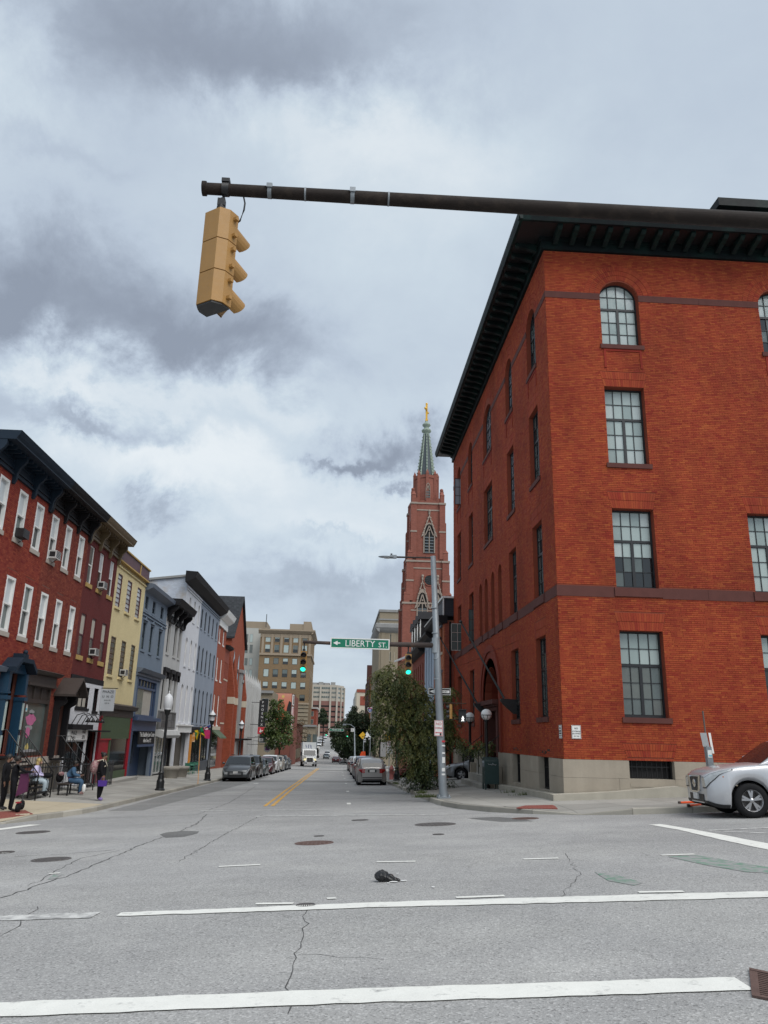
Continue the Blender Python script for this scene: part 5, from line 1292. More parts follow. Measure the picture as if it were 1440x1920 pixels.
dp = [(94.2, zb), (97.2, zb), (97.2, -.2), (95.7, 2.1), (94.2, -.2)]
pane_poly(CH, FL, dp, .04, MT.dark_interior, 'doorway')
b=MB(FL); b.plate([(93.8, -.2), (94.2, -.2), (95.7, 2.1), (95.7, 2.75)], .0, .4); b.plate([(97.6, -.2), (97.2, -.2), (95.7, 2.1), (95.7, 2.75)], .0, .4); b.B('door_hood', MT.cream_trim, CH)
# window air conditioners
def ac(Y, z, label, mat='metal_ac', w=.56, h=.34):
 r = thing('air_conditioner', label, 'air conditioner', (XL, Y, z), 'window air conditioners on the terrace')
 b=MB(FL); b.box(Y-w/2, Y+w/2, .02, .34, z, z+h); c = b.B('case', MAT[mat], r)
 for k in range(5): b=MB(FL); b.box(Y-w/2+.04, Y+w/2-.04, .34, .348, z+.05+k*.06, z+.08+k*.06); b.B('louvre', MT.plastic_black, c)
 b=MB(FL); b.box(Y-w/2-.004, Y-w/2-.0005, .06, .30, z+.06, z+h-.06); b.B('side_grille', MT.plastic_black, r)
 b=MB(FL); b.tube([(Y, .08, z-.18), (Y, .3, z-.005)], .015, 5); b.B('brace', MT.black_metal, r)
ac(29.45, 6.98, 'black window air conditioner on the bright red house with navy eaves', 'plastic_black'); ac(33.0, 6.95, 'white window air conditioner high on the brown red house with black eaves')
ac(40.0, 6.95, 'white air conditioner in the top floor middle window of the maroon house'); ac(40.0, 3.55, 'white air conditioner in the lower middle window of the maroon house'); ac(45.9, 2.98, 'white air conditioner in the lower middle window of the yellow house')

# ================================================================== right side beyond the corner building
XQ = 6.6
FQ = frame_xr(XQ)
def rhouse(name, label, Y0, Y1, zt, mat, ops, depth=10, cat='house', reveal=.15):
 zb = sw(XQ, Y1)-.5; r = thing(name, label, cat, (XQ, (Y0+Y1)/2, zb))
 b=MB(FQ); wall(b, Y0+.004, Y1-.004, zb, zt, ops, reveal); shell(b, Y0+.004, Y1-.004, zb, zt, depth); b.B('wall', mat, r)
 b=MB(FQ); b.box(Y0, Y1, -depth, -.02, zt-.25, zt-.05); b.B('roof', MT.flat_roof, r)
 return r
D('orange_brick_r', (.40, .12, .055), .8, var=.15, vs=1, brick=BR(m=(.30, .12, .07)), streak=.06)
D('iceblue_wall', (.42, .50, .60), .75, var=.08, vs=1, streak=.06)
D('tan_brick_r', (.42, .20, .10), .8, var=.15, vs=1, brick=BR(m=(.32, .18, .11)), streak=.08)
D('mansard', (.11, .05, .05), .75, var=.3, vs=2, brick=(.3, .2, (.05, .03, .03), .25))
D('navy_siding', (.018, .022, .032), .6, var=.2, brick=(3.0, .12, (.008, .009, .012), .1))
q2 = O((50.3, 51.1), (53.0, 53.8), z=(5.35, 6.95))+O((50.3, 51.1), (53.0, 53.8), z=(2.0, 4.0))+O((50.4, 51.2), (53.0, 53.8), z=(-1.4, .8))
R2 = rhouse('orange_rowhouse', 'orange brick house with black eaves joined to the corner building', 49.62, 54.9, 7.3, MT.orange_brick_r, q2)
for o in q2:
 sash_window(R2, FQ, *o[:4], MT.navy_paint, inset=.08, trim=.06, upper=(MT.glass_dark, MT.glass_dark), sill=(MT.cream_trim, .16))
 b=MB(FQ); b.box(o[0]-.12, o[1]+.12, 0, .12, o[3]+.02, o[3]+.2); b.B('lintel', MT.slate_trim, R2)
b=MB(); b.box(XQ+.05, 7.24, 49.55, 49.615, -4, 7.2); b.B('side_wall', MT.red_brick_far, R2)
b=MB(); b.tube([(7.0, 49.5, 7.2), (7.0, 49.5, -2.4)], .07, 8); b.B('downspout', MT.black_metal, R2)
b=MB(FQ); b.prism([(-.2, 7.1), (.15, 7.1), (.6, 7.32), (.68, 7.55), (.62, 7.62), (-.2, 7.62)], 49.45, 55.0); b.B('eaves', MT.charcoal_paint, R2)
b=MB(FQ); b.prism([(.70, 7.54), (.72, 7.6), (.6, 7.66), (.55, 7.6)], 49.45, 55.0); b.B('gutter', MT.white_paint, R2)
b=MB(); b.box(XQ-.0, XQ+6, 49.75, 52.6, 7.62, 8.78); b.B('roof_box', MT.navy_siding, R2)
b=MB(); b.box(XQ-.1, XQ+6, 49.6, 52.7, 8.78, 8.9); b.box(XQ-.06, XQ+.02, 49.68, 49.76, 7.62, 8.78); b.B('roof_trim', MT.white_paint, R2)
q3 = O((56.0, 56.7), (57.6, 58.3), (59.3, 60.0), z=(3.6, 6.4))+O((56.0, 56.7), (57.6, 58.3), (59.3, 60.0), z=(-.6, 2.2))
R3 = rhouse('ice_blue_rowhouse', 'pale ice blue rowhouse with dark tall windows behind the tree', 54.9, 60.9, 6.95, MT.iceblue_wall, q3)
for o in q3: sash_window(R3, FQ, *o[:4], MT.slate_trim, inset=.08, trim=.06, upper=(MT.glass_dark, MT.glass_dark), sill=(MT.iceblue_wall, .12))
b=MB(FQ); b.prism([(0, 6.75), (.4, 6.85), (.62, 7.1), (.62, 7.25), (0, 7.3)], 54.95, 60.95); b.B('eaves', MT.charcoal_paint, R3)
b=MB(FQ); b.mesh([(54.95, .3, 7.25), (60.9, .3, 7.25), (60.9, -3.0, 9.9), (54.95, -3.0, 9.9), (60.9, -8, 9.9), (54.95, -8, 9.9)], [(0, 1, 2, 3), (3, 2, 4, 5)]); b.B('mansard_roof', MT.mansard, R3)
b=MB(FQ); b.box(54.93, 55.2, -4, -.2, 7.25, 9.7); b.B('party_wall', MT.cream_trim, R3)
q4 = O((61.9, 62.6), (63.7, 64.4), (65.5, 66.2), (67.3, 68.0), (69.1, 69.8), z=(3.4, 5.7))+O((61.9, 62.6), (63.7, 64.4), (65.5, 66.2), (67.3, 68.0), (69.1, 69.8), z=(-.6, 1.9))
R4 = rhouse('brick_rowhouse', 'long dull red brick house with dark dormers above bracketed eaves', 60.9, 71.0, 6.6, MT.red_brick_far, q4)
for o in q4: sash_window(R4, FQ, *o[:4], MT.brown_paint, inset=.08, trim=.06, upper=(MT.glass_dark, MT.glass_dark), sill=(MT.cream_trim, .12))
b=MB(FQ); b.prism([(0, 6.4), (.4, 6.5), (.65, 6.8), (.65, 6.95), (0, 7.0)], 60.95, 71.0); b.B('eaves', MT.charcoal_paint, R4)
b=MB(FQ); b.mesh([(60.95, .3, 6.95), (71, .3, 6.95), (71, -3.0, 9.4), (60.95, -3.0, 9.4), (71, -8, 9.4), (60.95, -8, 9.4)], [(0, 1, 2, 3), (3, 2, 4, 5)]); b.B('mansard_roof', MT.mansard, R4)
for a in (62.2, 64.6, 67.0, 69.4):
 b=MB(FQ); b.box(a, a+1.2, -3, .2, 7.4, 9.2); b.plate([(a-.15, 9.2), (a+1.35, 9.2), (a+.6, 9.9)], -3, .35); dm = b.B('dormer', MT.charcoal_paint, R4)
 b=MB(FQ); b.box(a+.2, a+1.0, .2, .21, 7.7, 8.9); b.B('pane', MT.glass_mid, dm); b=MB(FQ); b.box(a-.04, a+.06, .2, .26, 7.4, 9.2); b.B('dormer_trim', MT.white_paint, dm)
q5 = O(*[(72.3+k*2.2, 73.1+k*2.2) for k in range(8)], z=(3.0, 6.0, 5.6))+O(*[(72.3+k*2.2, 73.1+k*2.2) for k in range(8)], z=(-1.5, 1.6))
R5 = rhouse('tan_brick_building', 'tan orange brick hall with white roof edge before the church tower', 71.0, 90.0, 7.0, MT.tan_brick_r, q5, cat='building')
for o in q5: sash_window(R5, FQ, *o[:4], MT.brown_paint, inset=.1, trim=.08, upper=(MT.glass_dark, MT.glass_dark), sill=(MT.cream_trim, .15), arch=o[4])
b=MB(FQ); b.mesh([(71, .4, 7.0), (90, .4, 8.2), (90, -6, 10.5), (71, -6, 9.4), (71, .4, 7.2), (90, .4, 8.4), (90, -6, 10.7), (71, -6, 9.6)], [(0, 1, 2, 3), (4, 5, 6, 7), (0, 1, 5, 4), (0, 3, 7, 4), (1, 2, 6, 5)]); b.B('roof_edge', MT.white_paint, R5)
b=MB(FQ); b.plate([(71.01, 6.95), (89.99, 6.95), (89.99, 8.15), (71.01, 7.0)], -.3, -.002); b.B('upper_wall', MT.tan_brick_r, R5)

# --- church tower and spire
D('tower_brick', (.235, .085, .062), .85, var=.16, vs=.35, brick=(.42, .14, (.20, .10, .08), .10), streak=.10)
D('tower_stone', (.30, .25, .21), .85, var=.2, vs=1)
D('verdigris', (.25, .30, .25), .7, var=.25, vs=2)
D('slate_spire', (.085, .10, .11), .7, var=.2, vs=2)
D('gold', (.62, .36, .06), .35, var=.15, vs=4, metal=.8)
CX, CY = 13.15, 118.0
TW = thing('church_tower', 'tall brick gothic church tower with crocketed green spire and gold cross', 'church tower', (CX, CY+3.7, -5.5))
FT = frame_y(CY)
sections = [(3.72, -6.0, 20.3), (3.28, 20.3, 27.0), (2.75, 27.0, 36.6)]
def lancet(cx, half, z0, zs, zt, d0, root, hood=True, fr=FT):
 pts = [(cx-half, z0), (cx+half, z0), (cx+half, zs)]; n = 6
 right = [(cx+half*math.cos(t)*1.0, zs+(zt-zs)*math.sin(t)**.85) for t in [math.pi/2*i/n for i in range(1, n)]]
 left = [(2*cx-a, z) for a, z in right[::-1]]
 poly = pts+right+[(cx, zt)]+left+[(cx-half, zs)]
 w = pane_poly(root, fr, poly, d0+.04, MT.dark_interior, 'belfry_window', t=.03)
 b=MB(fr); outer = [(cx+(a-cx)*1.22, z0-.15+(z-z0+.15)*1.05) for a, z in poly]
 for i in range(len(poly)): j = (i+1) % len(poly); b.plate([poly[i], poly[j], outer[j], outer[i]], d0-.02, d0+.14)
 b.box(cx-half*.09, cx+half*.09, d0+.04, d0+.12, z0, zs+(zt-zs)*.3)
 b.plate([(cx-half*.95, zs), (cx-half*.75, zs), (cx+.06, zt-.3), (cx-.06, zt-.2)], d0+.04, d0+.12); b.plate([(cx+half*.95, zs), (cx+half*.75, zs), (cx-.06, zt-.3), (cx+.06, zt-.2)], d0+.04, d0+.12)
 b.ball((cx, d0+.08, zs+(zt-zs)*.45), half*.22, 8)
 b.B('tracery', MT.tower_stone, w)
 k = int((zs-z0)/.42)
 for i in range(k):
  for s in (-1, 1): bb=MB(fr); zz = z0+(zs-z0)*i/k; bb.mesh([(cx+s*half*.12, d0+.05, zz+.25), (cx+s*half*.92, d0+.05, zz+.25), (cx+s*half*.92, d0+.12, zz), (cx+s*half*.12, d0+.12, zz)], [(0, 1, 2, 3)]); bb.B('louvre', MT.slate_spire, w)
 if hood:
  b=MB(fr); ap = zt+(zt-zs)*.9; e = half*1.35
  for s in (-1, 1): b.plate([(cx+s*e*1.25, zs-.3), (cx+s*e*.98, zs-.1), (cx, ap-.5), (cx, ap)], d0, d0+.22)
  for i in range(1, 6):
   for s in (-1, 1): t = i/6; b.ball((cx+s*e*1.18*(1-t), d0+.15, zs-.3+(ap-zs+.3)*t), .15, 6)
  b.box(cx-.13, cx+.13, d0, d0+.26, ap-.1, ap+.75); b.ball((cx, d0+.15, ap+.5), .24, 6); b.B('gable_hood', MT.tower_stone, w)
 return w
for k, (h, z0, z1) in enumerate(sections):
 b=MB(); b.box(CX-h+.25, CX+h-.25, CY+.001*k+.35*(3.72-h), CY+2*3.72-.35*(3.72-h), z0, z1); b.B('tower_stage', MT.tower_brick, TW)
 for sx in (-1, 1):
  for yy in (CY-.35+.35*(3.72-h), CY+7.1-.3*(3.72-h)):
   x = CX+sx*(h-.45); bw_ = .62-.08*k
   zt_ = z1+1.0
   b=MB(); b.box(x-bw_, x+bw_, yy, yy+1.1, z0, z1-.6); bt = b.B('buttress', MT.tower_brick, TW)
   b=MB(); b.box(x+sx*.42-bw_*.5, x+sx*.42+bw_*.5, yy+.35, yy+1.4, z0, z0+(z1-z0)*.62); b.mesh([(x+sx*.42-bw_*.5, yy+.35, z0+(z1-z0)*.62), (x+sx*.42+bw_*.5, yy+.35, z0+(z1-z0)*.62), (x+sx*.42+bw_*.5, yy+1.4, z0+(z1-z0)*.62), (x+sx*.42-bw_*.5, yy+1.4, z0+(z1-z0)*.62), (x+sx*.1, yy+.9, z0+(z1-z0)*.62+.9)], [(0, 1, 4), (1, 2, 4), (2, 3, 4), (3, 0, 4)]); b.B('side_buttress', MT.tower_brick, TW)
   b=MB(); b.box(x-bw_-.1, x+bw_+.1, yy-.1, yy+1.2, z1-.6, z1-.3); b.box(x-bw_-.06, x+bw_+.06, yy-.06, yy+1.15, z0+(z1-z0)*.45, z0+(z1-z0)*.45+.25); b.B('weathering', MT.tower_stone, bt)
   b=MB(); b.box(x-bw_*.7, x+bw_*.7, yy+.15, yy+1.0, z1-.3, zt_); b.mesh([(x-bw_*.8, yy+.1, zt_), (x+bw_*.8, yy+.1, zt_), (x+bw_*.8, yy+1.05, zt_), (x-bw_*.8, yy+1.05, zt_), (x, yy+.6, zt_+.8)], [(0, 1, 4), (1, 2, 4), (2, 3, 4), (3, 0, 4)]); b.B('pinnacle', MT.tower_brick, TW)
 b=MB(); fy = CY+.35*(3.72-h); b.box(CX-h+.2, CX+h-.2, fy-.1, fy+.2, z1-.5, z1-.25); b.box(CX-h+.25, CX+h-.25, fy-.06, fy+.2, z1-1.6, z1-1.4)
 b.B('string_course', MT.tower_stone, TW)
 for j in range(5):
  x = CX-h+.9+(2*h-1.8)*j/4
  b=MB(); b.box(x-.32, x+.32, fy, fy+.35, z1-.3, z1+(.55 if j % 2 == 0 else .15)); b.B('merlon', MT.tower_brick, TW)
lancet(12.33, .72, 10.5, 19.3, 21.6, .0, TW); lancet(14.72, .72, 10.5, 19.3, 21.6, .0, TW)
lancet(13.37, .76, 28.0, 30.9, 32.75, -.35*(3.72-2.75), TW)
b=MB(); fy = CY+.35*(3.72-3.28)
n = 20; b.mesh([(CX+.28+.78*math.cos(2*math.pi*k/n), fy-.05, 23.6+.78*math.sin(2*math.pi*k/n)) for k in range(n)], [tuple(range(n))]); rl = b.B('round_louvre', MT.dark_interior, TW)
b=MB()
for k in range(n):
 t0, t1 = 2*math.pi*k/n, 2*math.pi*(k+1)/n; f = lambda r, t, y: (CX+.28+r*math.cos(t), y, 23.6+r*math.sin(t))
 b.mesh([f(.78, t0, fy-.12), f(.78, t1, fy-.12), f(.92, t1, fy-.12), f(.92, t0, fy-.12), f(.92, t1, fy), f(.92, t0, fy)], [(0, 1, 2, 3), (3, 2, 4, 5)])
b.B('louvre_ring', MT.tower_brick, rl)
for k in range(4): b=MB(); zz = 23.1+k*.32; hw = math.sqrt(max(.05, .75**2-(zz-23.6)**2)); b.box(CX+.28-hw, CX+.28+hw, fy-.1, fy-.06, zz, zz+.08); b.B('louvre', MT.slate_spire, rl)
oc = (CX, CY+3.7)
def octa(mbx, r0, r1, z0, z1): mbx.lathe([(r0, z0), (r1, z1)], (oc[0], oc[1], 0), 8, smooth=False)
b=MB(); octa(b, 2.05, 1.95, 36.2, 41.2); octa(b, 2.05, 2.05, 41.2, 41.7); b.B('octagon_stage', MT.tower_brick, TW)
for k in range(8):
 t = math.pi/8+k*math.pi/4; x, y = oc[0]+1.9*math.cos(t+math.pi/8), oc[1]+1.9*math.sin(t+math.pi/8)
 b=MB(); b.box(x-.24, x+.24, y-.24, y+.24, 36.5, 41.9); b.mesh([(x-.28, y-.28, 41.9), (x+.28, y-.28, 41.9), (x+.28, y+.28, 41.9), (x-.28, y+.28, 41.9), (x, y, 42.7)], [(0, 1, 4), (1, 2, 4), (2, 3, 4), (3, 0, 4)]); b.B('octagon_pinnacle', MT.tower_brick, TW)
for sx in (-1, 1):                                     # flying buttresses of the top stage
 b=MB(); x = CX+sx*2.35; b.plate([(x-.3, 36.3), (x+.3, 36.3), (x+.3, 38.3), (x, 38.9), (x-.3, 38.3)], .0, -.8) if False else b.box(x-.3, x+.3, CY+1.2, CY+2.0, 36.2, 38.6); b.ball((x, CY+1.6, 38.9), .33, 6); b.B('corner_turret', MT.tower_brick, TW)
lancet(CX+.1, .30, 37.2, 38.9, 40.0, -1.62, TW, hood=False, fr=frame_y(CY))
b=MB(); octa(b, 1.35, .42, 41.6, 49.6); b.B('spire', MT.slate_spire, TW)
for k in range(8):
 t = k*math.pi/4; b=MB(); p0 = (oc[0]+1.42*math.cos(t), oc[1]+1.42*math.sin(t), 41.9); p1 = (oc[0]+.47*math.cos(t), oc[1]+.47*math.sin(t), 49.6); b.tube([p0, p1], [.13, .08], 5)
 for j in range(1, 13):
  s = j/13; r = 1.42+(.47-1.42)*s+.12; b.ball((oc[0]+r*math.cos(t), oc[1]+r*math.sin(t), 41.9+7.7*s), .15-.05*s, 6, sc=(1, 1, .8))
 b.B('crocket_rib', MT.verdigris, TW)
b=MB(); b.lathe([(.45, 49.5), (.5, 49.8), (.8, 50.0), (.78, 50.35), (.42, 50.6), (.42, 50.9), (.68, 51.1), (.66, 51.4), (.3, 51.7), (.16, 52.1)], (oc[0], oc[1], 0), 10)
for k in range(8): t = k*math.pi/4; b.ball((oc[0]+.72*math.cos(t), oc[1]+.72*math.sin(t), 50.2), .14, 6); b.ball((oc[0]+.6*math.cos(t), oc[1]+.6*math.sin(t), 51.25), .13, 6)
b.B('finial', MT.verdigris, TW)
b=MB(); x, y = oc; b.box(x-.16, x+.16, y-.14, y+.14, 52.0, 55.25)
d = Vector((.30, 1.0, 0)).normalized()
for s in (-1, 1):
 c = Vector((x, y, 53.95)); e = c+d*s*1.05; b.tube([c, e], .15, 6); b.ball(e, .24, 6)
b.ball((x, y, 55.2), .22, 6); b.box(x-.22, x+.22, y-.2, y+.2, 52.0, 52.3); b.B('gold_cross', MT.gold, TW)

# ================================================================== distant buildings
def block(name, label, x0, x1, Y, zt, zb, depth, mat, cat='building', roof='flat_roof'):
 r = thing(name, label, cat, ((x0+x1)/2, Y, zb)); b=MB(); b.box(x0, x1, Y, Y+depth, zb, zt); b.B('wall', MAT[mat], r)
 b=MB(); b.box(x0+.3, x1-.3, Y+.3, Y+depth-.3, zt+.001, zt+.06); b.B('roof', MAT[roof], r); return r
def far_window(r, fr, a0, a1, z0, z1, glass, fm, ac=False, rec=.0):
 b=MB(fr); ring(b, a0-.06, a1+.06, z0-.06, z1+.06, .07, 0, .05); w = b.B('window', fm, r)
 zs = z0+(z1-z0)*(.0 if not ac else random.choice((.0, .3, .45)))
 if zs > z0: pane(w, fr, a0, a1, z0, zs-.02, .03, MT.glass_dark)
 pane(w, fr, a0, a1, zs, z1, .02, glass)
 return w
# tan stone tower right of the street
D('tan_stone', (.265, .225, .165), .85, var=.14, vs=.3, bump=.1, bs=8, streak=.10)
TS = block('tan_stone_building', 'tan stone office building with projecting cornice left of the church tower', 7.85, 24, 160, 24.9, -6.5, 34, 'tan_stone')
fs = frame_y(160)
b=MB(fs); b.prism([(0, 20.6), (.5, 21.0), (.9, 21.6), (.9, 22.3), (0, 22.6)], 7.1, 24); b.box(7.7, 24, 0, .2, 24.9, 25.4); b.box(7.7, 24, 0, .15, 23.2, 23.5); b.B('cornice', MT.grey_stone, TS)
b=MB(frame_xr(7.85)); b.prism([(0, 20.6), (.5, 21.0), (.9, 21.6), (.9, 22.3), (0, 22.6)], 159.2, 194); b.box(160.2, 194, 0, .2, 24.9, 25.4); b.B('cornice', MT.grey_stone, TS)
for a in np.arange(8.6, 14, 2.03):
 b=MB(fs); b.box(a-.35, a+.35, 0, .15, 6, 20.6); b.B('pilaster', MT.tan_stone, TS)
for a in (10.05, 12.1, 14.2):
 for z in (18.6, 14.9, 11.2, 7.5, 3.8, .1, -3.4): far_window(TS, fs, a, a+1.0, z, z+1.75, pick(('glass_shade', 2), ('glass_blind', 1)), MT.cream_trim)
# dark brown building further on
p, q, e = atY(692, 1280, 215), atY(712, 1272, 215), atY(683, 1262, 216)
D('dark_brick', (.075, .035, .03), .85, var=.2, vs=.4)
DB = block('dark_brown_building', 'dark brown building with rooftop chimney right of the far street', p.x, p.x+14, 215, q.z, -7, 30, 'dark_brick')
b=MB(); b.box(p.x-.1, p.x+1.4, 230, 232, q.z, atY(688, 1247, 230).z); b.B('chimney', MT.dark_brick, DB)
D('rust_brick', (.16, .085, .045), .85, var=.15)
b=MB(frame_y(215)); b.box(p.x+.1, p.x+14, 0, .4, q.z-2.2, q.z-1.6); b.box(p.x+.3, p.x+14, 0, .1, q.z-12, q.z-2.2); b.B('front_panel', MT.rust_brick, DB)
for k in range(4): far_window(DB, frame_xr(p.x), 218+k*5, 220+k*5, q.z-8, q.z-5, MT.glass_dark, MT.brown_paint)
# cream and red block beyond it
p0, p1 = atY(669, 1292, 300), atY(690, 1292, 300)
CB = block('cream_office_block', 'pale cream and red brick block far down the right side', p0.x, p1.x+8, 300, p0.z, -4, 40, 'cream_trim')
b=MB(frame_y(300)); b.box(p0.x+.05, p1.x+8, 0, .2, p0.z-1.2, p0.z-.1)
for k in range(3): b.box(p0.x+1.4, p1.x+8, 0, .1, p0.z-6-k*7, p0.z-2.6-k*7)
b.B('brick_bands', MT.red_brick_far, CB)
p0 = atY(667, 1306, 330)
WB = block('white_office_block', 'small pale office block farthest right behind the trees', p0.x-.5, p0.x+10, 330, p0.z, -3, 30, 'pale_wall')
for k in range(4): far_window(WB, frame_y(330), p0.x, p0.x+2, p0.z-4-k*4, p0.z-2-k*4, MT.glass_shade, MT.pale_wall)
# tan brick office building on the left
D('tan_brick', (.215, .150, .088), .85, var=.10, vs=.25, brick=(.6, .2, (.2, .14, .085), .06), streak=.05)
D('tan_trim', (.31, .25, .185), .85, var=.12, vs=.4)
YT = 225.0; ft = frame_y(YT)
def T(u, v): w = atY(u, v, YT); return w.x, w.z
xl, zt_ = T(489.5, 1180); xr, _ = T(585, 1180); _, zmid = T(489, 1225.5)
TB = block('tan_brick_building', 'tall tan brick office building with pale pilasters on its top floors', xl, xr, YT, zt_, -8, 28, 'tan_brick')
b=MB(ft); b.prism([(0, zt_-1.2), (.4, zt_-.9), (1.0, zt_-.3), (1.0, zt_+.1), (0, zt_+.2)], xl-.6, xr+1.0); b.box(xl, xr, 0, .35, zmid-.35, zmid+.25); b.box(xl, xr, 0, .15, zt_-2.2, zt_-1.2); b.B('cornice', MT.tan_trim, TB)
b=MB(frame_xl(xr)); b.prism([(0, zt_-1.2), (.4, zt_-.9), (1.0, zt_-.3), (1.0, zt_+.1), (0, zt_+.2)], YT-.8, YT+28); b.box(YT, YT+28, 0, .3, zmid-.35, zmid+.25); b.B('cornice', MT.tan_trim, TB)
cols = [565, 574.2, 588.8, 0, 0]
cx_ = [T(u, 1200)[0] for u in (502.7, 520, 537.5, 554.8, 572)]
for i, c in enumerate(cx_):
 for z0, z1 in ((1189.5, 1204), (1209.5, 1223.5), (1234.5, 1245), (1255.5, 1269), (1279, 1290.5), (1302, 1313), (1325, 1337), (1350, 1362)):
  za, zb_ = T(530, z1)[1], T(530, z0)[1]
  far_window(TB, ft, c-.68, c+.68, za, zb_, pick(('glass_blind', 3), ('glass_shade', 1.3), ('glass_mid', .8)), MT.tan_trim if za > zmid else MT.brown_paint, ac=True)
 b=MB(ft); b.box(c-1.15, c-.75, 0, .12, zmid+.3, zt_-2.3); b.box(c+.75, c+1.15, 0, .12, zmid+.3, zt_-2.3); b.B('window_pier', MT.tan_brick, TB)
for i in range(6):
 c = (cx_[i]-1.42 if i < 5 else cx_[4]+1.42); b=MB(ft); b.box(c-.34, c+.34, 0, .3, zmid+.25, zt_-1.25); b.B('pilaster', MT.tan_trim, TB)
hx0, hz = T(542, 1170.5); hx1, hz2 = T(584, 1168)
b=MB(); b.box(hx0, hx1, YT+4, YT+16, zt_, T(545, 1170)[1]+.6); b.box(hx0+(hx1-hx0)*.62, hx1-.2, YT+3.8, YT+14, zt_, T(545, 1167)[1]+.9); b.B('roof_house', MT.tan_trim, TB)
for k in range(6): far_window(TB, frame_xl(xr), YT+3+k*4.2, YT+4.4+k*4.2, zmid-6, zmid-3.6, MT.glass_mid, MT.tan_trim)
# base storeys in rusticated stone
b=MB(ft); z_a = T(540, 1317)[1]; b.box(xr-9, xr+.15, 0, .5, z_a-.5, z_a); b.B('base_cornice', MT.tan_trim, TB)
for k in range(9):
 bb=MB(ft); bb.box(xr-9, xr+.1, 0, .25, z_a-1.5-k*1.1, z_a-.65-k*1.1); bb.B('stone_course', MT.tan_stone, TB)
# white slab building beside it
YW = 232.0; fw = frame_y(YW)
W = lambda u, v: (lambda w: (w.x, w.z))(atY(u, v, YW))
wx1, wz = W(490, 1178); wx0 = W(425, 1178)[0]
D('white_slab', (.40, .40, .37), .85, var=.08, vs=.3, streak=.08)
WS = block('white_slab_building', 'tall off-white slab building with paired windows left of the tan offices', wx0, wx1, YW, wz, -8, 26, 'white_slab')
for u in (443, 454, 463, 472):
 for v0, v1 in ((1189, 1204), (1209, 1224), (1234, 1247), (1256, 1269), (1280, 1292)):
  x, z1 = W(u-2.6+(v0-1189)*-.03, v0); z0 = W(u, v1)[1]; far_window(WS, fw, x, x+.8, z0, z1, pick(('glass_blind', 2), ('glass_shade', 2)), MT.grey_stone)
b=MB(); b.box(wx0+4, W(497, 1170)[0], YW+6, YW+18, wz, W(470, 1163)[1]+.5); b.B('roof_house', MT.tan_trim, WS)
b=MB(); b.tube([(W(496, 1170)[0], YW+5, wz+1), (W(496, 1170)[0], YW+5, wz+5)], .12, 6); b.B('roof_pole', MT.black_metal, WS)
# far office block with car decks below
YO = 400.0; fo = frame_y(YO)
OO = lambda u, v: (lambda w: (w.x, w.z))(atY(u, v, YO))
ox0, oz = OO(578, 1283); oxc = OO(633, 1283)[0]; oxr = OO(645.5, 1288)[0]
D('beige_precast', (.40, .365, .31), .85, var=.06, vs=.2); D('mauve_brick', (.20, .105, .088), .85, var=.08, vs=.2)
OB = thing('office_block', 'far beige office block with strip windows above mauve parking decks', 'building', ((ox0+oxr)/2, YO, -2))
b=MB(); b.slab([(ox0, YO), (oxc, YO), (oxr, YO+9), (oxr, YO+30), (ox0, YO+30)], -2, oz); b.B('wall', MT.beige_precast, OB)
b=MB(); b.box(ox0+3, oxc-4, YO+6, YO+20, oz, oz+1.3); b.B('roof', MT.grey_stone, OB)
zb0 = OO(600, 1314)[1]
b=MB(); b.slab([(ox0, YO-.15), (oxc+.05, YO-.15), (oxr+.15, YO+9), (oxr+.15, YO+30), (ox0, YO+30)], -2, zb0); b.B('deck_brick', MT.mauve_brick, OB)
dx, dy = oxr-oxc, 9.0; dl = math.hypot(dx, dy); fd = lambda a, d, z: (oxc+a*dx/dl+d*dy/dl, YO+a*dy/dl-d*dx/dl, z)
bayx = [OO(u, 1300)[0] for u in (586, 601, 620)]
for v0, v1 in ((1288, 1291.5), (1296.5, 1299.5), (1305, 1308)):
 z1, z0 = OO(600, v0)[1], OO(600, v1)[1]
 for a, c in zip(bayx, bayx[1:]+[oxc]):
  bb=MB(fo); bb.box(a+.5, c-.5, 0, .1, z0, z1); w = bb.B('strip_window', MT.glass_mid, OB)
  for k in range(1, 4): b2 = MB(fo); x = a+.5+(c-a-1)*k/4; b2.box(x-.06, x+.06, .1, .14, z0, z1); b2.B('mullion', MT.beige_precast, w)
 bb=MB(fd); bb.box(.5, dl*.45, 0, .1, z0, z1); bb.B('strip_window', MT.glass_mid, OB); bb=MB(fd); bb.box(dl*.55, dl-.4, 0, .1, z0, z1); bb.B('strip_window', MT.glass_mid, OB)
for k in range(8):
 z = zb0-2.9-k*2.55
 for a, c in zip(bayx, bayx[1:]+[oxc]): bb=MB(fo); bb.box(a+.5, c-.5, .15, .2, z, z+.75); bb.B('deck_gap', MT.dark_interior, OB)
 bb=MB(fd); bb.box(.5, dl*.45, .15, .2, z, z+.75); bb.B('deck_gap', MT.dark_interior, OB); bb=MB(fd); bb.box(dl*.55, dl-.4, .15, .2, z, z+.75); bb.B('deck_gap', MT.dark_interior, OB)
for x in bayx+[oxc]: bb=MB(fo); bb.box(x-.45, x+.45, .1, .7, -2, oz-.8); bb.B('pier', MT.beige_precast, OB)
bb=MB(fd); bb.box(dl*.45, dl*.55, .1, .6, -2, oz-.8); bb.B('pier', MT.beige_precast, OB); bb=MB(fd); bb.box(dl-.4, dl+.3, .1, .6, -2, oz-.8); bb.B('pier', MT.beige_precast, OB)
for k in range(4): bb=MB(); x = ox0+2+k*3.1; bb.box(x, x+2.4, YO+4, YO+7, oz, oz+1.2+.4*(k % 2)); bb.B('roof_unit', MT.grey_stone, OB)
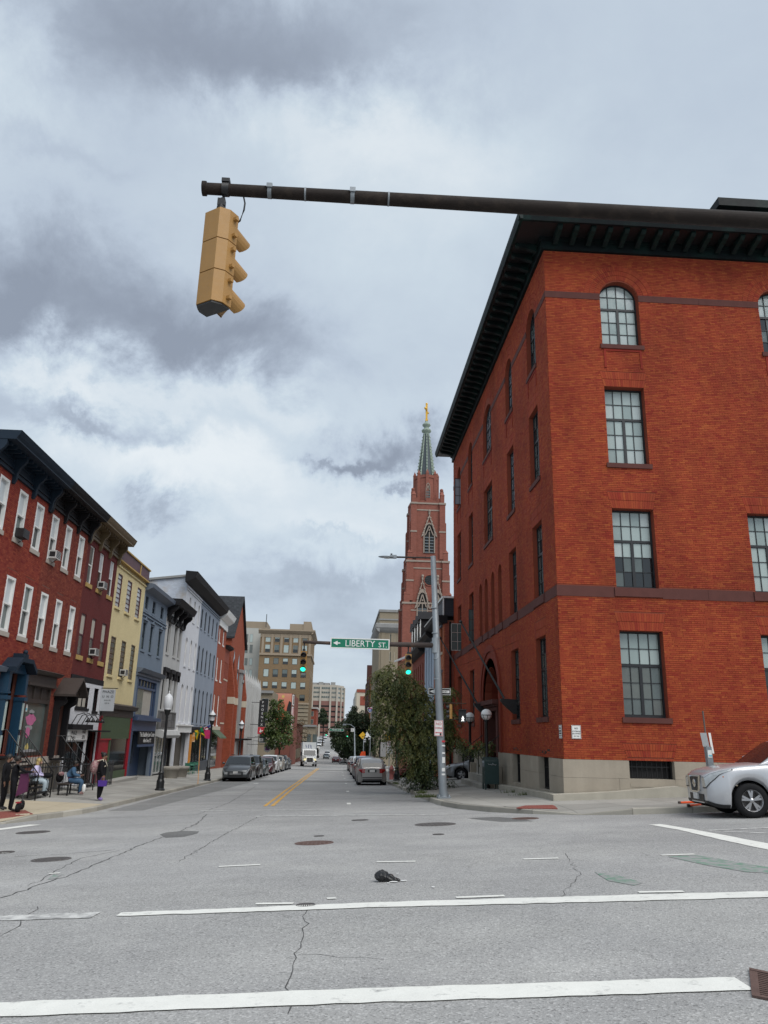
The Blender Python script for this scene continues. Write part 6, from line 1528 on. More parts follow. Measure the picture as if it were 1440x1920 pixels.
# small red rowhouse and street wall in front of it
YS = 262.0; x0, z1 = [(w.x, w.z) for w in [atY(580, 1327, YS)]][0]; x1 = atY(594, 1327, YS).x
RS = block('small_red_house', 'small far red rowhouse with white cornice below the office block', x0-3, x1, YS, z1, -8, 20, 'red_brick_far', 'house')
b=MB(frame_y(YS)); b.box(x0-3, x1+.2, 0, .4, z1-.3, z1+.2); b.B('cornice', MT.pale_wall, RS); b=MB(frame_xl(x1)); b.box(YS, YS+20, 0, .4, z1-.3, z1+.2); b.B('cornice', MT.pale_wall, RS)
for k in range(3): far_window(RS, frame_y(YS), x1-1.9, x1-1.0, z1-2.6-k*2.5, z1-1.2-k*2.5, MT.glass_mid, MT.pale_wall)
YM = 236.0; x0 = atY(564, 1360, YM).x; x1 = atY(594, 1360, YM).x; z1 = atY(580, 1360, YM).z
SB = block('low_shop_building', 'low weathered stone shop building beside the far corner', x0, x1, YM-11, z1, -8.5, 20, 'tan_stone', roof='grey_stone')
b=MB(frame_y(YM-11)); b.box(x0-.2, x1+.3, 0, .5, z1-.5, z1); b.B('cornice', MT.grey_stone, SB)
for k in range(3): bb=MB(frame_y(YM-11)); bb.box(x0+.6+k*1.7, x0+1.8+k*1.7, 0, .1, z1-6, z1-2.5); bb.B('shop_window', MT.glass_mid, SB)
# grey gothic building, stone building, mural building behind the parked cars
KX = XL; zk = lambda Y: zside(Y)-.4
GK = thing('grey_gothic_building', 'grey two storey gothic building with row of pinnacled buttresses', 'building', (KX, 113, zk(124)))
b=MB(FL); b.box(100.5, 124, -14, 0, zk(124), 6.3); b.B('wall', MT.grey_stone, GK)
b=MB(FL); b.box(100.5, 124, 0, .35, 6.1, 6.45); b.box(100.5, 124, 0, .3, -1.0, -.7); b.B('string_course', MT.grey_stone, GK)
b=MB(FL); b.box(99.2, 101.6, -3, .25, zk(124), 7.6); b.box(99.0, 101.8, -3.1, .4, 7.2, 7.6); b.B('end_tower', MT.grey_stone, GK)
for k in range(9):
 a = 103+k*2.45
 b=MB(FL); b.box(a-.22, a+.22, 0, .55, zk(124), 6.6); b.mesh([(a-.2, .1, 6.6), (a+.2, .1, 6.6), (a+.2, .5, 6.6), (a-.2, .5, 6.6), (a, .3, 7.9)], [(0, 1, 4), (1, 2, 4), (2, 3, 4), (3, 0, 4)]); b.B('buttress', MT.pale_wall, GK)
 if k < 8:
  for z0, z1_ in ((.2, 4.8), (-3.2, -1.6)):
   w = pane_poly(GK, FL, [(a+.65, z0), (a+1.75, z0), (a+1.75, z1_-.6), (a+1.2, z1_), (a+.65, z1_-.6)], .06, MT.glass_mid, 'lancet_window'); bb=MB(FL); bb.box(a+1.12, a+1.28, .06, .2, z0, z1_-.2); bb.B('mullion', MT.pale_wall, w)
b=MB(FL); b.box(99, 104, 0, 1.6, -.9, -.7); b.B('canopy', MT.charcoal_paint, GK)
p0, p1 = atX(489, 1297, -11.6), atX(512, 1297, -11.6)
Yb = 128.0; bx1 = atY(511, 1300, Yb).x; bz = atY(500, 1295, Yb).z; bx0 = bx1-12
SL = block('stone_building', 'weathered grey stone building behind the vertical Phoenix sign', bx0, bx1, Yb, bz, -6, 12, 'tan_stone')
b=MB(frame_y(Yb)); b.box(bx0, bx1+.15, 0, .4, bz-.4, bz); b.box(bx0, bx1+.05, 0, .15, bz-4.6, bz-4.2); b.B('cornice', MT.grey_stone, SL)
for k in range(2): far_window(SL, frame_y(Yb), bx1-1.6, bx1-.6, bz-3.4-k*4.6, bz-1.3-k*4.6, MT.glass_dark, MT.grey_stone)
Ym = 142.0; mx0, mz = [(w.x, w.z) for w in [atY(508, 1299, Ym)]][0]; mx1 = atY(548.5, 1299, Ym).x
D('side_brick', (.22, .09, .07), .85, var=.2)
MU = block('mural_building', 'building with orange sunset mural on its street-facing side wall', mx0, mx1, Ym, mz, -6.5, 22, 'side_brick')
mm = bpy.data.materials.new('mural'); mm.use_nodes = True; N, L = mm.node_tree.nodes, mm.node_tree.links
tc = N.new('ShaderNodeTexCoord'); sp = N.new('ShaderNodeSeparateXYZ'); L.new(tc.outputs['Generated'], sp.inputs[0]); rp = N.new('ShaderNodeValToRGB'); L.new(sp.outputs[2], rp.inputs[0])
cr = rp.color_ramp; cr.elements[0].color = (.62, .11, .03, 1); cr.elements[1].color = (.62, .28, .20, 1); cr.elements.new(.5).color = (.60, .17, .10, 1); L.new(rp.outputs[0], N['Principled BSDF'].inputs['Base Color']); N['Principled BSDF'].inputs['Roughness'].default_value = .8
fm = frame_y(Ym); b=MB(fm); b.box(mx0+.1, mx1-.1, 0, .06, mz-4.6, mz-.05); mu = b.B('mural', mm, MU)
D('mural_yellow', (.66, .48, .16), .8, var=0)
c = atY(531, 1306, Ym); b=MB(fm); b.plate([(c.x+.26*math.cos(2*math.pi*k/14), c.z+.26*math.sin(2*math.pi*k/14)) for k in range(14)], .06, .075); b.B('mural_sun', MT.mural_yellow, mu)
b=MB(fm); b.plate([(mx1-1.1, mz-4.6), (mx1-.1, mz-4.6), (mx1-.1, mz-1.6), (mx1-.5, mz-1.3), (mx1-.8, mz-2.4)], .06, .08); b.B('mural_silhouette', MT.ink_black, mu)
fe = frame_xl(mx1)
for k in range(3):
 bb=MB(fe); bb.box(Ym+.4, Ym+3.6, .0, .12, mz-1.9-k*2.1, mz-.3-k*2.1); w = bb.B('mural_panel', MT.sign_red if k else MT.charcoal_paint, MU); bb=MB(fe); ring(bb, Ym+.3, Ym+3.7, mz-2.0-k*2.1, mz-.2-k*2.1, .14, .0, .18); bb.B('panel_frame', MT.white_paint, w)
Yn = 170.0; nx1 = atY(551, 1385, Yn).x; nz = atY(545, 1352, Yn).z
NB = block('low_brick_shops', 'low brown brick shops in front of the tan offices', nx1-7, nx1, Yn, nz, -7, 40, 'side_brick')
b=MB(frame_xl(nx1)); b.box(Yn, Yn+40, 0, .4, nz-.4, nz); b.B('cornice', MT.tan_trim, NB)
for k in range(6): bb=MB(frame_xl(nx1)); bb.box(Yn+2+k*6, Yn+6+k*6, 0, .1, -5.4, -3.2); bb.B('shop_window', MT.glass_dark, NB)

# ================================================================== trees
def leafmat(name, c0, c1):
 m = bpy.data.materials.new(name); m.use_nodes = True; N, L = m.node_tree.nodes, m.node_tree.links
 b = N['Principled BSDF']; at = N.new('ShaderNodeAttribute'); at.attribute_name = 'tone'
 mx = N.new('ShaderNodeMix'); mx.data_type = 'RGBA'; L.new(at.outputs['Fac'], mx.inputs[0]); mx.inputs[6].default_value = (*c0, 1); mx.inputs[7].default_value = (*c1, 1)
 L.new(mx.outputs[2], b.inputs['Base Color']); b.inputs['Roughness'].default_value = .55
 tr = N.new('ShaderNodeBsdfTranslucent'); L.new(mx.outputs[2], tr.inputs[0]); ms = N.new('ShaderNodeMixShader'); ms.inputs[0].default_value = .25
 L.new(b.outputs[0], ms.inputs[1]); L.new(tr.outputs[0], ms.inputs[2]); L.new(ms.outputs[0], N['Material Output'].inputs[0]); return m
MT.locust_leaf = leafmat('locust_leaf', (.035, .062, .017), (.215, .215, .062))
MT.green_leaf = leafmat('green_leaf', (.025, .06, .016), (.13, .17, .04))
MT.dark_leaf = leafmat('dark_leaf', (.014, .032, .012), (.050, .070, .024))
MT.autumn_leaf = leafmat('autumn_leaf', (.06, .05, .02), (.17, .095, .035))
D('bark', (.045, .037, .030), .9, var=.3, vs=6, bump=.5, bs=25)
def branches(name, root, paths, mat='bark'):
 b=MB()
 for pts, r0, r1 in paths:
  n = len(pts); b.tube(pts, [r0+(r1-r0)*i/(n-1) for i in range(n)], 6)
 return b.B(name, MAT[mat], root)
def wobble(p, q, n, s):
 p, q = np.array(p, float), np.array(q, float)
 return [tuple(p+(q-p)*i/n+(rng.normal(0, s, 3) if 0 < i < n else 0)) for i in range(n+1)]
def fronds(root, centres, per, leaf, mat, droop=.55, nleaf=11, name='crown', length=.55, bright=None):
 """drooping compound leaves: a curved stalk with leaflets on both sides"""
 vs, fs, tone = [], [], []
 for ci, (c, rad) in enumerate(centres):
  c = np.array(c)
  for _ in range(int(per*rad*rad)):
   d = rng.normal(0, 1, 3); d /= np.linalg.norm(d); p = c+d*np.array([rad, rad, rad*.85])*rng.uniform(.25, 1.0)**.6
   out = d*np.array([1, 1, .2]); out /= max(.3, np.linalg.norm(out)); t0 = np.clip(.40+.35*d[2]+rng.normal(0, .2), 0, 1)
   L_ = length*rng.uniform(.6, 1.25); dv = out*.8+np.array([0, 0, rng.uniform(-.1, .4)])
   for k in range(nleaf):
    s = (k+.5)/nleaf; q = p+dv*L_*s+np.array([0, 0, -droop*L_*1.6*s*s])
    side = np.cross(out, [0, 0, 1]); side /= max(1e-3, np.linalg.norm(side)); side = side*(1 if k % 2 else -1)+rng.normal(0, .35, 3)
    side /= np.linalg.norm(side); al = out*.5+np.array([0, 0, -.8])+rng.normal(0, .3, 3); al /= np.linalg.norm(al)
    l, w = leaf*rng.uniform(.8, 1.4), leaf*.42
    a = q; e = q+side*l*.6+np.array([0, 0, -.25*l])
    n = len(vs); vs += [tuple(a-al*w*.3), tuple((a+e)/2+al*w), tuple(e), tuple((a+e)/2-al*w)]
    fs.append((n, n+1, n+2, n+3)); tt = float(np.clip(t0+rng.normal(0, .1), 0, 1)); tone += [tt]*4
 b=MB(); b.mesh(vs, fs); return b.B(name, MAT[mat], root, tone=tone)
def leafballs(root, centres, per, leaf, mat, name='crown'):
 vs, fs, tone = [], [], []
 for c, rad in centres:
  c = np.array(c); n_ = int(per*np.mean(rad)**2)
  D_ = rng.normal(0, 1, (n_, 3)); D_ /= np.linalg.norm(D_, axis=1)[:, None]
  R_ = rng.uniform(.2, 1.0, n_)**.5*(1+.18*np.sin(D_[:, 0]*7+c[0])*np.cos(D_[:, 2]*6+c[1]))
  P = c+D_*R_[:, None]*np.array(rad)
  for p, d in zip(P, D_):
   u = rng.normal(0, 1, 3); u /= np.linalg.norm(u); w = np.cross(u, d+rng.normal(0, .5, 3)); w /= max(1e-3, np.linalg.norm(w))
   l = leaf*rng.uniform(.6, 1.3); n = len(vs); vs += [tuple(p-u*l*.5), tuple(p+w*l*.3), tuple(p+u*l*.5), tuple(p-w*l*.3)]; fs.append((n, n+1, n+2, n+3))
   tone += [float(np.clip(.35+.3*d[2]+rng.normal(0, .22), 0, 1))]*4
 b=MB(); b.mesh(vs, fs); return b.B(name, MAT[mat], root, tone=tone)
# honey locust on the right pavement
def at36(u, v, y=36.4): return tuple(atY(u, v, y))
tb = atG(790, 1482, .15); TX, TY = 3.98, 36.6; tz = sw(TX, TY)
LT = thing('locust_tree', 'olive honey locust street tree with drooping foliage left of the galvanised signal pole', 'tree', (TX, TY, tz))
cl = []
for (u, v, r, y) in [(742, 1272, 30, 36.2), (718, 1268, 16, 36.0), (722, 1322, 20, 36.0), (738, 1352, 30, 36.3), (770, 1300, 28, 36.6), (792, 1342, 36, 36.8), (802, 1388, 38, 36.9), (832, 1308, 15, 37.4), (834, 1345, 22, 37.2), (758, 1388, 24, 36.2),
                     (802, 1425, 28, 36.6), (856, 1390, 15, 36.9), (905, 1399, 11, 36.6), (884, 1400, 11, 36.6), (770, 1420, 18, 36.2), (846, 1300, 12, 37.5), (700, 1300, 10, 36), (728, 1298, 20, 36.5), (756, 1330, 26, 36.8), (790, 1308, 16, 37.2), (822, 1375, 30, 37.4),
                     (712, 1365, 14, 36.1), (782, 1450, 18, 36.5), (928, 1393, 9, 36.5)]:
 cl.append((at36(u, v, y), r/38.5))
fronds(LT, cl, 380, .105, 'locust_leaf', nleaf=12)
paths = [(wobble((TX, TY, tz-.1), at36(793, 1385, 36.7), 5, .03), .11, .075)]
for (u, v, y) in [(742, 1275, 36.2), (775, 1300, 36.6), (735, 1345, 36.2), (832, 1305, 37.4), (862, 1390, 36.9), (905, 1399, 36.6), (802, 1425, 36.6), (720, 1320, 36.0)]:
 paths.append((wobble(at36(793, 1385 if v < 1380 else 1408, 36.7), at36(u, v, y), 5, .07), .055, .012))
paths.append((wobble((TX+.05, TY, tz), at36(812, 1425, 36.9), 4, .03), .06, .03))
branches('trunk', LT, paths)
# undergrowth round its foot
SBH = thing('shrub', 'dark straggling shrub growing round the foot of the locust tree', 'shrub', (TX, TY-.3, tz))
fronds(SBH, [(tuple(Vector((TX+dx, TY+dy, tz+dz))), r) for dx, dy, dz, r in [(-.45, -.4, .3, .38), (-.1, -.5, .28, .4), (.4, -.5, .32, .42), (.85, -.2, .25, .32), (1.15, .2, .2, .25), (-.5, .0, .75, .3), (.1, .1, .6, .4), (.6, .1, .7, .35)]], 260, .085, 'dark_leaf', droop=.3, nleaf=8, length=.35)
branches('stem', SBH, [(wobble((TX+dx, TY+dy, tz), (TX+dx*1.5, TY+dy, tz+.8), 3, .04), .018, .008) for dx, dy in ((-.3, -.2), (.1, -.4), (.4, .1), (.7, 0))])
# weeds at the kerb and against the plinth
gv_, gf_ = [], []
for (cx0, cy0, sx, sy, n) in [(*atG(800, 1495, .15)[:2], .42, .25, 420), (*atG(790, 1487, .15)[:2], .2, .5, 200), (*atG(965, 1489, .15)[:2], .5, .1, 120), (*atG(985, 1493, .15)[:2], .4, .1, 110), (*atG(742, 1470, .15)[:2], .15, 1.5, 160)]:
 for _ in range(n):
  x, y = rng.normal(cx0, sx*.5), rng.normal(cy0, sy*.5); z = sw(x, y); a = rng.uniform(0, 6.28); h = rng.uniform(.05, .16); k = len(gv_)
  gv_ += [(x-.008*math.cos(a), y-.008*math.sin(a), z), (x+.008*math.cos(a), y+.008*math.sin(a), z), (x+rng.normal(0, .05), y+rng.normal(0, .05), z+h)]; gf_.append((k, k+1, k+2))
MT.weed = M('weed', (.085, .11, .035), .7, var=.3, vs=9)
b=MB(); b.mesh(gv_, gf_); stuff(b.B('weeds', MT.weed))
def round_tree(name, label, Y, blobs, per, leaf, mat, base, r0, group=None):
 """crown lumps given by photo column, row and radius at distance Y; trunk down to the pavement"""
 pxm = FPX*.965/Y; x = atY(base[0], base[1], Y).x; z = sw(x, Y) if abs(x) > 3.4 else float(ground(x, Y))
 t = thing(name, label, 'tree', (x, Y, z), group)
 cs = [(tuple(atY(u, v, Y+dy)), np.array([r, r, r*.9])/pxm) for (u, v, r, dy) in blobs]
 leafballs(t, cs, per, leaf, mat)
 top = max(c[0][2] for c in cs); low = min(c[0][2] for c in cs)
 ps = [(wobble((x, Y, z-.1), (x, Y, z+(low-z)*.9+.3), 4, .04), r0, r0*.7)]
 for c, r in cs[:7]: ps.append((wobble((x, Y, z+(low-z)*.75), c, 4, .12), r0*.5, r0*.12))
 branches('trunk', t, ps); return t
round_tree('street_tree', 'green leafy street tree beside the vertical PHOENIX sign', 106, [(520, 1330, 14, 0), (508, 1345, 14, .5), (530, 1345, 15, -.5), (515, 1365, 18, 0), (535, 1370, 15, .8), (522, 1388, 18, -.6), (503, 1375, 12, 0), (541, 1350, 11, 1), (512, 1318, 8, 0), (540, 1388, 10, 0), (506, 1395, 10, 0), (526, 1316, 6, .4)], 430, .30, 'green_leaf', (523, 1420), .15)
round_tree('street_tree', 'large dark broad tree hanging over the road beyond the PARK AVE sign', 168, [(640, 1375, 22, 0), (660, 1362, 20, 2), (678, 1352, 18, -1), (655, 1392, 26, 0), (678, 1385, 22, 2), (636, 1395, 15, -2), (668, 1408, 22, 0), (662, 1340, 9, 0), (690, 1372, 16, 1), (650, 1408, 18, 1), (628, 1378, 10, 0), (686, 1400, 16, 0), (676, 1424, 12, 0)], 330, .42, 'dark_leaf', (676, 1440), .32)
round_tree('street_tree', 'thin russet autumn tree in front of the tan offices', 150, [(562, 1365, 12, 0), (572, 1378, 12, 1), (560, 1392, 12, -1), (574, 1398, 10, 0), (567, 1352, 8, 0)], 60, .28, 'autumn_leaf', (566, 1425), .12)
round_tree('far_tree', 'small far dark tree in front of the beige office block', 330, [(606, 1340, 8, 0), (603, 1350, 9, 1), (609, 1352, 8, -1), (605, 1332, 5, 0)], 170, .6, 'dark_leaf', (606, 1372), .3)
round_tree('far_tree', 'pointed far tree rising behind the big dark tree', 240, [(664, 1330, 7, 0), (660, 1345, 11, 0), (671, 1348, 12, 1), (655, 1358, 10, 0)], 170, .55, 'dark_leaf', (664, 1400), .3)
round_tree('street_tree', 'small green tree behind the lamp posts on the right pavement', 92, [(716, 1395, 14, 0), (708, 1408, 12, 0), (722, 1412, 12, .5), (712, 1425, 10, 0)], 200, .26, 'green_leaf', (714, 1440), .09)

# ================================================================== signals, poles and signs
D('lens_green_lit', (.02, .80, .46), .4, var=0, emit=1.15)
D('lens_off', (.02, .012, .010), .35, var=0)
D('walk_white', (.85, .85, .82), .5, var=0, emit=.9)
def signal_head(root, c, right, front, scale=1.0, lit=2, back_detail=False, mat='signal_yellow', face='signal_yellow'):
 """three section head; c = centre of the top face; right/front horizontal unit vectors"""
 c, r, f = Vector(c), Vector(right), Vector(front); s = scale
 fr = lambda a, d, z: tuple(c+r*a*s+f*d*s+Vector((0, 0, 1))*z*s)
 w, H = .118, .26
 b=MB(fr)
 for k in range(3):
  z1, z0 = -k*H-.004, -(k+1)*H+.004
  prof = [(-w, .075), (w, .075), (w, -.015), (.072, -.08), (-.072, -.08), (-w, -.015)]
  n = len(prof); b.mesh([(a, d, z0) for a, d in prof]+[(a, d, z1) for a, d in prof], [tuple(range(n)), tuple(range(2*n-1, n-1, -1))]+[(i, (i+1) % n, n+(i+1) % n, n+i) for i in range(n)])
 b.box(-.05, .05, -.04, .05, 0, .03)
 hd = b.B('housing', MAT[mat], root)
 b=MB(fr); b.mesh([(-w*.92, .07, -3*H-.0), (w*.92, .07, -3*H), (w*.92, -.01, -3*H), (.07, -.074, -3*H), (-.07, -.074, -3*H), (-w*.92, -.01, -3*H)]+[(-w*.92, .07, -3*H-.012), (w*.92, .07, -3*H-.012), (w*.92, -.01, -3*H-.012), (.07, -.074, -3*H-.012), (-.07, -.074, -3*H-.012), (-w*.92, -.01, -3*H-.012)], [(0, 1, 2, 3, 4, 5), (6, 7, 8, 9, 10, 11)]+[(i, (i+1) % 6, 6+(i+1) % 6, 6+i) for i in range(6)]); b.B('bottom_plate', MT.plastic_black, hd)
 for k in range(3):
  zc = -k*H-H/2
  b=MB(fr); n = 16; b.mesh([(.098*math.cos(2*math.pi*i/n), .082, zc+.098*math.sin(2*math.pi*i/n)) for i in range(n)]+[(0, .10, zc)], [(i, (i+1) % n, n) for i in range(n)]); b.B('lens', MT.lens_green_lit if k == lit else MT.lens_off, hd)
  b=MB(fr); vs, fs = [], []; n = 18; t0, t1 = math.radians(-55), math.radians(235)
  for i in range(n+1):
   t = t0+(t1-t0)*i/n; up = (.5+.5*math.sin(t))**.45; ln = .075+.05+.14*up
   for rr in (.106, .100): vs += [(rr*math.cos(t), .072, zc+rr*math.sin(t)), (rr*math.cos(t), ln, zc+rr*math.sin(t)-.06*up)]
  for i in range(n): q = i*4; fs += [(q, q+1, q+5, q+4), (q+2, q+6, q+7, q+3), (q+1, q+3, q+7, q+5)]
  b.mesh(vs, fs); b.B('visor', MAT[mat if back_detail else 'plastic_black'], hd)
  if back_detail:
   for zz in (zc+.07, zc-.07): b=MB(fr); b.box(w, w+.03, .02, .05, zz-.012, zz+.012); b.B('hinge', MAT[mat], hd)
   b=MB(fr); b.box(-w-.025, -w, .01, .04, zc-.015, zc+.015); b.B('latch', MT.iron_cover, hd)
 return hd
# near mast arm and the signal hanging from it, seen from behind
YA = 5.8
a0, a1 = atY(384, 353.5, YA), atY(1440, 414.5, YA); r0 = (atY(384, 342, YA).z-atY(384, 365, YA).z)*.40; r1 = (atY(1440, 397, YA).z-atY(1440, 433, YA).z)*.36
D('arm_brown', (.022, .017, .015), .7, var=.35, vs=3, bump=.25, bs=30, second=(.05, .038, .03), smix=.35, sscale=4, streak=.2)
px_ = 6.4; zend = a1.z+(a1.z-a0.z)*(px_-a1.x)/(a1.x-a0.x); rend = r1+(r1-r0)*(px_-a1.x)/(a1.x-a0.x)
NM = thing('signal_mast_arm', 'long rusty brown signal mast arm crossing overhead with steel band clamps', 'mast arm', (px_, YA, float(ground(px_, YA))))
b=MB(); b.tube([a0, (px_, YA, zend)], [r0, rend], 20); b.B('arm', MT.arm_brown, NM)
b=MB(); b.tube([(a0.x-.02, YA, a0.z), (a0.x+.015, YA, a0.z)], [r0*1.25, r0*1.25], 20); b.B('arm_end_cap', MT.arm_brown, NM)
zg = float(ground(px_, YA)); b=MB(); b.tube([(px_, YA, zg), (px_, YA, zend+.35)], [.17, .12], 16); b.box(px_-.25, px_+.25, YA-.25, YA+.25, zg-.1, zg+.05); b.B('pole', MT.arm_brown, NM)
def on_arm(u): t = (u-384)/(1440-384); p = a0+(a1-a0)*t; return p, r0+(r1-r0)*t
for u, w in ((502, .05), (567, .022), (653.5, .05), (720, .022)):
 p, r = on_arm(u); b=MB(); b.tube([(p.x-w*.35, YA, p.z), (p.x+w*.35, YA, p.z)], [r*1.06, r*1.06], 20)
 if w > .03: b.box(p.x-w*.5, p.x+w*.5, YA-r*1.25, YA-r*.8, p.z+r*.15, p.z+r*.9)
 b.B('band_clamp', MT.galv, NM)
p, r = on_arm(422); SX = atY(413, 402, YA).x
b=MB(); b.tube([(p.x-.03, YA, p.z), (p.x+.03, YA, p.z)], [r*1.18, r*1.18], 16); b.box(p.x-.035, p.x+.035, YA-.05, YA+.05, p.z+r, p.z+r*1.7); hc = b.B('hanger_clamp', MT.black_metal, NM)
ztop = atY(414, 404, YA).z; zbot = atY(398, 579, YA).z; sc_ = (ztop-zbot)/.79
ang = math.radians(56); fdir = Vector((math.cos(ang), math.sin(ang), 0)); rdir = Vector((math.sin(ang), -math.cos(ang), 0))
NS = thing('traffic_signal', 'weathered yellow traffic signal hanging overhead, seen from behind', 'traffic light', (SX, YA, zbot))
signal_head(NS, (SX, YA, ztop), rdir, fdir, sc_, lit=9, back_detail=True)
b=MB(); b.tube([(SX, YA, ztop), (SX, YA, ztop+.10)], [.05, .035], 8); b.tube([(SX, YA, ztop+.1), (SX+.01, YA, ztop+.17), (p.x, YA, p.z-r)], .022, 8); b.box(SX-.03, SX+.035, YA-.03, YA+.03, ztop+.09, ztop+.16); b.B('hanger', MT.black_metal, NS)
q = atY(457, 370, YA); e = atY(443, 419, YA); b=MB(); b.tube([q, q+Vector((.015, .0, -.06)), q+Vector((.012, 0, -.13)), e+Vector((.03, 0, .03)), e], .008, 6); b.B('cable', MT.plastic_black, NS)
# galvanised pole on the right corner with mast arm, lamp and signs
PX_, PY_ = 3.78, 28.6; pz = sw(PX_, PY_)
GP = thing('signal_pole', 'tall galvanised signal and lamp pole with mast arm at the right kerb corner', 'pole', (PX_, PY_, pz))
ptop = atY(812, 1043, PY_); pm = atY(822.5, 1300, PY_); pb = atY(830.5, 1490, PY_)
b=MB(); b.tube([(PX_+.03, PY_, pz), (PX_+.03, PY_, pz+.10), (pb.x, PY_, pz+.3), (pm.x, PY_, pm.z), (ptop.x, PY_, ptop.z)], [.165, .165, .145, .135, .10], 18); b.B('shaft', MT.galv, GP)
b=MB(); b.box(PX_-.2, PX_+.26, PY_-.23, PY_+.23, pz-.02, pz+.06)
for sx in (-.15, .21):
 for sy in (-.18, .18): b.lathe([(.03, 0), (.03, .06), (.0, .07)], (PX_+sx, PY_+sy, pz+.06), 6)
b.B('base_plate', MT.galv, GP)
jt = atY(813, 1210, PY_); je = atY(568, 1203.5, PY_); b=MB(); b.tube([jt, atY(730, 1208, PY_), atY(620, 1206, PY_), je], [.095, .085, .065, .055], 14); b.B('mast_arm', MT.rust_arm, GP)
b=MB(); b.tube([(jt.x+.08, PY_, jt.z-.28), (jt.x+.08, PY_, jt.z+.28)], [.14, .14], 14); b.B('arm_collar', MT.galv, GP)
for v in (1140, 1187, 1235, 1273): w = atY(815+(v-1140)*.04, v, PY_); b=MB(); b.tube([(w.x, PY_, w.z-.02), (w.x, PY_, w.z+.02)], .137, 14); b.B('band_clamp', MT.galv, GP)
la = atY(812, 1046, PY_); lb = atY(742, 1044.5, PY_); b=MB(); b.tube([la, lb], .035, 8); b.B('lamp_arm', MT.rust_arm, GP)
lt = atY(709, 1044, PY_); c = (lb+lt)/2; b=MB(); b.ball((c.x, PY_, c.z), (lb.x-lt.x)/2, 14, sc=(1, .42, .13)); b.box(lb.x-.22, lb.x+.03, PY_-.07, PY_+.07, lb.z-.05, lb.z+.07); lh = b.B('lamp_head', MT.galv, GP)
b=MB(); w = atY(734, 1039, PY_); b.lathe([(.035, 0), (.035, .07), (0, .075)], (w.x, PY_, lb.z+.06), 8); b.B('photocell', MT.plastic_black, lh)
b=MB(); b.ball((c.x, PY_, c.z-.03), .2, 10, sc=(1, .6, .15)); b.B('lamp_lens', MT.lens_head, lh)
for v, hh in ((1412, .05), (1425, .17), (1443, .1), (1452, .05), (1390, .05), (1398, .04)):
 w = atY(827, v, PY_-.15); b=MB(); b.plate([(w.x-.05*random.uniform(.6, 1.2), w.z-hh*.5), (w.x+.05, w.z-hh*.5), (w.x+.05*random.uniform(.6, 1), w.z+hh*.5), (w.x-.05, w.z+hh*.5)], 0, 0);
 bb=MB(); n = 8; bb.mesh([(pb.x-.01+.147*math.sin(t), PY_-.147*math.cos(t), w.z+dz) for dz in (-hh*.6, hh*.6) for t in np.linspace(-.5, .45, n)], [(i, i+1, n+i+1, n+i) for i in range(n-1)]); bb.B('sticker', MT.sign_white if v != 1390 else MT.sign_red, GP)
def plate_sign(name, label, u0, v0, u1, v1, Y, mat, cat='sign', t=.02, group=None):
 p, q = atY(u0, v0, Y), atY(u1, v1, Y); r = thing(name, label, cat, ((p.x+q.x)/2, Y, q.z), group)
 b=MB(); b.box(p.x, q.x, Y-t, Y, q.z, p.z); b.B('panel', mat, r); return r, p, q
def border(r, p, q, Y, mat, e, w, t=.024, name='border'):
 b=MB(frame_y(Y)); ring(b, p.x+e, q.x-e, q.z+e, p.z-e, w, t-.006, t+.003); return b.B(name, mat, r)
RT, UP = (1, 0, 0), (0, 0, 1)
def arrow_left(r, x0, x1, z, h, Y, mat, shaft=.3):
 b=MB(frame_y(Y)); m = x0+h*1.0; b.plate([(x0, z), (m, z-h/2), (m, z-h*shaft/2), (x1, z-h*shaft/2), (x1, z+h*shaft/2), (m, z+h*shaft/2), (m, z+h/2)], .021, .026); return b.B('arrow', mat, r)
LS, p, q = plate_sign('street_name_sign', 'green LIBERTY ST. street name sign on the far mast arm', 620, 1195.5, 730, 1218.5, PY_-.1, MT.sign_green)
border(LS, p, q, PY_-.1, MT.sign_white, .0, .035); w_, h_ = q.x-p.x, p.z-q.z; zc = (p.z+q.z)/2
arrow_left(LS, p.x+.1, p.x+.36, zc, h_*.42, PY_-.1, MT.sign_white, .26)
text('LIBERTY', LS, MT.sign_white, h_*.86, (p.x+w_*.50, PY_-.125, zc-.01), RT, UP, sx=.93); text('ST.', LS, MT.sign_white, h_*.66, (p.x+w_*.885, PY_-.125, zc-.035), RT, UP)
OW, p, q = plate_sign('one_way_sign', 'black ONE WAY arrow sign behind the galvanised pole', 803, 1289.5, 845, 1304, PY_+.2, MT.ink_black)
border(OW, p, q, PY_+.2, MT.sign_white, .012, .014); w_, h_ = q.x-p.x, p.z-q.z; zc = (p.z+q.z)/2
b=MB(frame_y(PY_+.2)); b.plate([(p.x+.05, zc), (p.x+.24, zc-h_*.33), (p.x+.24, zc-h_*.18), (q.x-.05, zc-h_*.18), (q.x-.05, zc+h_*.18), (p.x+.24, zc+h_*.18), (p.x+.24, zc+h_*.33)], .021, .026); b.B('arrow', MT.sign_white, OW)
text('ONE WAY', OW, MT.ink_black, h_*.36, (p.x+w_*.60, PY_+.17, zc), RT, UP)
NSG, p, q = plate_sign('no_stopping_sign', 'white NO STOPPING sign with red lettering on the galvanised pole', 814.5, 1350.5, 830.5, 1380.5, PY_-.17, MT.sign_white)
border(NSG, p, q, PY_-.17, MT.sign_red, .012, .012); w_, h_ = q.x-p.x, p.z-q.z; mx = (p.x+q.x)/2
text('NO', NSG, MT.sign_red, .13, (mx, PY_-.195, p.z-h_*.23), RT, UP); text('STOPPING', NSG, MT.sign_red, .085, (mx, PY_-.195, p.z-h_*.50), RT, UP, sx=.72)
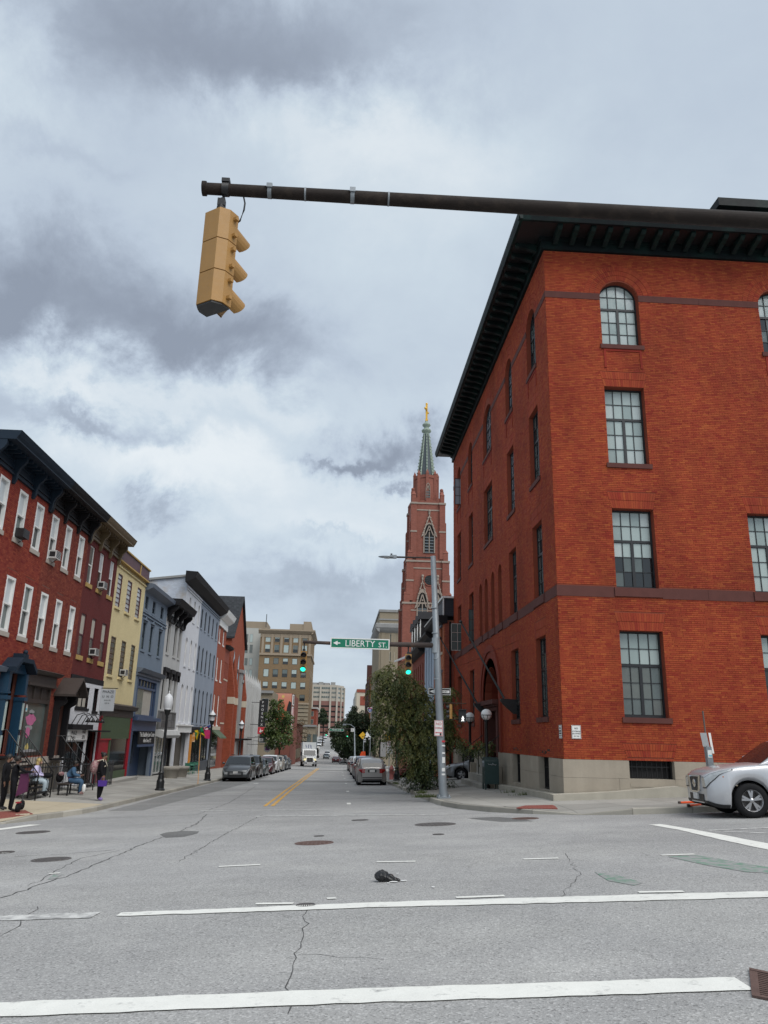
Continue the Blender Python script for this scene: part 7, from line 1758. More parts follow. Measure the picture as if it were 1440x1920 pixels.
b=MB(frame_y(PY_-.17)); z = p.z-h_*.78; b.plate([(mx-.12, z), (mx-.08, z-.03), (mx-.08, z-.012), (mx+.08, z-.012), (mx+.08, z-.03), (mx+.12, z), (mx+.08, z+.03), (mx+.08, z+.012), (mx-.08, z+.012), (mx-.08, z+.03)], .021, .026); b.B('arrow', MT.sign_red, NSG)
b=MB(frame_y(PY_-.17)); b.box(mx+.04, mx+.1, .021, .027, q.z+.03, q.z+.10); b.B('tow_truck_symbol', MT.ink_black, NSG)
# signal heads on the far arm
for u, v, lab in ((570, 1221, 'green-lit signal at the left end of the far mast arm'), (765.5, 1226.5, 'green-lit signal under the far mast arm beside the LIBERTY ST. sign')):
 c = atY(u, v, PY_); sg_ = thing('traffic_signal', lab, 'traffic light', (c.x, PY_, c.z-.85), 'signals on the far mast arm'); signal_head(sg_, (c.x, PY_, c.z), (-1, 0, 0), (0, -1, 0), .98)
 b=MB(); za = atY(u, 1208 if u > 700 else 1204, PY_).z; b.tube([(c.x, PY_, c.z), (c.x, PY_, za)], .03, 6); b.box(c.x-.05, c.x+.05, PY_-.05, PY_+.05, c.z, c.z+.08); b.B('hanger', MT.black_metal, sg_)
 if u < 700:
  for s in (-1, 1): b=MB(); w = atY(u+4, 1210, PY_)
# side signals on the pole
c = atY(846, 1321, PY_+.1); YS_ = thing('traffic_signal', 'yellow signal facing the side street beside the pedestrian signal', 'traffic light', (c.x, PY_+.1, c.z-.8))
signal_head(YS_, (c.x-.02, PY_+.1, c.z+.0), (0, 1, 0), (-1, 0, 0), .62*1.05, lit=9); b=MB(); b.tube([(pm.x, PY_+.1, c.z+.05), (c.x+.55, PY_+.1, c.z+.05)], .02, 6); b.tube([(pm.x, PY_+.1, c.z-.52), (c.x+.55, PY_+.1, c.z-.52)], .016, 6); b.B('bracket', MT.rust_arm, YS_)
p, q = atY(861, 1330, PY_), atY(873.5, 1354.5, PY_); PS = thing('pedestrian_signal', 'black pedestrian signal showing a white walking figure', 'pedestrian signal', ((p.x+q.x)/2, PY_, q.z))
b=MB(); b.box(p.x, q.x, PY_-.08, PY_+.16, q.z, p.z); b.box(p.x-.01, q.x+.01, PY_-.2, PY_-.08, p.z-.02, p.z+.0); b.box(p.x-.01, q.x+.01, PY_-.16, PY_-.08, (p.z+q.z)/2-.01, (p.z+q.z)/2+.01); b.B('housing', MT.plastic_black, PS)
mx, mz, s = (p.x+q.x)/2, (q.z+(p.z-q.z)*.28), (p.z-q.z)*.2
b=MB(frame_y(PY_)); W_ = lambda pts: b.plate([(mx+x*s, mz+z*s) for x, z in pts], .08, .09)
W_([(-.18, .62), (.18, .62), (.2, .98), (-.2, .98)]); W_([(-.2, .55), (.22, .55), (.25, -.1), (-.25, -.1)]); W_([(-.25, -.1), (.02, -.1), (-.3, -1.0), (-.62, -1.0)]); W_([(.0, -.1), (.25, -.1), (.5, -.95), (.2, -1.0)]); W_([(-.2, .5), (-.1, .2), (-.5, -.1), (-.6, .1)]); W_([(.2, .5), (.3, .25), (.6, .1), (.55, -.05), (.2, .15)]); b.B('walk_figure', MT.walk_white, PS)
# pair of notice plates at the building corner
for i, (X_, Y_, fr) in enumerate(((7.67, 0, FF), (25.62, 0, FRR))):
 r = thing('notice_plate', ('white NO LOITERING notice on the front wall of the corner building', 'white notice on the side wall just round the brick corner')[i], 'sign', (fr(X_, .03, .06)))
 b=MB(fr); b.box(X_-.15, X_+.15, .022, .035, .06, .48); b.B('panel', MT.sign_white, r)
 b=MB(fr); ring(b, X_-.14, X_+.14, .07, .47, .008, .034, .037); b.B('border', MT.ink_black, r)
 n_ = fr(X_, .037, 0)
 for s_, z_, sz in (('NO', .38, .075), ('LOITERING', .29, .055), ('ALLOWED', .22, .055), ('ANY TIME', .14, .04)):
  text(s_, r, MT.ink_black, sz, fr(X_, .037, z_), (1, 0, 0) if i == 0 else (0, -1, 0), UP)
# parking sign post with pay box in front of the corner building
KY = 21.2; t0, t1 = atY(1317.5, 1333, KY), atY(1334, 1462, KY); kz = sw(t1.x, KY)
PK = thing('parking_sign_post', 'leaning parking sign post with grey pay box behind the silver SUV', 'sign post', (t1.x, KY, kz))
b=MB(); b.tube([(t1.x+.01, KY, kz-.02), t0], .022, 6); b.B('post', MT.rust_arm, PK)
for (u0, v0, u1, v1, yaw) in ((1316, 1374, 1327, 1400, .1), (1325, 1374, 1342.5, 1413, -.1)):
 a_, c_ = atY(u0, v0, KY), atY(u1, v1, KY); b=MB(); b.mesh([(a_.x, KY+yaw, a_.z), (c_.x-.05, KY-yaw, a_.z), (c_.x, KY-yaw, c_.z), (a_.x+.05, KY+yaw, c_.z), (a_.x, KY+yaw+.012, a_.z), (c_.x-.05, KY-yaw+.012, a_.z), (c_.x, KY-yaw+.012, c_.z), (a_.x+.05, KY+yaw+.012, c_.z)], [(0, 1, 2, 3), (7, 6, 5, 4), (0, 4, 5, 1), (2, 6, 7, 3), (0, 3, 7, 4), (1, 5, 6, 2)]); b.B('sign_panel', MT.sign_white, PK)
a_, c_ = atY(1322, 1400, KY-.1), atY(1337, 1437, KY-.1); b=MB(); b.mesh([(a_.x, KY-.16, a_.z), (a_.x+.15, KY-.16, a_.z), (c_.x, KY-.16, c_.z), (c_.x-.15, KY-.16, c_.z), (a_.x, KY-.02, a_.z), (a_.x+.15, KY-.02, a_.z), (c_.x, KY-.02, c_.z), (c_.x-.15, KY-.02, c_.z)], [(0, 1, 2, 3), (7, 6, 5, 4), (0, 4, 5, 1), (2, 6, 7, 3), (0, 3, 7, 4), (1, 5, 6, 2)]); pb_ = b.B('pay_box', MT.galv, PK)
w = atY(1329.5, 1416, KY-.1); b=MB(); b.box(w.x-.06, w.x+.05, KY-.168, KY-.16, w.z-.06, w.z+.13); b.B('instruction_label', MT.sign_white, pb_); b=MB(); b.box(w.x-.04, w.x+.045, KY-.172, KY-.168, w.z-.03, w.z+.01); b.B('blue_label', MT.poster_blue, pb_)
# post lamps
D('lamp_post_black', (.012, .013, .014), .4, var=.2)
D('acorn_glass', (.62, .64, .66), .35, var=.05)
def make_lamp(kind):
 r = thing('street_lamp', 'x', 'street lamp', (0, 0, 0), 'black post lamps along both pavements', local=True)
 b=MB(); b.lathe([(.24, 0), (.24, .06), (.19, .10), (.19, .42), (.15, .52), (.12, .75), (.14, .82), (.10, .88)], (0, 0, 0), 12, smooth=False); b.B('base', MT.lamp_post_black, r)
 b=MB(); b.lathe([(.085, .85), (.075, 2.2), (.06, 3.35), (.075, 3.42), (.06, 3.48), (.12, 3.6), (.15, 3.72), (.17, 3.74), (.17, 3.80)], (0, 0, 0), 12); b.B('post', MT.lamp_post_black, r)
 if kind == 'acorn':
  b=MB(); b.lathe([(.14, 3.78), (.21, 3.9), (.235, 4.15), (.21, 4.36), (.16, 4.44), (.15, 4.46)], (0, 0, 0), 16); gl = b.B('globe', MT.acorn_glass, r)
  b=MB(); b.lathe([(.19, 4.40), (.12, 4.50), (.05, 4.56), (.03, 4.62), (.05, 4.65), (.0, 4.72)], (0, 0, 0), 12); b.B('finial', MT.acorn_glass, r)
 else:
  b=MB(); b.lathe([(.13, 3.78), (.17, 3.9), (.21, 4.1)], (0, 0, 0), 16); gl = b.B('globe', MT.acorn_glass, r)
  b=MB(); b.lathe([(.27, 4.08), (.28, 4.12), (.26, 4.16)], (0, 0, 0), 16); b.B('shade', MT.lamp_post_black, r)
  b=MB(); b.lathe([(.2, 4.16), (.19, 4.24), (.08, 4.36), (.05, 4.42), (.0, 4.5)], (0, 0, 0), 12); b.B('finial', MT.acorn_glass, r)
 return r
lA, lB = make_lamp('acorn'), make_lamp('hat')
lA.location = (-8.5, 40.1, sw(-8.5, 40.1)); lA['label'] = 'black street lamp with white acorn globe nearest on the left pavement'
spots = [(-8.42, 53.9, 'black lamp post with hooded lantern beside the parked minivan'), (-8.42, 70.5, 'black lamp post in front of the grey gothic building'), (4.02, 53.6, 'black lamp post half hidden in the locust tree'), (4.35, 82, 'black lamp post near the yellow school crossing sign carrying white banner'),
         (4.3, 108, 'far black lamp post on the right pavement before PARK AVE'), (4.3, 126, 'smaller far black lamp post just before PARK AVE')]
for i, (x, y, lab) in enumerate(spots):
 if i == 0: lB.location = (x, y, sw(x, y)); lB['label'] = lab
 else: clone(lB, (x, y, sw(x, y)), 0, lab)
# banner on the fourth lamp is a thing of its own
bn = thing('lamp_banner', 'white banner hanging on a black lamp post', 'banner', (4.35, 82, sw(4.35, 82)+1.6)); b=MB(); b.box(4.42, 4.98, 81.98, 82.02, sw(4.35, 82)+1.6, sw(4.35, 82)+3.0); b.B('cloth', MT.sign_white, bn); b=MB(); b.tube([(4.35, 82, sw(4.35, 82)+3.02), (5.0, 82, sw(4.35, 82)+3.02)], .02, 5); b.B('bracket', MT.black_metal, bn)
# globe lamps beside the entrance steps
ge = thing('globe_lamp', 'white globe lamp on the near side of the entrance steps', 'globe lamp', (0, 0, 0), 'globe lamps at the brick entrance', local=True)
b=MB(); b.lathe([(.13, 0), (.13, .12), (.075, .2), (.065, 2.75), (.10, 2.8), (.13, 2.86)], (0, 0, 0), 12); b.B('post', MT.lamp_post_black, ge)
b=MB(); b.ball((0, 0, 3.08), .245, 18); b.B('globe', MT.bulb_white, ge)
b=MB()
for k in range(8): t = k*math.pi/4; b.tube([(.12*math.cos(t), .12*math.sin(t), 2.86), (.21*math.cos(t), .21*math.sin(t), 2.94), (.252*math.cos(t), .252*math.sin(t), 3.06)], .010, 4)
b.tube([(.255*math.cos(2*math.pi*k/20), .255*math.sin(2*math.pi*k/20), 3.06) for k in range(21)], .014, 5); b.B('cage', MT.lamp_post_black, ge)
g2 = atY(912, 1340, 34.7); g1 = atY(881, 1345, 40.0)
ge.location = (g2.x, 34.7, g2.z-3.08); clone(ge, (g1.x, 40.0, g1.z-3.08), 0, 'white globe lamp on the far side of the entrance steps, above foliage')
# mailbox
mxx, myy = 6.52, 34.0; mz = sw(mxx, myy)
D('mail_green', (.014, .038, .036), .45, var=.2, vs=4)
MBX = thing('mailbox', 'dark green relay mailbox with white graffiti scrawl beside the steps', 'mailbox', (mxx, myy, mz))
b=MB(); w2, d2 = .30, .30; prof = [(-d2, .22), (d2, .22), (d2, 1.12)]+[(d2*math.cos(t), 1.12+.17*math.sin(t)) for t in np.linspace(0, math.pi, 9)[1:-1]]+[(-d2, 1.12)]
n = len(prof); b.mesh([(mxx-w2, myy+y, mz+z) for y, z in prof]+[(mxx+w2, myy+y, mz+z) for y, z in prof], [tuple(range(n)), tuple(range(2*n-1, n-1, -1))]+[(i, (i+1) % n, n+(i+1) % n, n+i) for i in range(n)]); b.B('body', MT.mail_green, MBX)
for sx in (-1, 1):
 for sy in (-1, 1): b=MB(); b.box(mxx+sx*w2-.03*(sx+1)+.0, mxx+sx*w2-.03*(sx-1), myy+sy*(d2-.03)-.03, myy+sy*(d2-.03)+.03, mz-.01, mz+.24); b.B('leg', MT.mail_green, MBX)
b=MB(); b.tube([(mxx-w2-.03, myy, mz+1.1), (mxx-w2-.03, myy-.2, mz+1.05)], .03, 6); b.box(mxx-w2-.012, mxx-w2, myy-.2, myy+.2, mz+.9, mz+1.15); b.B('lock_plate', MT.galv, MBX)
b=MB(frame_y(myy-d2)); x = mxx-.16; pts = [(x+.05*k+random.uniform(-.02, .02), mz+1.02+random.uniform(-.06, .05)) for k in range(8)]
b.tube([(a, .006, z) for a, z in pts], .009, 4); b.tube([(mxx-.02, .006, mz+.98), (mxx+.2, .006, mz+1.0)], .008, 4); b.B('graffiti', MT.sign_grey, MBX)
# hydrant
hx, hy = 3.92, 57.5; hz = sw(hx, hy); D('hydrant_pink', (.42, .13, .11), .6, var=.2, vs=6)
HY = thing('fire_hydrant', 'faded red fire hydrant beside the silver hatchback', 'fire hydrant', (hx, hy, hz))
b=MB(); b.lathe([(.20, 0), (.20, .06), (.14, .08), (.14, .62), (.18, .64), (.18, .70), (.16, .74), (.10, .88), (.04, .93), (.04, .98), (0, .98)], (hx, hy, hz), 12); b.B('barrel', MT.hydrant_pink, HY)
b=MB(); b.lathe([(.06, -.22), (.075, -.2), (.075, .2), (.06, .22)], (hx, hy, hz+.5), 8, axis='x'); b.B('outlet_caps', MT.hydrant_pink, HY)
# small signs down the right pavement
def post_sign(name, label, x, y, ztop, draw, cat='sign'):
 z = sw(x, y); r = thing(name, label, cat, (x, y, z)); b=MB(); b.tube([(x, y+.02, z), (x, y+.02, ztop)], .03, 6); b.B('post', MT.galv, r); draw(r); return r
D('school_yellow', (.62, .36, .02), .5, var=.05)
def draw_school(r):
 p, q = atY(722, 1372.5, 56), atY(739, 1388.5, 56); mx = (p.x+q.x)/2; b=MB(frame_y(56)); h = p.z-q.z
 b.plate([(p.x, q.z), (q.x, q.z), (q.x, q.z+h*.62), (mx, p.z), (p.x, q.z+h*.62)], .0, .02); pn = b.B('panel', MT.school_yellow, r)
 b=MB(frame_y(56));
 for dx in (-.13, .12):
  b.ball((mx+dx, .03, q.z+h*.62), .055, 6); b.plate([(mx+dx-.07, q.z+h*.32), (mx+dx+.07, q.z+h*.32), (mx+dx+.05, q.z+h*.55), (mx+dx-.05, q.z+h*.55)], .021, .03); b.plate([(mx+dx-.1, q.z+h*.1), (mx+dx-.03, q.z+h*.1), (mx+dx+.02, q.z+h*.33), (mx+dx-.06, q.z+h*.33)], .021, .03); b.plate([(mx+dx+.04, q.z+h*.1), (mx+dx+.1, q.z+h*.1), (mx+dx+.06, q.z+h*.33), (mx+dx-.01, q.z+h*.33)], .021, .03)
 b.B('walking_children', MT.ink_black, pn)
 for v0, v1 in ((1390, 1401), (1402.5, 1413)):
  a_, c_ = atY(725, v0, 56), atY(735.5, v1, 56); b=MB(frame_y(56)); b.box(a_.x, c_.x, 0, .02, c_.z, a_.z); pp = b.B('lower_panel', MT.sign_white, r); b=MB(frame_y(56)); cx_c, cz_c = (a_.x+c_.x)/2, (a_.z+c_.z)/2
  n = 14; b.tube([(cx_c+.11*math.cos(2*math.pi*k/n), .026, cz_c+.04+.11*math.sin(2*math.pi*k/n)) for k in range(n+1)], .012, 4); b.tube([(cx_c-.08, .026, cz_c+.12), (cx_c+.08, .026, cz_c-.04)], .012, 4); b.B('prohibition_ring', MT.sign_red if v0 < 1395 else MT.ink_black, pp)
post_sign('school_crossing_sign', 'yellow school crossing sign above two white parking signs', atY(730.5, 1380, 56).x, 56.0, atY(730, 1373, 56).z, draw_school)
D('shield_blue', (.03, .07, .30), .5, var=.05)
def draw_shield(r):
 c = atY(693.5, 1331, 100); b=MB(frame_y(100)); s = .32; sh = [(-1, .75), (-.5, 1), (0, .85), (.5, 1), (1, .75), (1.0, 0), (.6, -.7), (0, -1.05), (-.6, -.7), (-1, 0)]
 b.plate([(c.x+x*s, c.z+z*s) for x, z in sh], 0, .02); pn = b.B('panel', MT.sign_white, r); b=MB(frame_y(100)); b.plate([(c.x+x*s*.84, c.z+z*s*.84) for x, z in sh], .02, .03); b.B('shield', MT.shield_blue, pn); text('95', pn, MT.sign_white, .3, (c.x, 99.96, c.z-.05), RT, UP)
 b=MB(frame_y(100)); b.box(c.x-.25, c.x+.25, .03, .035, c.z+.14, c.z+.22); b.B('shield_band', MT.sign_red, pn)
post_sign('route_shield_sign', 'blue and white interstate shield sign on a slim post', atY(694.5, 1380, 100).x, 100.0, atY(693, 1328, 100).z, draw_shield)
def draw_diamond(r):
 c = atY(680, 1379, 110); b=MB(frame_y(110)); s = .5; b.plate([(c.x-s, c.z), (c.x, c.z-s), (c.x+s, c.z), (c.x, c.z+s)], 0, .02); b.B('panel', MT.school_yellow, r)
 c = atY(688.5, 1377, 110); b=MB(frame_y(110)); b.plate([(c.x-.45, c.z-.4), (c.x+.45, c.z-.4), (c.x, c.z+.45)], 0, .02); b.B('white_panel', MT.sign_white, r)
post_sign('warning_sign', 'small yellow diamond warning sign beside a white triangular panel', atY(682, 1380, 110).x, 110.0, atY(682, 1374, 110).z, draw_diamond)
D('safety_orange', (.80, .09, .015), .6, var=.1)
w = atY(680, 1421, 80); oz_ = float(ground(w.x, 80))
OS = thing('roadwork_sign', 'bright orange roadwork sign behind the parked cars', 'sign', (w.x, 80, oz_)); b=MB(); p, q = atY(671, 1420, 80), atY(686, 1409, 80)
b.mesh([(p.x, 80, p.z-.3), (p.x+.35, 80, q.z), (q.x-.1, 79.8, q.z), (q.x, 79.9, p.z-.1), (p.x+.05, 80.05, p.z-.3), (p.x+.4, 80.05, q.z), (q.x-.05, 79.85, q.z), (q.x+.05, 79.95, p.z-.1)], [(0, 1, 2, 3), (7, 6, 5, 4), (0, 4, 5, 1), (1, 5, 6, 2), (2, 6, 7, 3), (3, 7, 4, 0)]); b.B('cloth', MT.safety_orange, OS); b=MB(); b.tube([(w.x, 80.1, oz_), (w.x, 80.1, q.z)], .03, 5); b.B('stand', MT.black_metal, OS)
# signal and name sign at the next crossing
YP = 142.0
pb_, pt_ = atY(665.5, 1440, YP), atY(664.5, 1364, YP); x0 = pb_.x
PP = thing('signal_pole', 'slim grey signal pole with curved lamp arm at the PARK AVE crossing', 'pole', (x0, YP, sw(x0, YP)))
b=MB(); b.tube([(x0, YP, sw(x0, YP)), (pt_.x, YP, pt_.z)], [.14, .09], 8); b.B('shaft', MT.galv, PP)
b=MB(); b.tube([pt_, atY(658, 1359, YP), atY(650, 1357.5, YP), atY(646, 1358.5, YP)], [.07, .06, .05, .05], 6); b.box(atY(646, 1358, YP).x-.3, atY(646, 1358, YP).x+.3, YP-.12, YP+.12, atY(646, 1359, YP).z-.1, atY(646, 1358, YP).z+.08); b.B('lamp_arm', MT.galv, PP)
b=MB(); b.tube([atY(665, 1366, YP), atY(608, 1369, YP)], [.09, .05], 6); b.B('mast_arm', MT.rust_arm, PP)
PA, p, q = plate_sign('street_name_sign', 'small far green PARK AVE street name sign', 618, 1366, 644.5, 1371.3, YP-.15, MT.sign_green); text('PARK AVE', PA, MT.sign_white, .36, ((p.x+q.x)/2, YP-.18, (p.z+q.z)/2), RT, UP); border(PA, p, q, YP-.15, MT.sign_white, 0, .04)
WSG, p, q = plate_sign('turn_sign', 'small white turn sign on the PARK AVE mast arm', 658, 1365.5, 664, 1372, YP-.15, MT.sign_white)
text('L', WSG, MT.ink_black, .4, ((p.x+q.x)/2, YP-.18, (p.z+q.z)/2), RT, UP)
for u, v, lab in ((651.5, 1372, 'far green-lit signal right of the PARK AVE sign'), (612, 1369.5, 'far green-lit signal left of the PARK AVE sign')):
 c = atY(u, v, YP); s_ = thing('traffic_signal', lab, 'traffic light', (c.x, YP, c.z-1.0), 'signals at the PARK AVE crossing'); signal_head(s_, (c.x, YP, c.z), (-1, 0, 0), (0, -1, 0), 1.15); b=MB(); b.tube([(c.x, YP, c.z), (c.x, YP, c.z+.4)], .03, 5); b.B('hanger', MT.black_metal, s_)
# vertical theatre sign on the left and round shop sign
Yx = 112.0; p, q = atY(487, 1313, Yx), atY(497, 1363, Yx)
PHX = thing('vertical_sign', 'tall black vertical PHOENIX sign with red panel below', 'sign', ((p.x+q.x)/2, Yx, q.z-.9)); b=MB(); b.box(p.x, q.x, Yx-.15, Yx+.15, q.z, p.z); bd = b.B('board', MT.ink_black, PHX)
for k, ch in enumerate('PHOENIX'): text(ch, PHX, MT.sign_white, (p.z-q.z)/8.2, ((p.x+q.x)/2, Yx-.17, p.z-(p.z-q.z)*(k+.55)/7.1), RT, UP)
b=MB(); b.box(p.x, q.x, Yx-.15, Yx+.15, q.z-.95, q.z-.04); rp_ = b.B('red_panel', MT.sign_red, PHX); b=MB(frame_y(Yx-.15)); cx_c, cz_c = (p.x+q.x)/2, q.z-.5; b.plate([(cx_c-.25, cz_c-.2), (cx_c+.1, cz_c-.3), (cx_c+.25, cz_c+.05), (cx_c, cz_c), (cx_c-.1, cz_c+.3)], .0, .02); b.B('bird_emblem', MT.sign_white, rp_)
b=MB(); b.tube([(XL, Yx, p.z-.3), (p.x, Yx, p.z-.3)], .04, 5); b.tube([(XL, Yx, q.z+.3), (p.x, Yx, q.z+.3)], .04, 5); b.B('bracket', MT.black_metal, PHX)
Yx = 108.0; c = atY(501.5, 1403.5, Yx); D('sign_purple', (.14, .03, .20), .5, var=.05)
RSN = thing('round_sign', 'round white and purple shop sign under the street tree', 'sign', (c.x, Yx, c.z-.45)); b=MB(); n = 20; b.mesh([(c.x+.48*math.cos(2*math.pi*k/n), y, c.z+.5*math.sin(2*math.pi*k/n)) for y in (Yx-.06, Yx+.06) for k in range(n)], [tuple(range(n)), tuple(range(2*n-1, n-1, -1))]+[(i, (i+1) % n, n+(i+1) % n, n+i) for i in range(n)]); dsk = b.B('disc', MT.sign_white, RSN)
b=MB(frame_y(Yx-.06)); b.plate([(c.x+.3*math.cos(t), c.z-.08+.34*math.sin(t)) for t in np.linspace(-.5, math.pi+.5, 12)], 0, .02); b.B('emblem', MT.sign_purple, dsk)
b=MB(); b.tube([(XL, Yx, c.z+.5), (c.x, Yx, c.z+.5)], .03, 5); b.B('bracket', MT.black_metal, RSN)
for (u0, v0, u1, v1, Y_, lab, tx) in ((528, 1382, 534, 1396, 118, 'narrow white shop sign with black figure beyond the street tree', 'A'), (515, 1390, 518, 1402, 116, 'thin white blade sign beyond the round purple sign', 'T'), (485, 1383, 494, 1391, 108, 'small white window-like sign on the grey gothic building', 'H')):
 r, p, q = plate_sign('blade_sign', lab, u0, v0, u1, v1, Y_, MT.sign_white, t=.08); border(r, p, q, Y_, MT.ink_black, 0, .06, t=.085); text(tx, r, MT.ink_black, (p.z-q.z)*.6, ((p.x+q.x)/2, Y_-.1, (p.z+q.z)/2), RT, UP)
 b=MB(); b.tube([(XL, Y_, p.z), (p.x, Y_, p.z)], .03, 5); b.B('bracket', MT.black_metal, r)
D('awning_blue', (.16, .28, .50), .6, var=.15)
p, q = atX(533, 1396, -11.6), atX(540, 1404, -10.6); aw = thing('awning', 'small sloping blue awning on the left beyond the street tree', 'awning', (-11.9, p.y, q.z)); b=MB(); b.mesh([(XL, p.y-2, p.z+.6), (XL, p.y+2, p.z+.6), (XL+1.6, p.y+2, p.z-.5), (XL+1.6, p.y-2, p.z-.5), (XL, p.y-2, p.z+.52), (XL, p.y+2, p.z+.52), (XL+1.6, p.y+2, p.z-.58), (XL+1.6, p.y-2, p.z-.58)], [(0, 1, 2, 3), (7, 6, 5, 4), (0, 3, 7, 4), (1, 5, 6, 2), (2, 6, 7, 3)]); b.B('cloth', MT.awning_blue, aw); b=MB(); b.tube([(XL, p.y-2, p.z-.5), (XL+1.6, p.y-2, p.z-.54)], .02, 4); b.B('frame', MT.black_metal, aw)

# ================================================================== vehicles
def carpaint(name, col, metal=.35, rough=.28):
 m = M(name, col, rough, var=0, metal=metal, coat=.5, spec=.5); return m
PAINT = {k: carpaint('paint_'+k, c) for k, c in dict(silver=(.48, .49, .51), grey=(.20, .21, .22), darkgrey=(.055, .060, .065), black=(.012, .012, .014), white=(.68, .69, .69), maroon=(.075, .012, .018),
         teal=(.075, .10, .105), red=(.16, .02, .03), beige=(.33, .30, .25), navy=(.02, .03, .06), pewter=(.33, .32, .31)).items()}
D('car_glass', (.012, .015, .017), .06, var=0, spec=.45)
D('wheel_well', (.006, .006, .006), .9, var=0)
D('amber_lens', (.50, .13, .02), .15, var=.1, coat=1)
D('head_lit', (.95, .80, .35), .3, var=0, emit=1.0)
def ipl(x, pts): return float(np.interp(x, [p[0] for p in pts], [p[1] for p in pts]))
CARS = {
 'minivan': dict(L=5.15, tp=.22, W=2.0, H=1.74, wb=3.0, fo=.98, r=.335, cl=.17, hood=[(-2.6, 1.02), (1.35, 1.10), (1.9, 1.0), (2.35, .86), (2.575, .66)], roof=[(-2.50, 1.02), (-2.38, 1.42), (-2.1, 1.66), (-1.0, 1.73), (.3, 1.72), (.62, 1.62), (1.5, 1.09)], wins=[(-2.2, -1.2), (-1.12, -.12), (-.04, .9)]),
 'suv': dict(L=5.0, W=1.96, H=1.78, wb=2.9, fo=.92, tp=.20, r=.375, cl=.22, hood=[(-2.5, 1.08), (1.15, 1.16), (1.75, 1.13), (2.2, 1.06), (2.40, 1.0), (2.5, .92)], roof=[(-2.42, 1.08), (-2.2, 1.55), (-1.9, 1.70), (-.8, 1.78), (.1, 1.76), (.5, 1.66), (1.28, 1.12)], wins=[(-2.05, -1.25), (-1.17, -.2), (-.12, .8)]),
 'hatch': dict(L=4.4, W=1.83, H=1.62, wb=2.65, fo=.90, r=.325, cl=.17, hood=[(-2.2, .98), (1.25, 1.05), (1.7, .95), (2.05, .82), (2.2, .62)], roof=[(-2.14, .98), (-1.95, 1.28), (-1.62, 1.53), (-.6, 1.62), (.2, 1.6), (.5, 1.5), (1.4, 1.03)], wins=[(-1.7, -1.0), (-.93, -.05), (.02, .85)]),
 'sedan': dict(L=4.75, W=1.82, H=1.46, wb=2.78, fo=.93, r=.325, cl=.16, hood=[(-2.375, .86), (-2.2, .98), (-1.4, 1.0), (1.2, .96), (1.8, .86), (2.2, .74), (2.375, .58)], roof=[(-1.75, 1.0), (-1.0, 1.34), (-.5, 1.43), (.0, 1.46), (.35, 1.42), (1.3, .97)], wins=[(-1.2, -.5), (-.43, .3), (.34, .85)]),
}
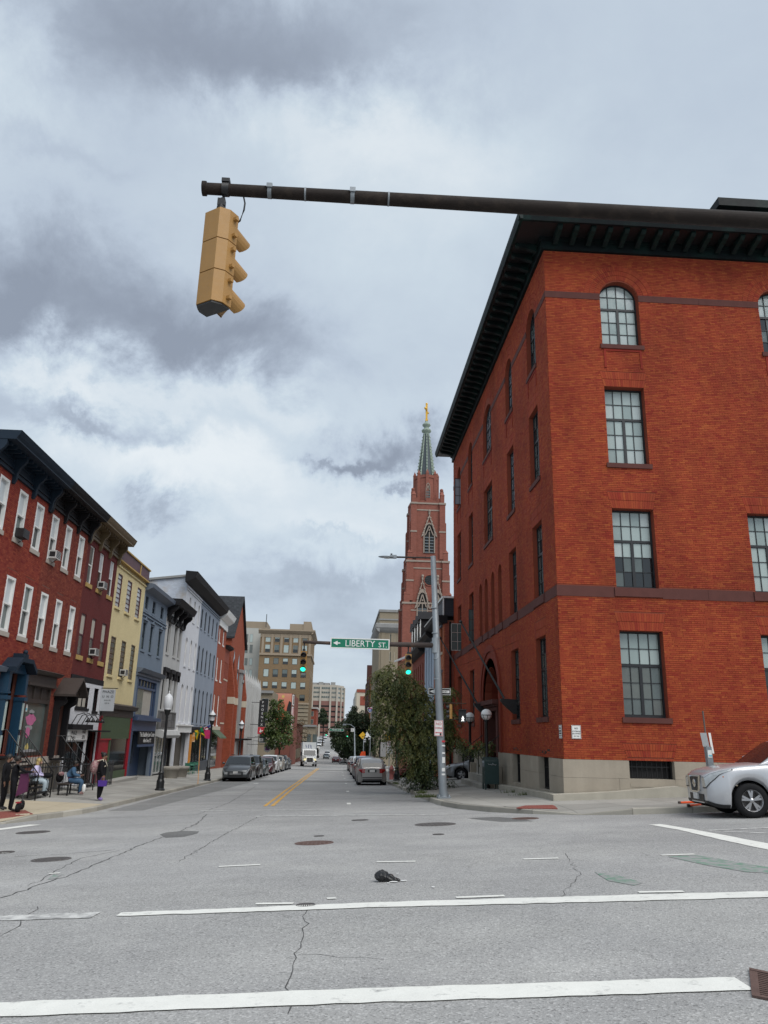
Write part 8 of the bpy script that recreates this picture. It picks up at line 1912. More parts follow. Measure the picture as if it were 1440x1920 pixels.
def make_car(kind, paint, name, plate=True, tail_up=False, grille='bars', lit=False, badge=False, split_head=None):
 c = CARS[kind]; L, W, H, r = c['L'], c['W'], c['H'], c['r']; xf = L/2-c['fo']; xr = xf-c['wb']; ra = r+.065; cl = c['cl']
 t = thing(name, 'x', 'car', (0, 0, 0), local=True)
 hw = lambda x: W/2*(1-c.get('tp', .30)*max(0, (abs(x)-L/2+.62)/.62)**2.2-.03*(abs(x)/(L/2))**2)
 def zb(x):
  z = cl+.10*max(0, (abs(x)-L/2+.35)/.35)**2
  for xw in (xf, xr):
   if abs(x-xw) < ra: z = max(z, r+math.sqrt(ra*ra-(x-xw)**2)*1.0)
  return z
 zt = lambda x: ipl(x, c['hood'])
 X = sorted({-L/2, L/2, *np.linspace(-L/2, L/2, 34), *[xw+ra*math.cos(a) for xw in (xf, xr) for a in np.linspace(0, math.pi, 13)]})
 def section(x):
  w, z0, z1 = hw(x), zb(x), zt(x); m = z0+(z1-z0)
  zs = z1-.09; zmid = max(z0+.02, .52*z1+.02);
  return [(w*.92, z0), (w*.985, min(z0+.06, zs-.03)), (w*1.0, min(max(zmid, z0+.08), zs-.02)), (w*.985, zs), (w*.945, z1-.03), (w*.86, z1), (w*.5, z1+.018), (0, z1+.024)]
 b=MB(); rows = []
 for x in X:
  s = section(x); rows.append([(x, y, z) for y, z in s]+[(x, -y, z) for y, z in s[::-1][1:]])
 n = len(rows[0]); vs = [p for q in rows for p in q]; fs = []
 for i in range(len(rows)-1):
  for k in range(n-1): fs.append((i*n+k, i*n+k+1, (i+1)*n+k+1, (i+1)*n+k))
 fs.append(tuple(range(n))); fs.append(tuple((len(rows)-1)*n+k for k in range(n)))
 b.mesh(vs, fs); b.sm = set(range(len(fs)-2))
 # cabin
 belt = lambda x: zt(x)-.015
 rx0, rx1 = c['roof'][0][0], c['roof'][-1][0]; hmax = H-belt(0)
 def G(x, s):
  zr = ipl(x, c['roof']); z0 = belt(x); h = max(.004, zr-z0); k = min(1, h/hmax); wb_ = hw(x)*.935; wt = wb_*(1-.17*k)
  P = [(wb_, z0), (wt, z0+.84*h), (wt*.93, z0+.955*h), (wt*.7, z0+.99*h), (0, z0+h+.012)]; S = [0, .5, .62, .75, 1.0]
  return float(np.interp(s, S, [p[0] for p in P])), float(np.interp(s, S, [p[1] for p in P]))
 gx = np.linspace(rx0, rx1, 26); gs = [0, .25, .5, .62, .75, 1.0]; v2, f2 = [], []
 for x in gx:
  ring_ = [G(x, s) for s in gs]; v2 += [(x, y, z) for y, z in ring_]+[(x, -y, z) for y, z in ring_[::-1][1:]]
 m_ = 2*len(gs)-1
 for i in range(len(gx)-1):
  for k in range(m_-1): f2.append((i*m_+k, i*m_+k+1, (i+1)*m_+k+1, (i+1)*m_+k))
 k0 = len(b.f); b.mesh(v2, f2); b.sm |= set(range(k0, len(b.f)))
 body = b.B('body', paint, t)
 b=MB(); b.box(-L/2+.3, L/2-.3, -W/2+.16, W/2-.16, cl-.02, .62); b.B('underbody', MT.wheel_well, t)
 # glass patches just proud of the cabin
 def patchG(x0, x1, s0, s1, side, nm, off=.012, nx=8, ns=4):
  vs, fs = [], []
  for i in range(nx+1):
   for k in range(ns+1):
    x = x0+(x1-x0)*i/nx; y, z = G(x, s0+(s1-s0)*k/ns)
    if side == 0: vs.append((x, y, z+off))
    else: vs.append((x, side*(y+off), z+off*.2))
  for i in range(nx):
   for k in range(ns): q = i*(ns+1)+k; fs.append((q, q+1, q+ns+2, q+ns+1))
  bb=MB(); bb.mesh(vs, fs); return bb, nm
 for x0, x1 in c['wins']:
  for sd in (1, -1): bb, nm = patchG(x0, x1, .07, .49, sd, 'side_window'); bb.B(nm, MT.car_glass, t, smooth=True)
 def cross(x0, x1, nm, inset):
  vs, fs = [], []; nx, ny = 6, 8
  for i in range(nx+1):
   x = x0+(x1-x0)*i/nx; ring_ = [G(x, s) for s in (.5, .62, .75, 1.0)]; ys = [p[0] for p in ring_][::-1]; zs = [p[1] for p in ring_][::-1]; ym = ys[-1]*inset
   for k in range(-ny, ny+1):
    y = ym*k/ny; vs.append((x, y, float(np.interp(abs(y), ys, zs))+.014))
  w_ = 2*ny+1
  for i in range(nx):
   for k in range(w_-1): q = i*w_+k; fs.append((q, q+1, q+w_+1, q+w_))
  bb=MB(); bb.mesh(vs, fs); return bb.B(nm, MT.car_glass, t, smooth=True)
 rp = c['roof']; cross(rp[-2][0]+.04, rp[-1][0]-.06, 'windscreen', .93)
 rear = [p for p in rp if p[1] < H-.12 and p[0] < -.4]; cross(rear[0][0]+.035, rear[-1][0]+.0, 'rear_window', .9)
 # lamps follow the body skin
 def skin(x, s, off=.014):
  sec = section(x); S = np.linspace(0, 1, len(sec)); y = float(np.interp(s, S, [p[0] for p in sec])); z = float(np.interp(s, S, [p[1] for p in sec])); return y+off, z
 def lamp(x0, x1, s0, s1, nm, mat, parent=t, taper=0.0, nx=6, ns=4, off=.014):
  for sd in (1, -1):
   vs, fs = [], []
   for i in range(nx+1):
    f = i/nx; x = x0+(x1-x0)*f; a0, a1 = s0+taper*(1-f)*(s1-s0), s1-.0*f
    for k in range(ns+1): y, z = skin(x, a0+(a1-a0)*k/ns, off); vs.append((x+.012*(1 if x > 0 else -1)*(i == nx), sd*y, z))
   for i in range(nx):
    for k in range(ns): q = i*(ns+1)+k; fs.append((q, q+1, q+ns+2, q+ns+1))
   # wrap on to the end face
   xe = x1+off*(1 if x1 > 0 else -1); e0 = len(vs)
   y0 = vs[nx*(ns+1)][1]
   for k in range(ns+1): q = vs[nx*(ns+1)+k]; vs.append((xe, q[1], q[2])); vs.append((xe, q[1]*.72, q[2]))
   for k in range(ns): q = e0+2*k; fs.append((q, q+1, q+3, q+2))
   bb=MB(); bb.mesh(vs, fs); bb.B(nm, mat, parent, smooth=False)
 lamp(L/2-.60, L/2, .352, .565, 'headlight_bezel', MT.plastic_black, taper=.62, off=.008)
 lamp(L/2-.57, L/2, .364, .555, 'headlight', MT.head_lit if lit else MT.lens_head, taper=.62)
 lamp(L/2-.44, L/2, .0, .15, 'lower_trim', MT.plastic_black, off=.009)
 lamp(-L/2+.34, -L/2, .30 if not tail_up else .36, .56 if not tail_up else .62, 'tail_light', MT.lens_tail, taper=.3)
 # nose
 we, ze0, ze1 = hw(L/2), zb(L/2), zt(L/2)
 b=MB(); b.box(L/2-.02, L/2+.022, -we*(.55 if grille == 'bars' else .3), we*(.55 if grille == 'bars' else .3), ze0+.45*(ze1-ze0), ze1-.03); g = b.B('grille', MT.plastic_black, t)
 if grille == 'bars':
  for k in range(3): z = ze0+(.52+.14*k)*(ze1-ze0); b=MB(); b.box(L/2+.02, L/2+.034, -we*.52, we*.52, z-.014, z+.014); b.B('grille_bar', MT.chrome, g)
 b=MB(); b.box(L/2-.02, L/2+.014, -we*.7, we*.7, ze0+.03, ze0+.20); b.B('air_intake', MT.plastic_black, t)
 b=MB(); b.box(L/2+.015, L/2+.03, -.16, .16, ze0+.24, ze0+.40) if plate else None
 if plate: b.B('licence_plate', MT.plate_white, t)
 # tail
 b=MB(); b.box(-L/2-.03, -L/2+.02, -we*.95, we*.95, zb(-L/2)+.0, zb(-L/2)+.10); b.B('rear_skirt', MT.plastic_black, t)
 zt_ = zt(-L/2); b=MB(); b.box(-L/2-.02, -L/2, -.26, .26, zt_-.22, zt_-.06); b.B('plate_recess', MT.plastic_black, t); b=MB(); b.box(-L/2-.028, -L/2-.02, -.16, .16, zt_-.21, zt_-.07); b.B('licence_plate', MT.plate_white, t)
 b=MB(); b.box(-L/2-.03, -L/2+.05, -we*.98, we*.98, zt_-.55, zt_-.50); b.B('bumper_line', MT.plastic_black, t)
 # door lines, handles, mirrors
 for sd in (1, -1):
  for xx in (c['wins'][-1][0]-.04, c['wins'][-2][0]-.03):
   pts = [(xx, sd*(skin(xx, s, .003)[0]), skin(xx, s)[1]) for s in (.16, .25, .32, .42, .5, .55)]; b=MB(); b.tube(pts, .007, 4); b.B('door_seam', MT.plastic_black, t)
   hx_ = xx+.14; y, z = skin(hx_, .46); b=MB(); b.box(hx_, hx_+.18, sd*y-.012, sd*y+.016, z-.014, z+.016); b.B('door_handle', paint if kind != 'suv' else MT.chrome, t)
  mx_ = c['roof'][-1][0]-.38; y, z = G(mx_, .05); b=MB(); b.ball((mx_, sd*(y+.13), z+.10), .11, 8, sc=(.6, 1.05, .72)); b.B('mirror', paint, t)
 # wheels
 for i, xw in enumerate((xf, xr)):
  for sd in (1, -1):
   yc = sd*(W/2-.13); b=MB(); b.lathe([(r*.60, .10), (r*.72, .118), (r*.92, .115), (r, .085), (r, -.085), (r*.92, -.115), (r*.6, -.11)], (xw, yc, r), 24, axis='y', cap=False)
   w = b.B('wheel', MT.rubber, t)
   b=MB(); b.lathe([(r*.64, .118*sd), (r*.60, .10*sd), (r*.56, .06*sd), (r*.52, .02*sd)], (xw, yc, r), 24, axis='y', cap=False)
   b.lathe([(.055, .085*sd), (.05, .1*sd), (.001, .104*sd)], (xw, yc, r), 10, axis='y')
   for k in range(5):
    for dt in (-.17, .17):
     a = 2*math.pi*k/5+.3; p0 = (xw+.05*math.cos(a), yc+.09*sd, r+.05*math.sin(a)); p1 = (xw+r*.60*math.cos(a+dt), yc+.085*sd, r+r*.60*math.sin(a+dt))
     u = Vector((-math.sin(a+dt), 0, math.cos(a+dt)))*.020; y1 = sd*.012
     b.mesh([tuple(Vector(p0)-u), tuple(Vector(p0)+u), tuple(Vector(p1)+u*1.25), tuple(Vector(p1)-u*1.25), tuple(Vector(p0)-u-Vector((0, y1*3, 0))), tuple(Vector(p0)+u-Vector((0, y1*3, 0))), tuple(Vector(p1)+u*1.25-Vector((0, y1*3, 0))), tuple(Vector(p1)-u*1.25-Vector((0, y1*3, 0)))], [(0, 1, 2, 3), (4, 5, 6, 7), (0, 4, 5, 1), (2, 6, 7, 3), (1, 5, 6, 2), (3, 7, 4, 0)])
   b.B('rim', MT.alloy, w)
   b=MB(); b.lathe([(.001, .0), (r*.62, .0)], (xw, yc, r), 16, axis='y', cap=False); b.B('brake_disc', MT.iron_cover, w)
 return t
def place(t, x, y, rotz, label, pitch=None, zoff=0.0, group=None):
 z = float(ground(x, y)); a = math.radians(rotz); e = 1.3
 p, q = (x+e*math.cos(a), y+e*math.sin(a)), (x-e*math.cos(a), y-e*math.sin(a))
 pit = -math.atan2(float(ground(*p))-float(ground(*q)), 2*e)
 n = (-math.sin(a)*.8, math.cos(a)*.8); roll = math.atan2(float(ground(x+n[0], y+n[1]))-float(ground(x-n[0], y-n[1])), 1.6)
 t.location = (x, y, z+zoff); t.rotation_euler = (roll, pit, a); t['label'] = label
 if group: t['group'] = group
 return t
def respray(root, paint):                               # the copy keeps the shared meshes and gets its own colour
 for ch in root.children:
  if ch.name.split('.')[0] in ('body', 'mirror', 'door_handle') and ch.material_slots:
   ch.material_slots[0].link = 'OBJECT'; ch.material_slots[0].material = paint
def another(src, paint, x, y, rotz, label, group=None):
 t = clone(src, (0, 0, 0)); t.rotation_euler = (0, 0, 0); respray(t, paint); return place(t, x, y, rotz, label, group=group)
# silver SUV on the right, nose to the left
suv = make_car('suv', PAINT['silver'], 'parked_suv', grille='none', plate=False)
b=MB(); b.box(2.5, 2.55, -.16, .16, .40, .54); b.B('licence_plate', MT.plate_white, suv)
L = CARS['suv']['L']; z0 = .0
b=MB();
for s in (-1, 1): b.mesh([(L/2+.025, s*.34, .92), (L/2+.03, s*.50, .94), (L/2+.045, s*.38, .58), (L/2+.045, s*.24, .58), (L/2-.02, s*.34, .92), (L/2-.02, s*.50, .94), (L/2, s*.38, .58), (L/2, s*.24, .58)], [(0, 1, 2, 3), (7, 6, 5, 4), (0, 4, 5, 1), (1, 5, 6, 2), (2, 6, 7, 3), (3, 7, 4, 0)])
b.box(L/2-.02, L/2+.04, -.24, .24, .55, .585); b.B('grille_surround', MT.chrome, suv)
b=MB(); b.box(L/2-.02, L/2+.024, -.30, .30, .58, .90); gr = b.B('grille_mesh', MT.plastic_black, suv)
b=MB(); n = 20; b.lathe([(.085, .0), (.105, .012), (.085, .02)], (L/2+.025, 0, .75), 18, axis='x'); b.box(L/2+.03, L/2+.045, -.125, .125, .735, .765); b.B('round_badge', MT.chrome, gr)
for s in (-1, 1):
 b=MB(); b.lathe([(.0, .05), (.07, .045), (.085, .02), (.10, .0)], (L/2-.19, s*.74, .48), 14, axis='x'); b.B('fog_light', MT.chrome, suv)
 b=MB(); b.mesh([(L/2-.05, s*.50, .53), (L/2-.28, s*.86, .53), (L/2-.27, s*.88, .40), (L/2-.06, s*.55, .42), (L/2-.1, s*.5, .5)], [(0, 1, 2, 3)]); b.B('fog_recess', MT.plastic_black, suv)
 b=MB(); b.ball((L/2-.42, s*.905, .90), .06, 8, sc=(1.4, .35, .8)); b.B('indicator', MT.amber_lens, suv)
p_near = atG(1413, 1534)
ca, sa = math.cos(math.radians(172)), math.sin(math.radians(172)); wx, wy = L/2-.92, .86
place(suv, p_near.x-(wx*ca-wy*sa), p_near.y-(wx*sa+wy*ca), 172, 'silver SUV with bright split grille at the right kerb by the corner building')
# near silver hatchback on the right
cm = make_car('hatch', PAINT['pewter'], 'parked_car', tail_up=True)
D('car_red_lens', (.22, .010, .014), .12, coat=1, var=.1)
place(cm, 2.22, 49.6+2.2, 90, 'silver hatchback seen from behind, first in the right parking lane', group='cars parked along the right kerb')
sed = make_car('sedan', PAINT['grey'], 'parked_car'); sv2 = make_car('suv', PAINT['white'], 'parked_car')
GR = 'cars parked along the right kerb'; GLf = 'cars parked along the left kerb'
place(sv2, 2.35, 66.5, 90, 'white roofed dark SUV second in the right parking lane', group=GR); respray(sv2, PAINT['navy'])
another(cm, PAINT['red'], 2.3, 59.8, 90, 'dark red hatchback just ahead of the silver hatchback on the right', GR)
another(sed, PAINT['darkgrey'], 2.35, 73.5, 90, 'dark grey sedan fourth in the right parking lane', GR)
another(sv2, PAINT['white'], 2.35, 80.5, 90, 'white SUV in the right parking lane beside the orange roadwork sign', GR)
another(cm, PAINT['black'], 2.4, 88, 90, 'black hatchback ahead of the white SUV in the right parking lane', GR)
another(sed, PAINT['maroon'], 2.4, 96, 90, 'maroon sedan furthest but one in the right parking lane', GR)
another(sv2, PAINT['grey'], 2.4, 104, 90, 'grey SUV at the far end of the right parking lane', GR)
# left kerb: minivan and the row behind it
mv = make_car('minivan', PAINT['darkgrey'], 'parked_minivan')
place(mv, -6.95, 56.7+2.5, -90, 'dark grey minivan with chrome barred grille heading the left parking lane', group=GLf)
b=MB();
for s in (-1, 1): b.tube([(-1.7, s*.66, 1.77), (.1, s*.66, 1.78)], .018, 5)
b.B('roof_rail', MT.plastic_black, mv)
another(sv2, PAINT['black'], -7.0, 65.8, -90, 'black SUV parked right behind the dark minivan', GLf)
another(sed, PAINT['teal'], -7.0, 72.2, -90, 'grey teal sedan third in the left parking lane', GLf)
another(cm, PAINT['maroon'], -6.9, 78.6, -90, 'maroon hatchback with pale roof in the left parking lane', GLf)
another(sv2, PAINT['white'], -7.0, 85.4, -90, 'white SUV behind the maroon hatchback on the left', GLf)
another(mv, PAINT['beige'], -6.95, 92.5, -90, 'beige minivan sixth in the left parking lane', GLf)
another(sv2, PAINT['darkgrey'], -6.95, 100, -90, 'dark SUV seventh in the left parking lane', GLf)
another(sed, PAINT['black'], -6.95, 107.5, -90, 'black sedan last in the left parking lane', GLf)
place(sed, 2.4, 111.5, 90, 'small grey sedan last in the right parking lane', group=GR)
# grey car nosing out of the basement garage
ga = another(sed, PAINT['grey'], 0, 0, 180, 'grey car nosing out of the garage door beside the entrance steps')
gx, gy = 8.35, 44.6; ga.location = (gx, gy, sw(6.5, gy)-.02); ga.rotation_euler = (0, 0, math.pi-.12); del_group = ga.pop('group', None) if 'group' in ga else None
# traffic coming and going
TRF = 'cars driving on the street ahead'
another(sed, PAINT['maroon'], -.2, 193, 90, 'maroon sedan driving away in the middle of the street', TRF)
another(sed, PAINT['teal'], -3.2, 243, -90, 'dark teal sedan following the bus towards the camera', TRF)
another(sv2, PAINT['white'], -3.1, 262, -90, 'white SUV coming downhill behind the bus', TRF)
for i, (u, Y_, pk, src, rz, lab) in enumerate(((598, 330, 'white', mv, -90, 'white van far up the hill in the oncoming lane'), (604.5, 352, 'silver', sed, -90, 'silver sedan far up the hill below the white van'), (601, 372, 'white', sv2, -90, 'white SUV near the top of the far hill'), (609, 385, 'silver', cm, -90, 'pale silver hatchback near the top of the far hill'), (612, 400, 'white', sed, -90, 'white sedan at the far hilltop, right of the pale cars'),
  (643.5, 205, 'darkgrey', mv, 90, 'dark van driving away under the big dark tree'), (643.5, 225, 'white', sed, 90, 'white sedan ahead of the dark van under the tree'), (645, 178, 'silver', cm, 90, 'silver hatchback behind the dark van near the tree'))):
 x = atY(u, 1400, Y_).x; another(src, PAINT[pk], x, Y_, rz, lab, TRF)
# delivery truck
D('lamp_warm', (.75, .66, .35), .3, var=0, emit=.35)
D('truck_white', (.70, .70, .69), .4, var=.06, vs=1, coat=.3)
D('box_white', (.60, .62, .62), .5, var=.08, vs=.6, streak=.08)
def make_truck():
 t = thing('delivery_truck', 'white delivery truck with box body coming towards the camera', 'truck', (0, 0, 0), local=True)
 b=MB(); b.box(-8.2, -1.6, -1.27, 1.27, 1.05, 3.95); bx = b.B('cargo_box', MT.box_white, t)
 for s in (-1, 1): b=MB(); b.box(-1.62, -1.58, s*1.2-.06, s*1.2+.06, 1.05, 3.95); b.B('box_edge', MT.galv, bx)
 b=MB(); b.plate([(-1.6, .75), (-1.6, 2.55), (-1.2, 2.75), (-.2, 2.7), (.35, 1.72), (1.75, 1.5), (1.95, 1.3), (2.0, .75)], -1.0, 1.0);
 b2 = MB(lambda a, d, z: (a, d, z)); b2.plate([(-1.6, .7), (-1.6, 2.6), (-1.3, 2.78), (-.25, 2.74), (.3, 1.75), (.3, .7)], -1.18, 1.18)
 cab = b2.B('cab', MT.truck_white, t)
 b=MB(); b.mesh([(.3, -1.0, .75), (.3, 1.0, .75), (2.0, .85, .75), (2.0, -.85, .75), (.3, -1.05, 1.74), (.3, 1.05, 1.74), (1.85, .62, 1.52), (1.85, -.62, 1.52), (2.02, .55, 1.25), (2.02, -.55, 1.25)], [(0, 3, 2, 1), (0, 1, 5, 4), (4, 5, 6, 7), (7, 6, 8, 9), (9, 8, 2, 3), (1, 2, 8, 6, 5), (0, 4, 7, 9, 3)]); b.B('bonnet', MT.truck_white, t)
 b=MB(); b.mesh([(.31, -1.02, 1.80), (.31, 1.02, 1.80), (-.18, .98, 2.62), (-.18, -.98, 2.62)], [(0, 1, 2, 3)]); b.mesh([(.335, -1.02, 1.80), (.335, 1.02, 1.80), (-.155, .98, 2.62), (-.155, -.98, 2.62)], [(0, 1, 2, 3)]); b.B('windscreen', MT.car_glass, t)
 for s in (-1, 1):
  b=MB(); b.mesh([(-1.0, s*1.19, 1.75), (.2, s*1.19, 1.75), (-.25, s*1.19, 2.55), (-1.0, s*1.19, 2.55)], [(0, 1, 2, 3)]); b.B('side_window', MT.car_glass, t)
  b=MB(); b.box(1.55, 2.0, s*.62-.18 if s > 0 else -.98, s*.98 if s > 0 else -.44, 1.0, 1.28); b.B('headlight', MT.lamp_warm, t)
  b=MB(); b.box(.0, .12, s*1.4-.12, s*1.4+.12, 1.7, 2.3); b.tube([(.05, s*1.18, 2.1), (.05, s*1.35, 2.1)], .02, 4); b.B('mirror', MT.plastic_black, t)
  b=MB(); b.lathe([(.72, -.16), (.8, -.1), (.8, .1), (.72, .16)], (1.0, s*1.0, 1.05), 14, axis='y') if False else b.box(.5, 1.55, s*1.02-.14, s*1.02+.14, .95, 1.15); b.B('wing', MT.truck_white, t)
 b=MB(); b.box(2.0, 2.06, -.5, .5, .78, 1.42); g = b.B('grille', MT.plastic_black, t)
 for k in range(5): b=MB(); b.box(2.06, 2.075, -.48, .48, .84+k*.115, .87+k*.115); b.B('grille_bar', MT.iron_cover, g)
 b=MB(); b.mesh([(2.08, -.04, 1.3), (2.08, .04, 1.3), (2.08, .0, .9)], [(0, 1, 2)]); b.B('badge', MT.alloy, g)
 b=MB(); b.box(1.9, 2.2, -1.18, 1.18, .42, .74); bp = b.B('bumper', MT.chrome, t); b=MB(); b.box(2.2, 2.215, -.5, .5, .5, .66); b.B('licence_plate', MT.plate_white, bp)
 b=MB(); b.box(-8, 1.9, -.5, .5, .6, 1.0); b.B('chassis', MT.plastic_black, t)
 for x, d in ((1.05, 0), (-5.4, 1), (-6.6, 1)):
  for s in (-1, 1):
   b=MB(); b.lathe([(.25, .12), (.36, .15), (.49, .13), (.51, .08), (.51, -.08), (.49, -.13), (.25, -.12)], (x, s*1.05, .51), 18, axis='y'); w = b.B('wheel', MT.rubber, t); b=MB(); b.lathe([(.27, .125*s), (.2, .06*s), (.001, .07*s)], (x, s*1.05, .51), 12, axis='y'); b.B('rim', MT.alloy, w)
 b=MB(); b.tube([(-1.595, -.55, 3.52), (-1.595, -.62, 3.3), (-1.595, -.38, 3.18), (-1.595, -.5, 2.98)], .05, 4); b.tube([(-1.595, -.12, 3.55), (-1.595, -.14, 3.0)], .05, 4); b.tube([(-1.595, .12, 3.5), (-1.595, .35, 3.3), (-1.595, .15, 3.2), (-1.595, .38, 2.95)], .05, 4); b.B('box_lettering', MT.shield_blue, bx)
 return t
tr_ = make_truck(); place(tr_, -4.6, 136.5, -85, 'white delivery truck with box body coming towards the camera')
# bus far behind it
def make_bus():
 t = thing('city_bus', 'x', 'bus', (0, 0, 0), local=True); b=MB(); b.box(-11.6, 0, -1.27, 1.27, .35, 3.05); b.box(-11, -.3, -1.1, 1.1, 3.05, 3.3); b.B('body', MT.truck_white, t)
 b=MB(); b.box(0, .03, -1.15, 1.15, 1.2, 2.55); b.B('windscreen', MT.car_glass, t); b=MB(); b.box(0, .04, -1.0, 1.0, 2.6, 2.95); b.B('destination_sign', MT.ink_black, t)
 b=MB(); b.box(0, .08, -1.27, 1.27, .35, .8); b.B('bumper', MT.plastic_black, t)
 for s in (-1, 1):
  for k in range(6): b=MB(); b.box(-1.9-k*1.75, -.4-k*1.75, s*1.27-.01*(s < 0), s*1.27+.01*(s > 0)+.002, 1.4, 2.5); b.B('side_window', MT.car_glass, t)
  b=MB(); b.box(0, .05, s*.95-.2, s*.95+.2, .85, 1.05); b.B('headlight', MT.lens_head, t)
  for x in (-2.4, -8.4): b=MB(); b.lathe([(.3, .12), (.48, .12), (.48, -.12), (.3, -.12)], (x, s*1.12, .48), 14, axis='y'); b.lathe([(.3, .1*s), (.001, .08*s)], (x, s*1.12, .48), 10, axis='y'); b.B('wheel', MT.rubber, t)
 return t
bs_ = make_bus(); bx_ = atY(600, 1410, 262).x; place(bs_, bx_-1.3, 250, -90, 'white and black city bus behind the delivery truck')

# ================================================================== people
D('skin_brown', (.20, .10, .062), .55, var=.06); D('skin_light', (.46, .27, .19), .55, var=.06); D('skin_dark', (.10, .052, .035), .55, var=.06)
D('cloth_black', (.010, .010, .012), .85, var=.2, vs=8, bump=.2, bs=40); D('cloth_lilac', (.50, .46, .66), .85, var=.06, vs=6, bump=.2, bs=30); D('denim', (.050, .10, .17), .85, var=.15, vs=8, bump=.25, bs=60); D('denim_pale', (.36, .43, .47), .85, var=.12, vs=6, bump=.2, bs=60)
D('hair_black', (.010, .008, .007), .6, var=.2); D('hair_blonde', (.42, .31, .12), .6, var=.2, vs=20, bump=.4, bs=60); D('cloth_magenta', (.36, .02, .13), .8, var=.1); D('plum_cloth', (.085, .025, .06), .85, var=.2, vs=8)
D('olive_cloth', (.20, .19, .15), .85, var=.2); D('shoe_dark', (.015, .013, .012), .6, var=.1); D('shoe_purple', (.20, .14, .36), .6, var=.1); D('sandal_pink', (.42, .24, .22), .6, var=.1)
BONES = [('pelvis', 'chest'), ('chest', 'neck'), ('neck', 'head'), ('head', 'crown'), *[(a+s, c+s) for s in 'LR' for a, c in (('sh', 'el'), ('el', 'wr'), ('wr', 'palm'), ('hip', 'kn'), ('kn', 'an'), ('an', 'toe'))], *[('chest', 'sh'+s) for s in 'LR'], *[('pelvis', 'hip'+s) for s in 'LR']]
RAD = dict(pelvis=.15, chest=.165, neck=.058, head=.092, crown=.062, sh=.075, el=.046, wr=.032, palm=.034, hip=.10, kn=.062, an=.042, toe=.036)
STAND = dict(pelvis=(0, 0, .95), chest=(.01, 0, 1.30), neck=(.02, 0, 1.47), head=(.045, 0, 1.60), crown=(.03, 0, 1.70), shL=(.0, .19, 1.40), shR=(.0, -.19, 1.40), elL=(-.02, .24, 1.12), elR=(-.02, -.24, 1.12), wrL=(.06, .25, .88), wrR=(.06, -.25, .88), palmL=(.08, .25, .80), palmR=(.08, -.25, .80),
             hipL=(0, .10, .90), hipR=(0, -.10, .90), knL=(.03, .11, .50), knR=(.03, -.11, .50), anL=(0, .11, .09), anR=(0, -.11, .09), toeL=(.15, .13, .04), toeR=(.15, -.13, .04))
SIT = dict(pelvis=(0, 0, .56), chest=(.05, 0, .90), neck=(.09, 0, 1.07), head=(.14, 0, 1.18), crown=(.13, 0, 1.29), shL=(.06, .20, 1.0), shR=(.06, -.20, 1.0), elL=(.14, .28, .76), elR=(.14, -.28, .76), wrL=(.36, .16, .72), wrR=(.36, -.16, .72), palmL=(.44, .11, .74), palmR=(.44, -.11, .74),
           hipL=(.02, .12, .54), hipR=(.02, -.12, .54), knL=(.46, .15, .52), knR=(.46, -.15, .52), anL=(.42, .14, .09), anR=(.42, -.14, .09), toeL=(.57, .16, .04), toeR=(.57, -.16, .04))
WORK = bpy.data.scenes.new('figure_workbench')
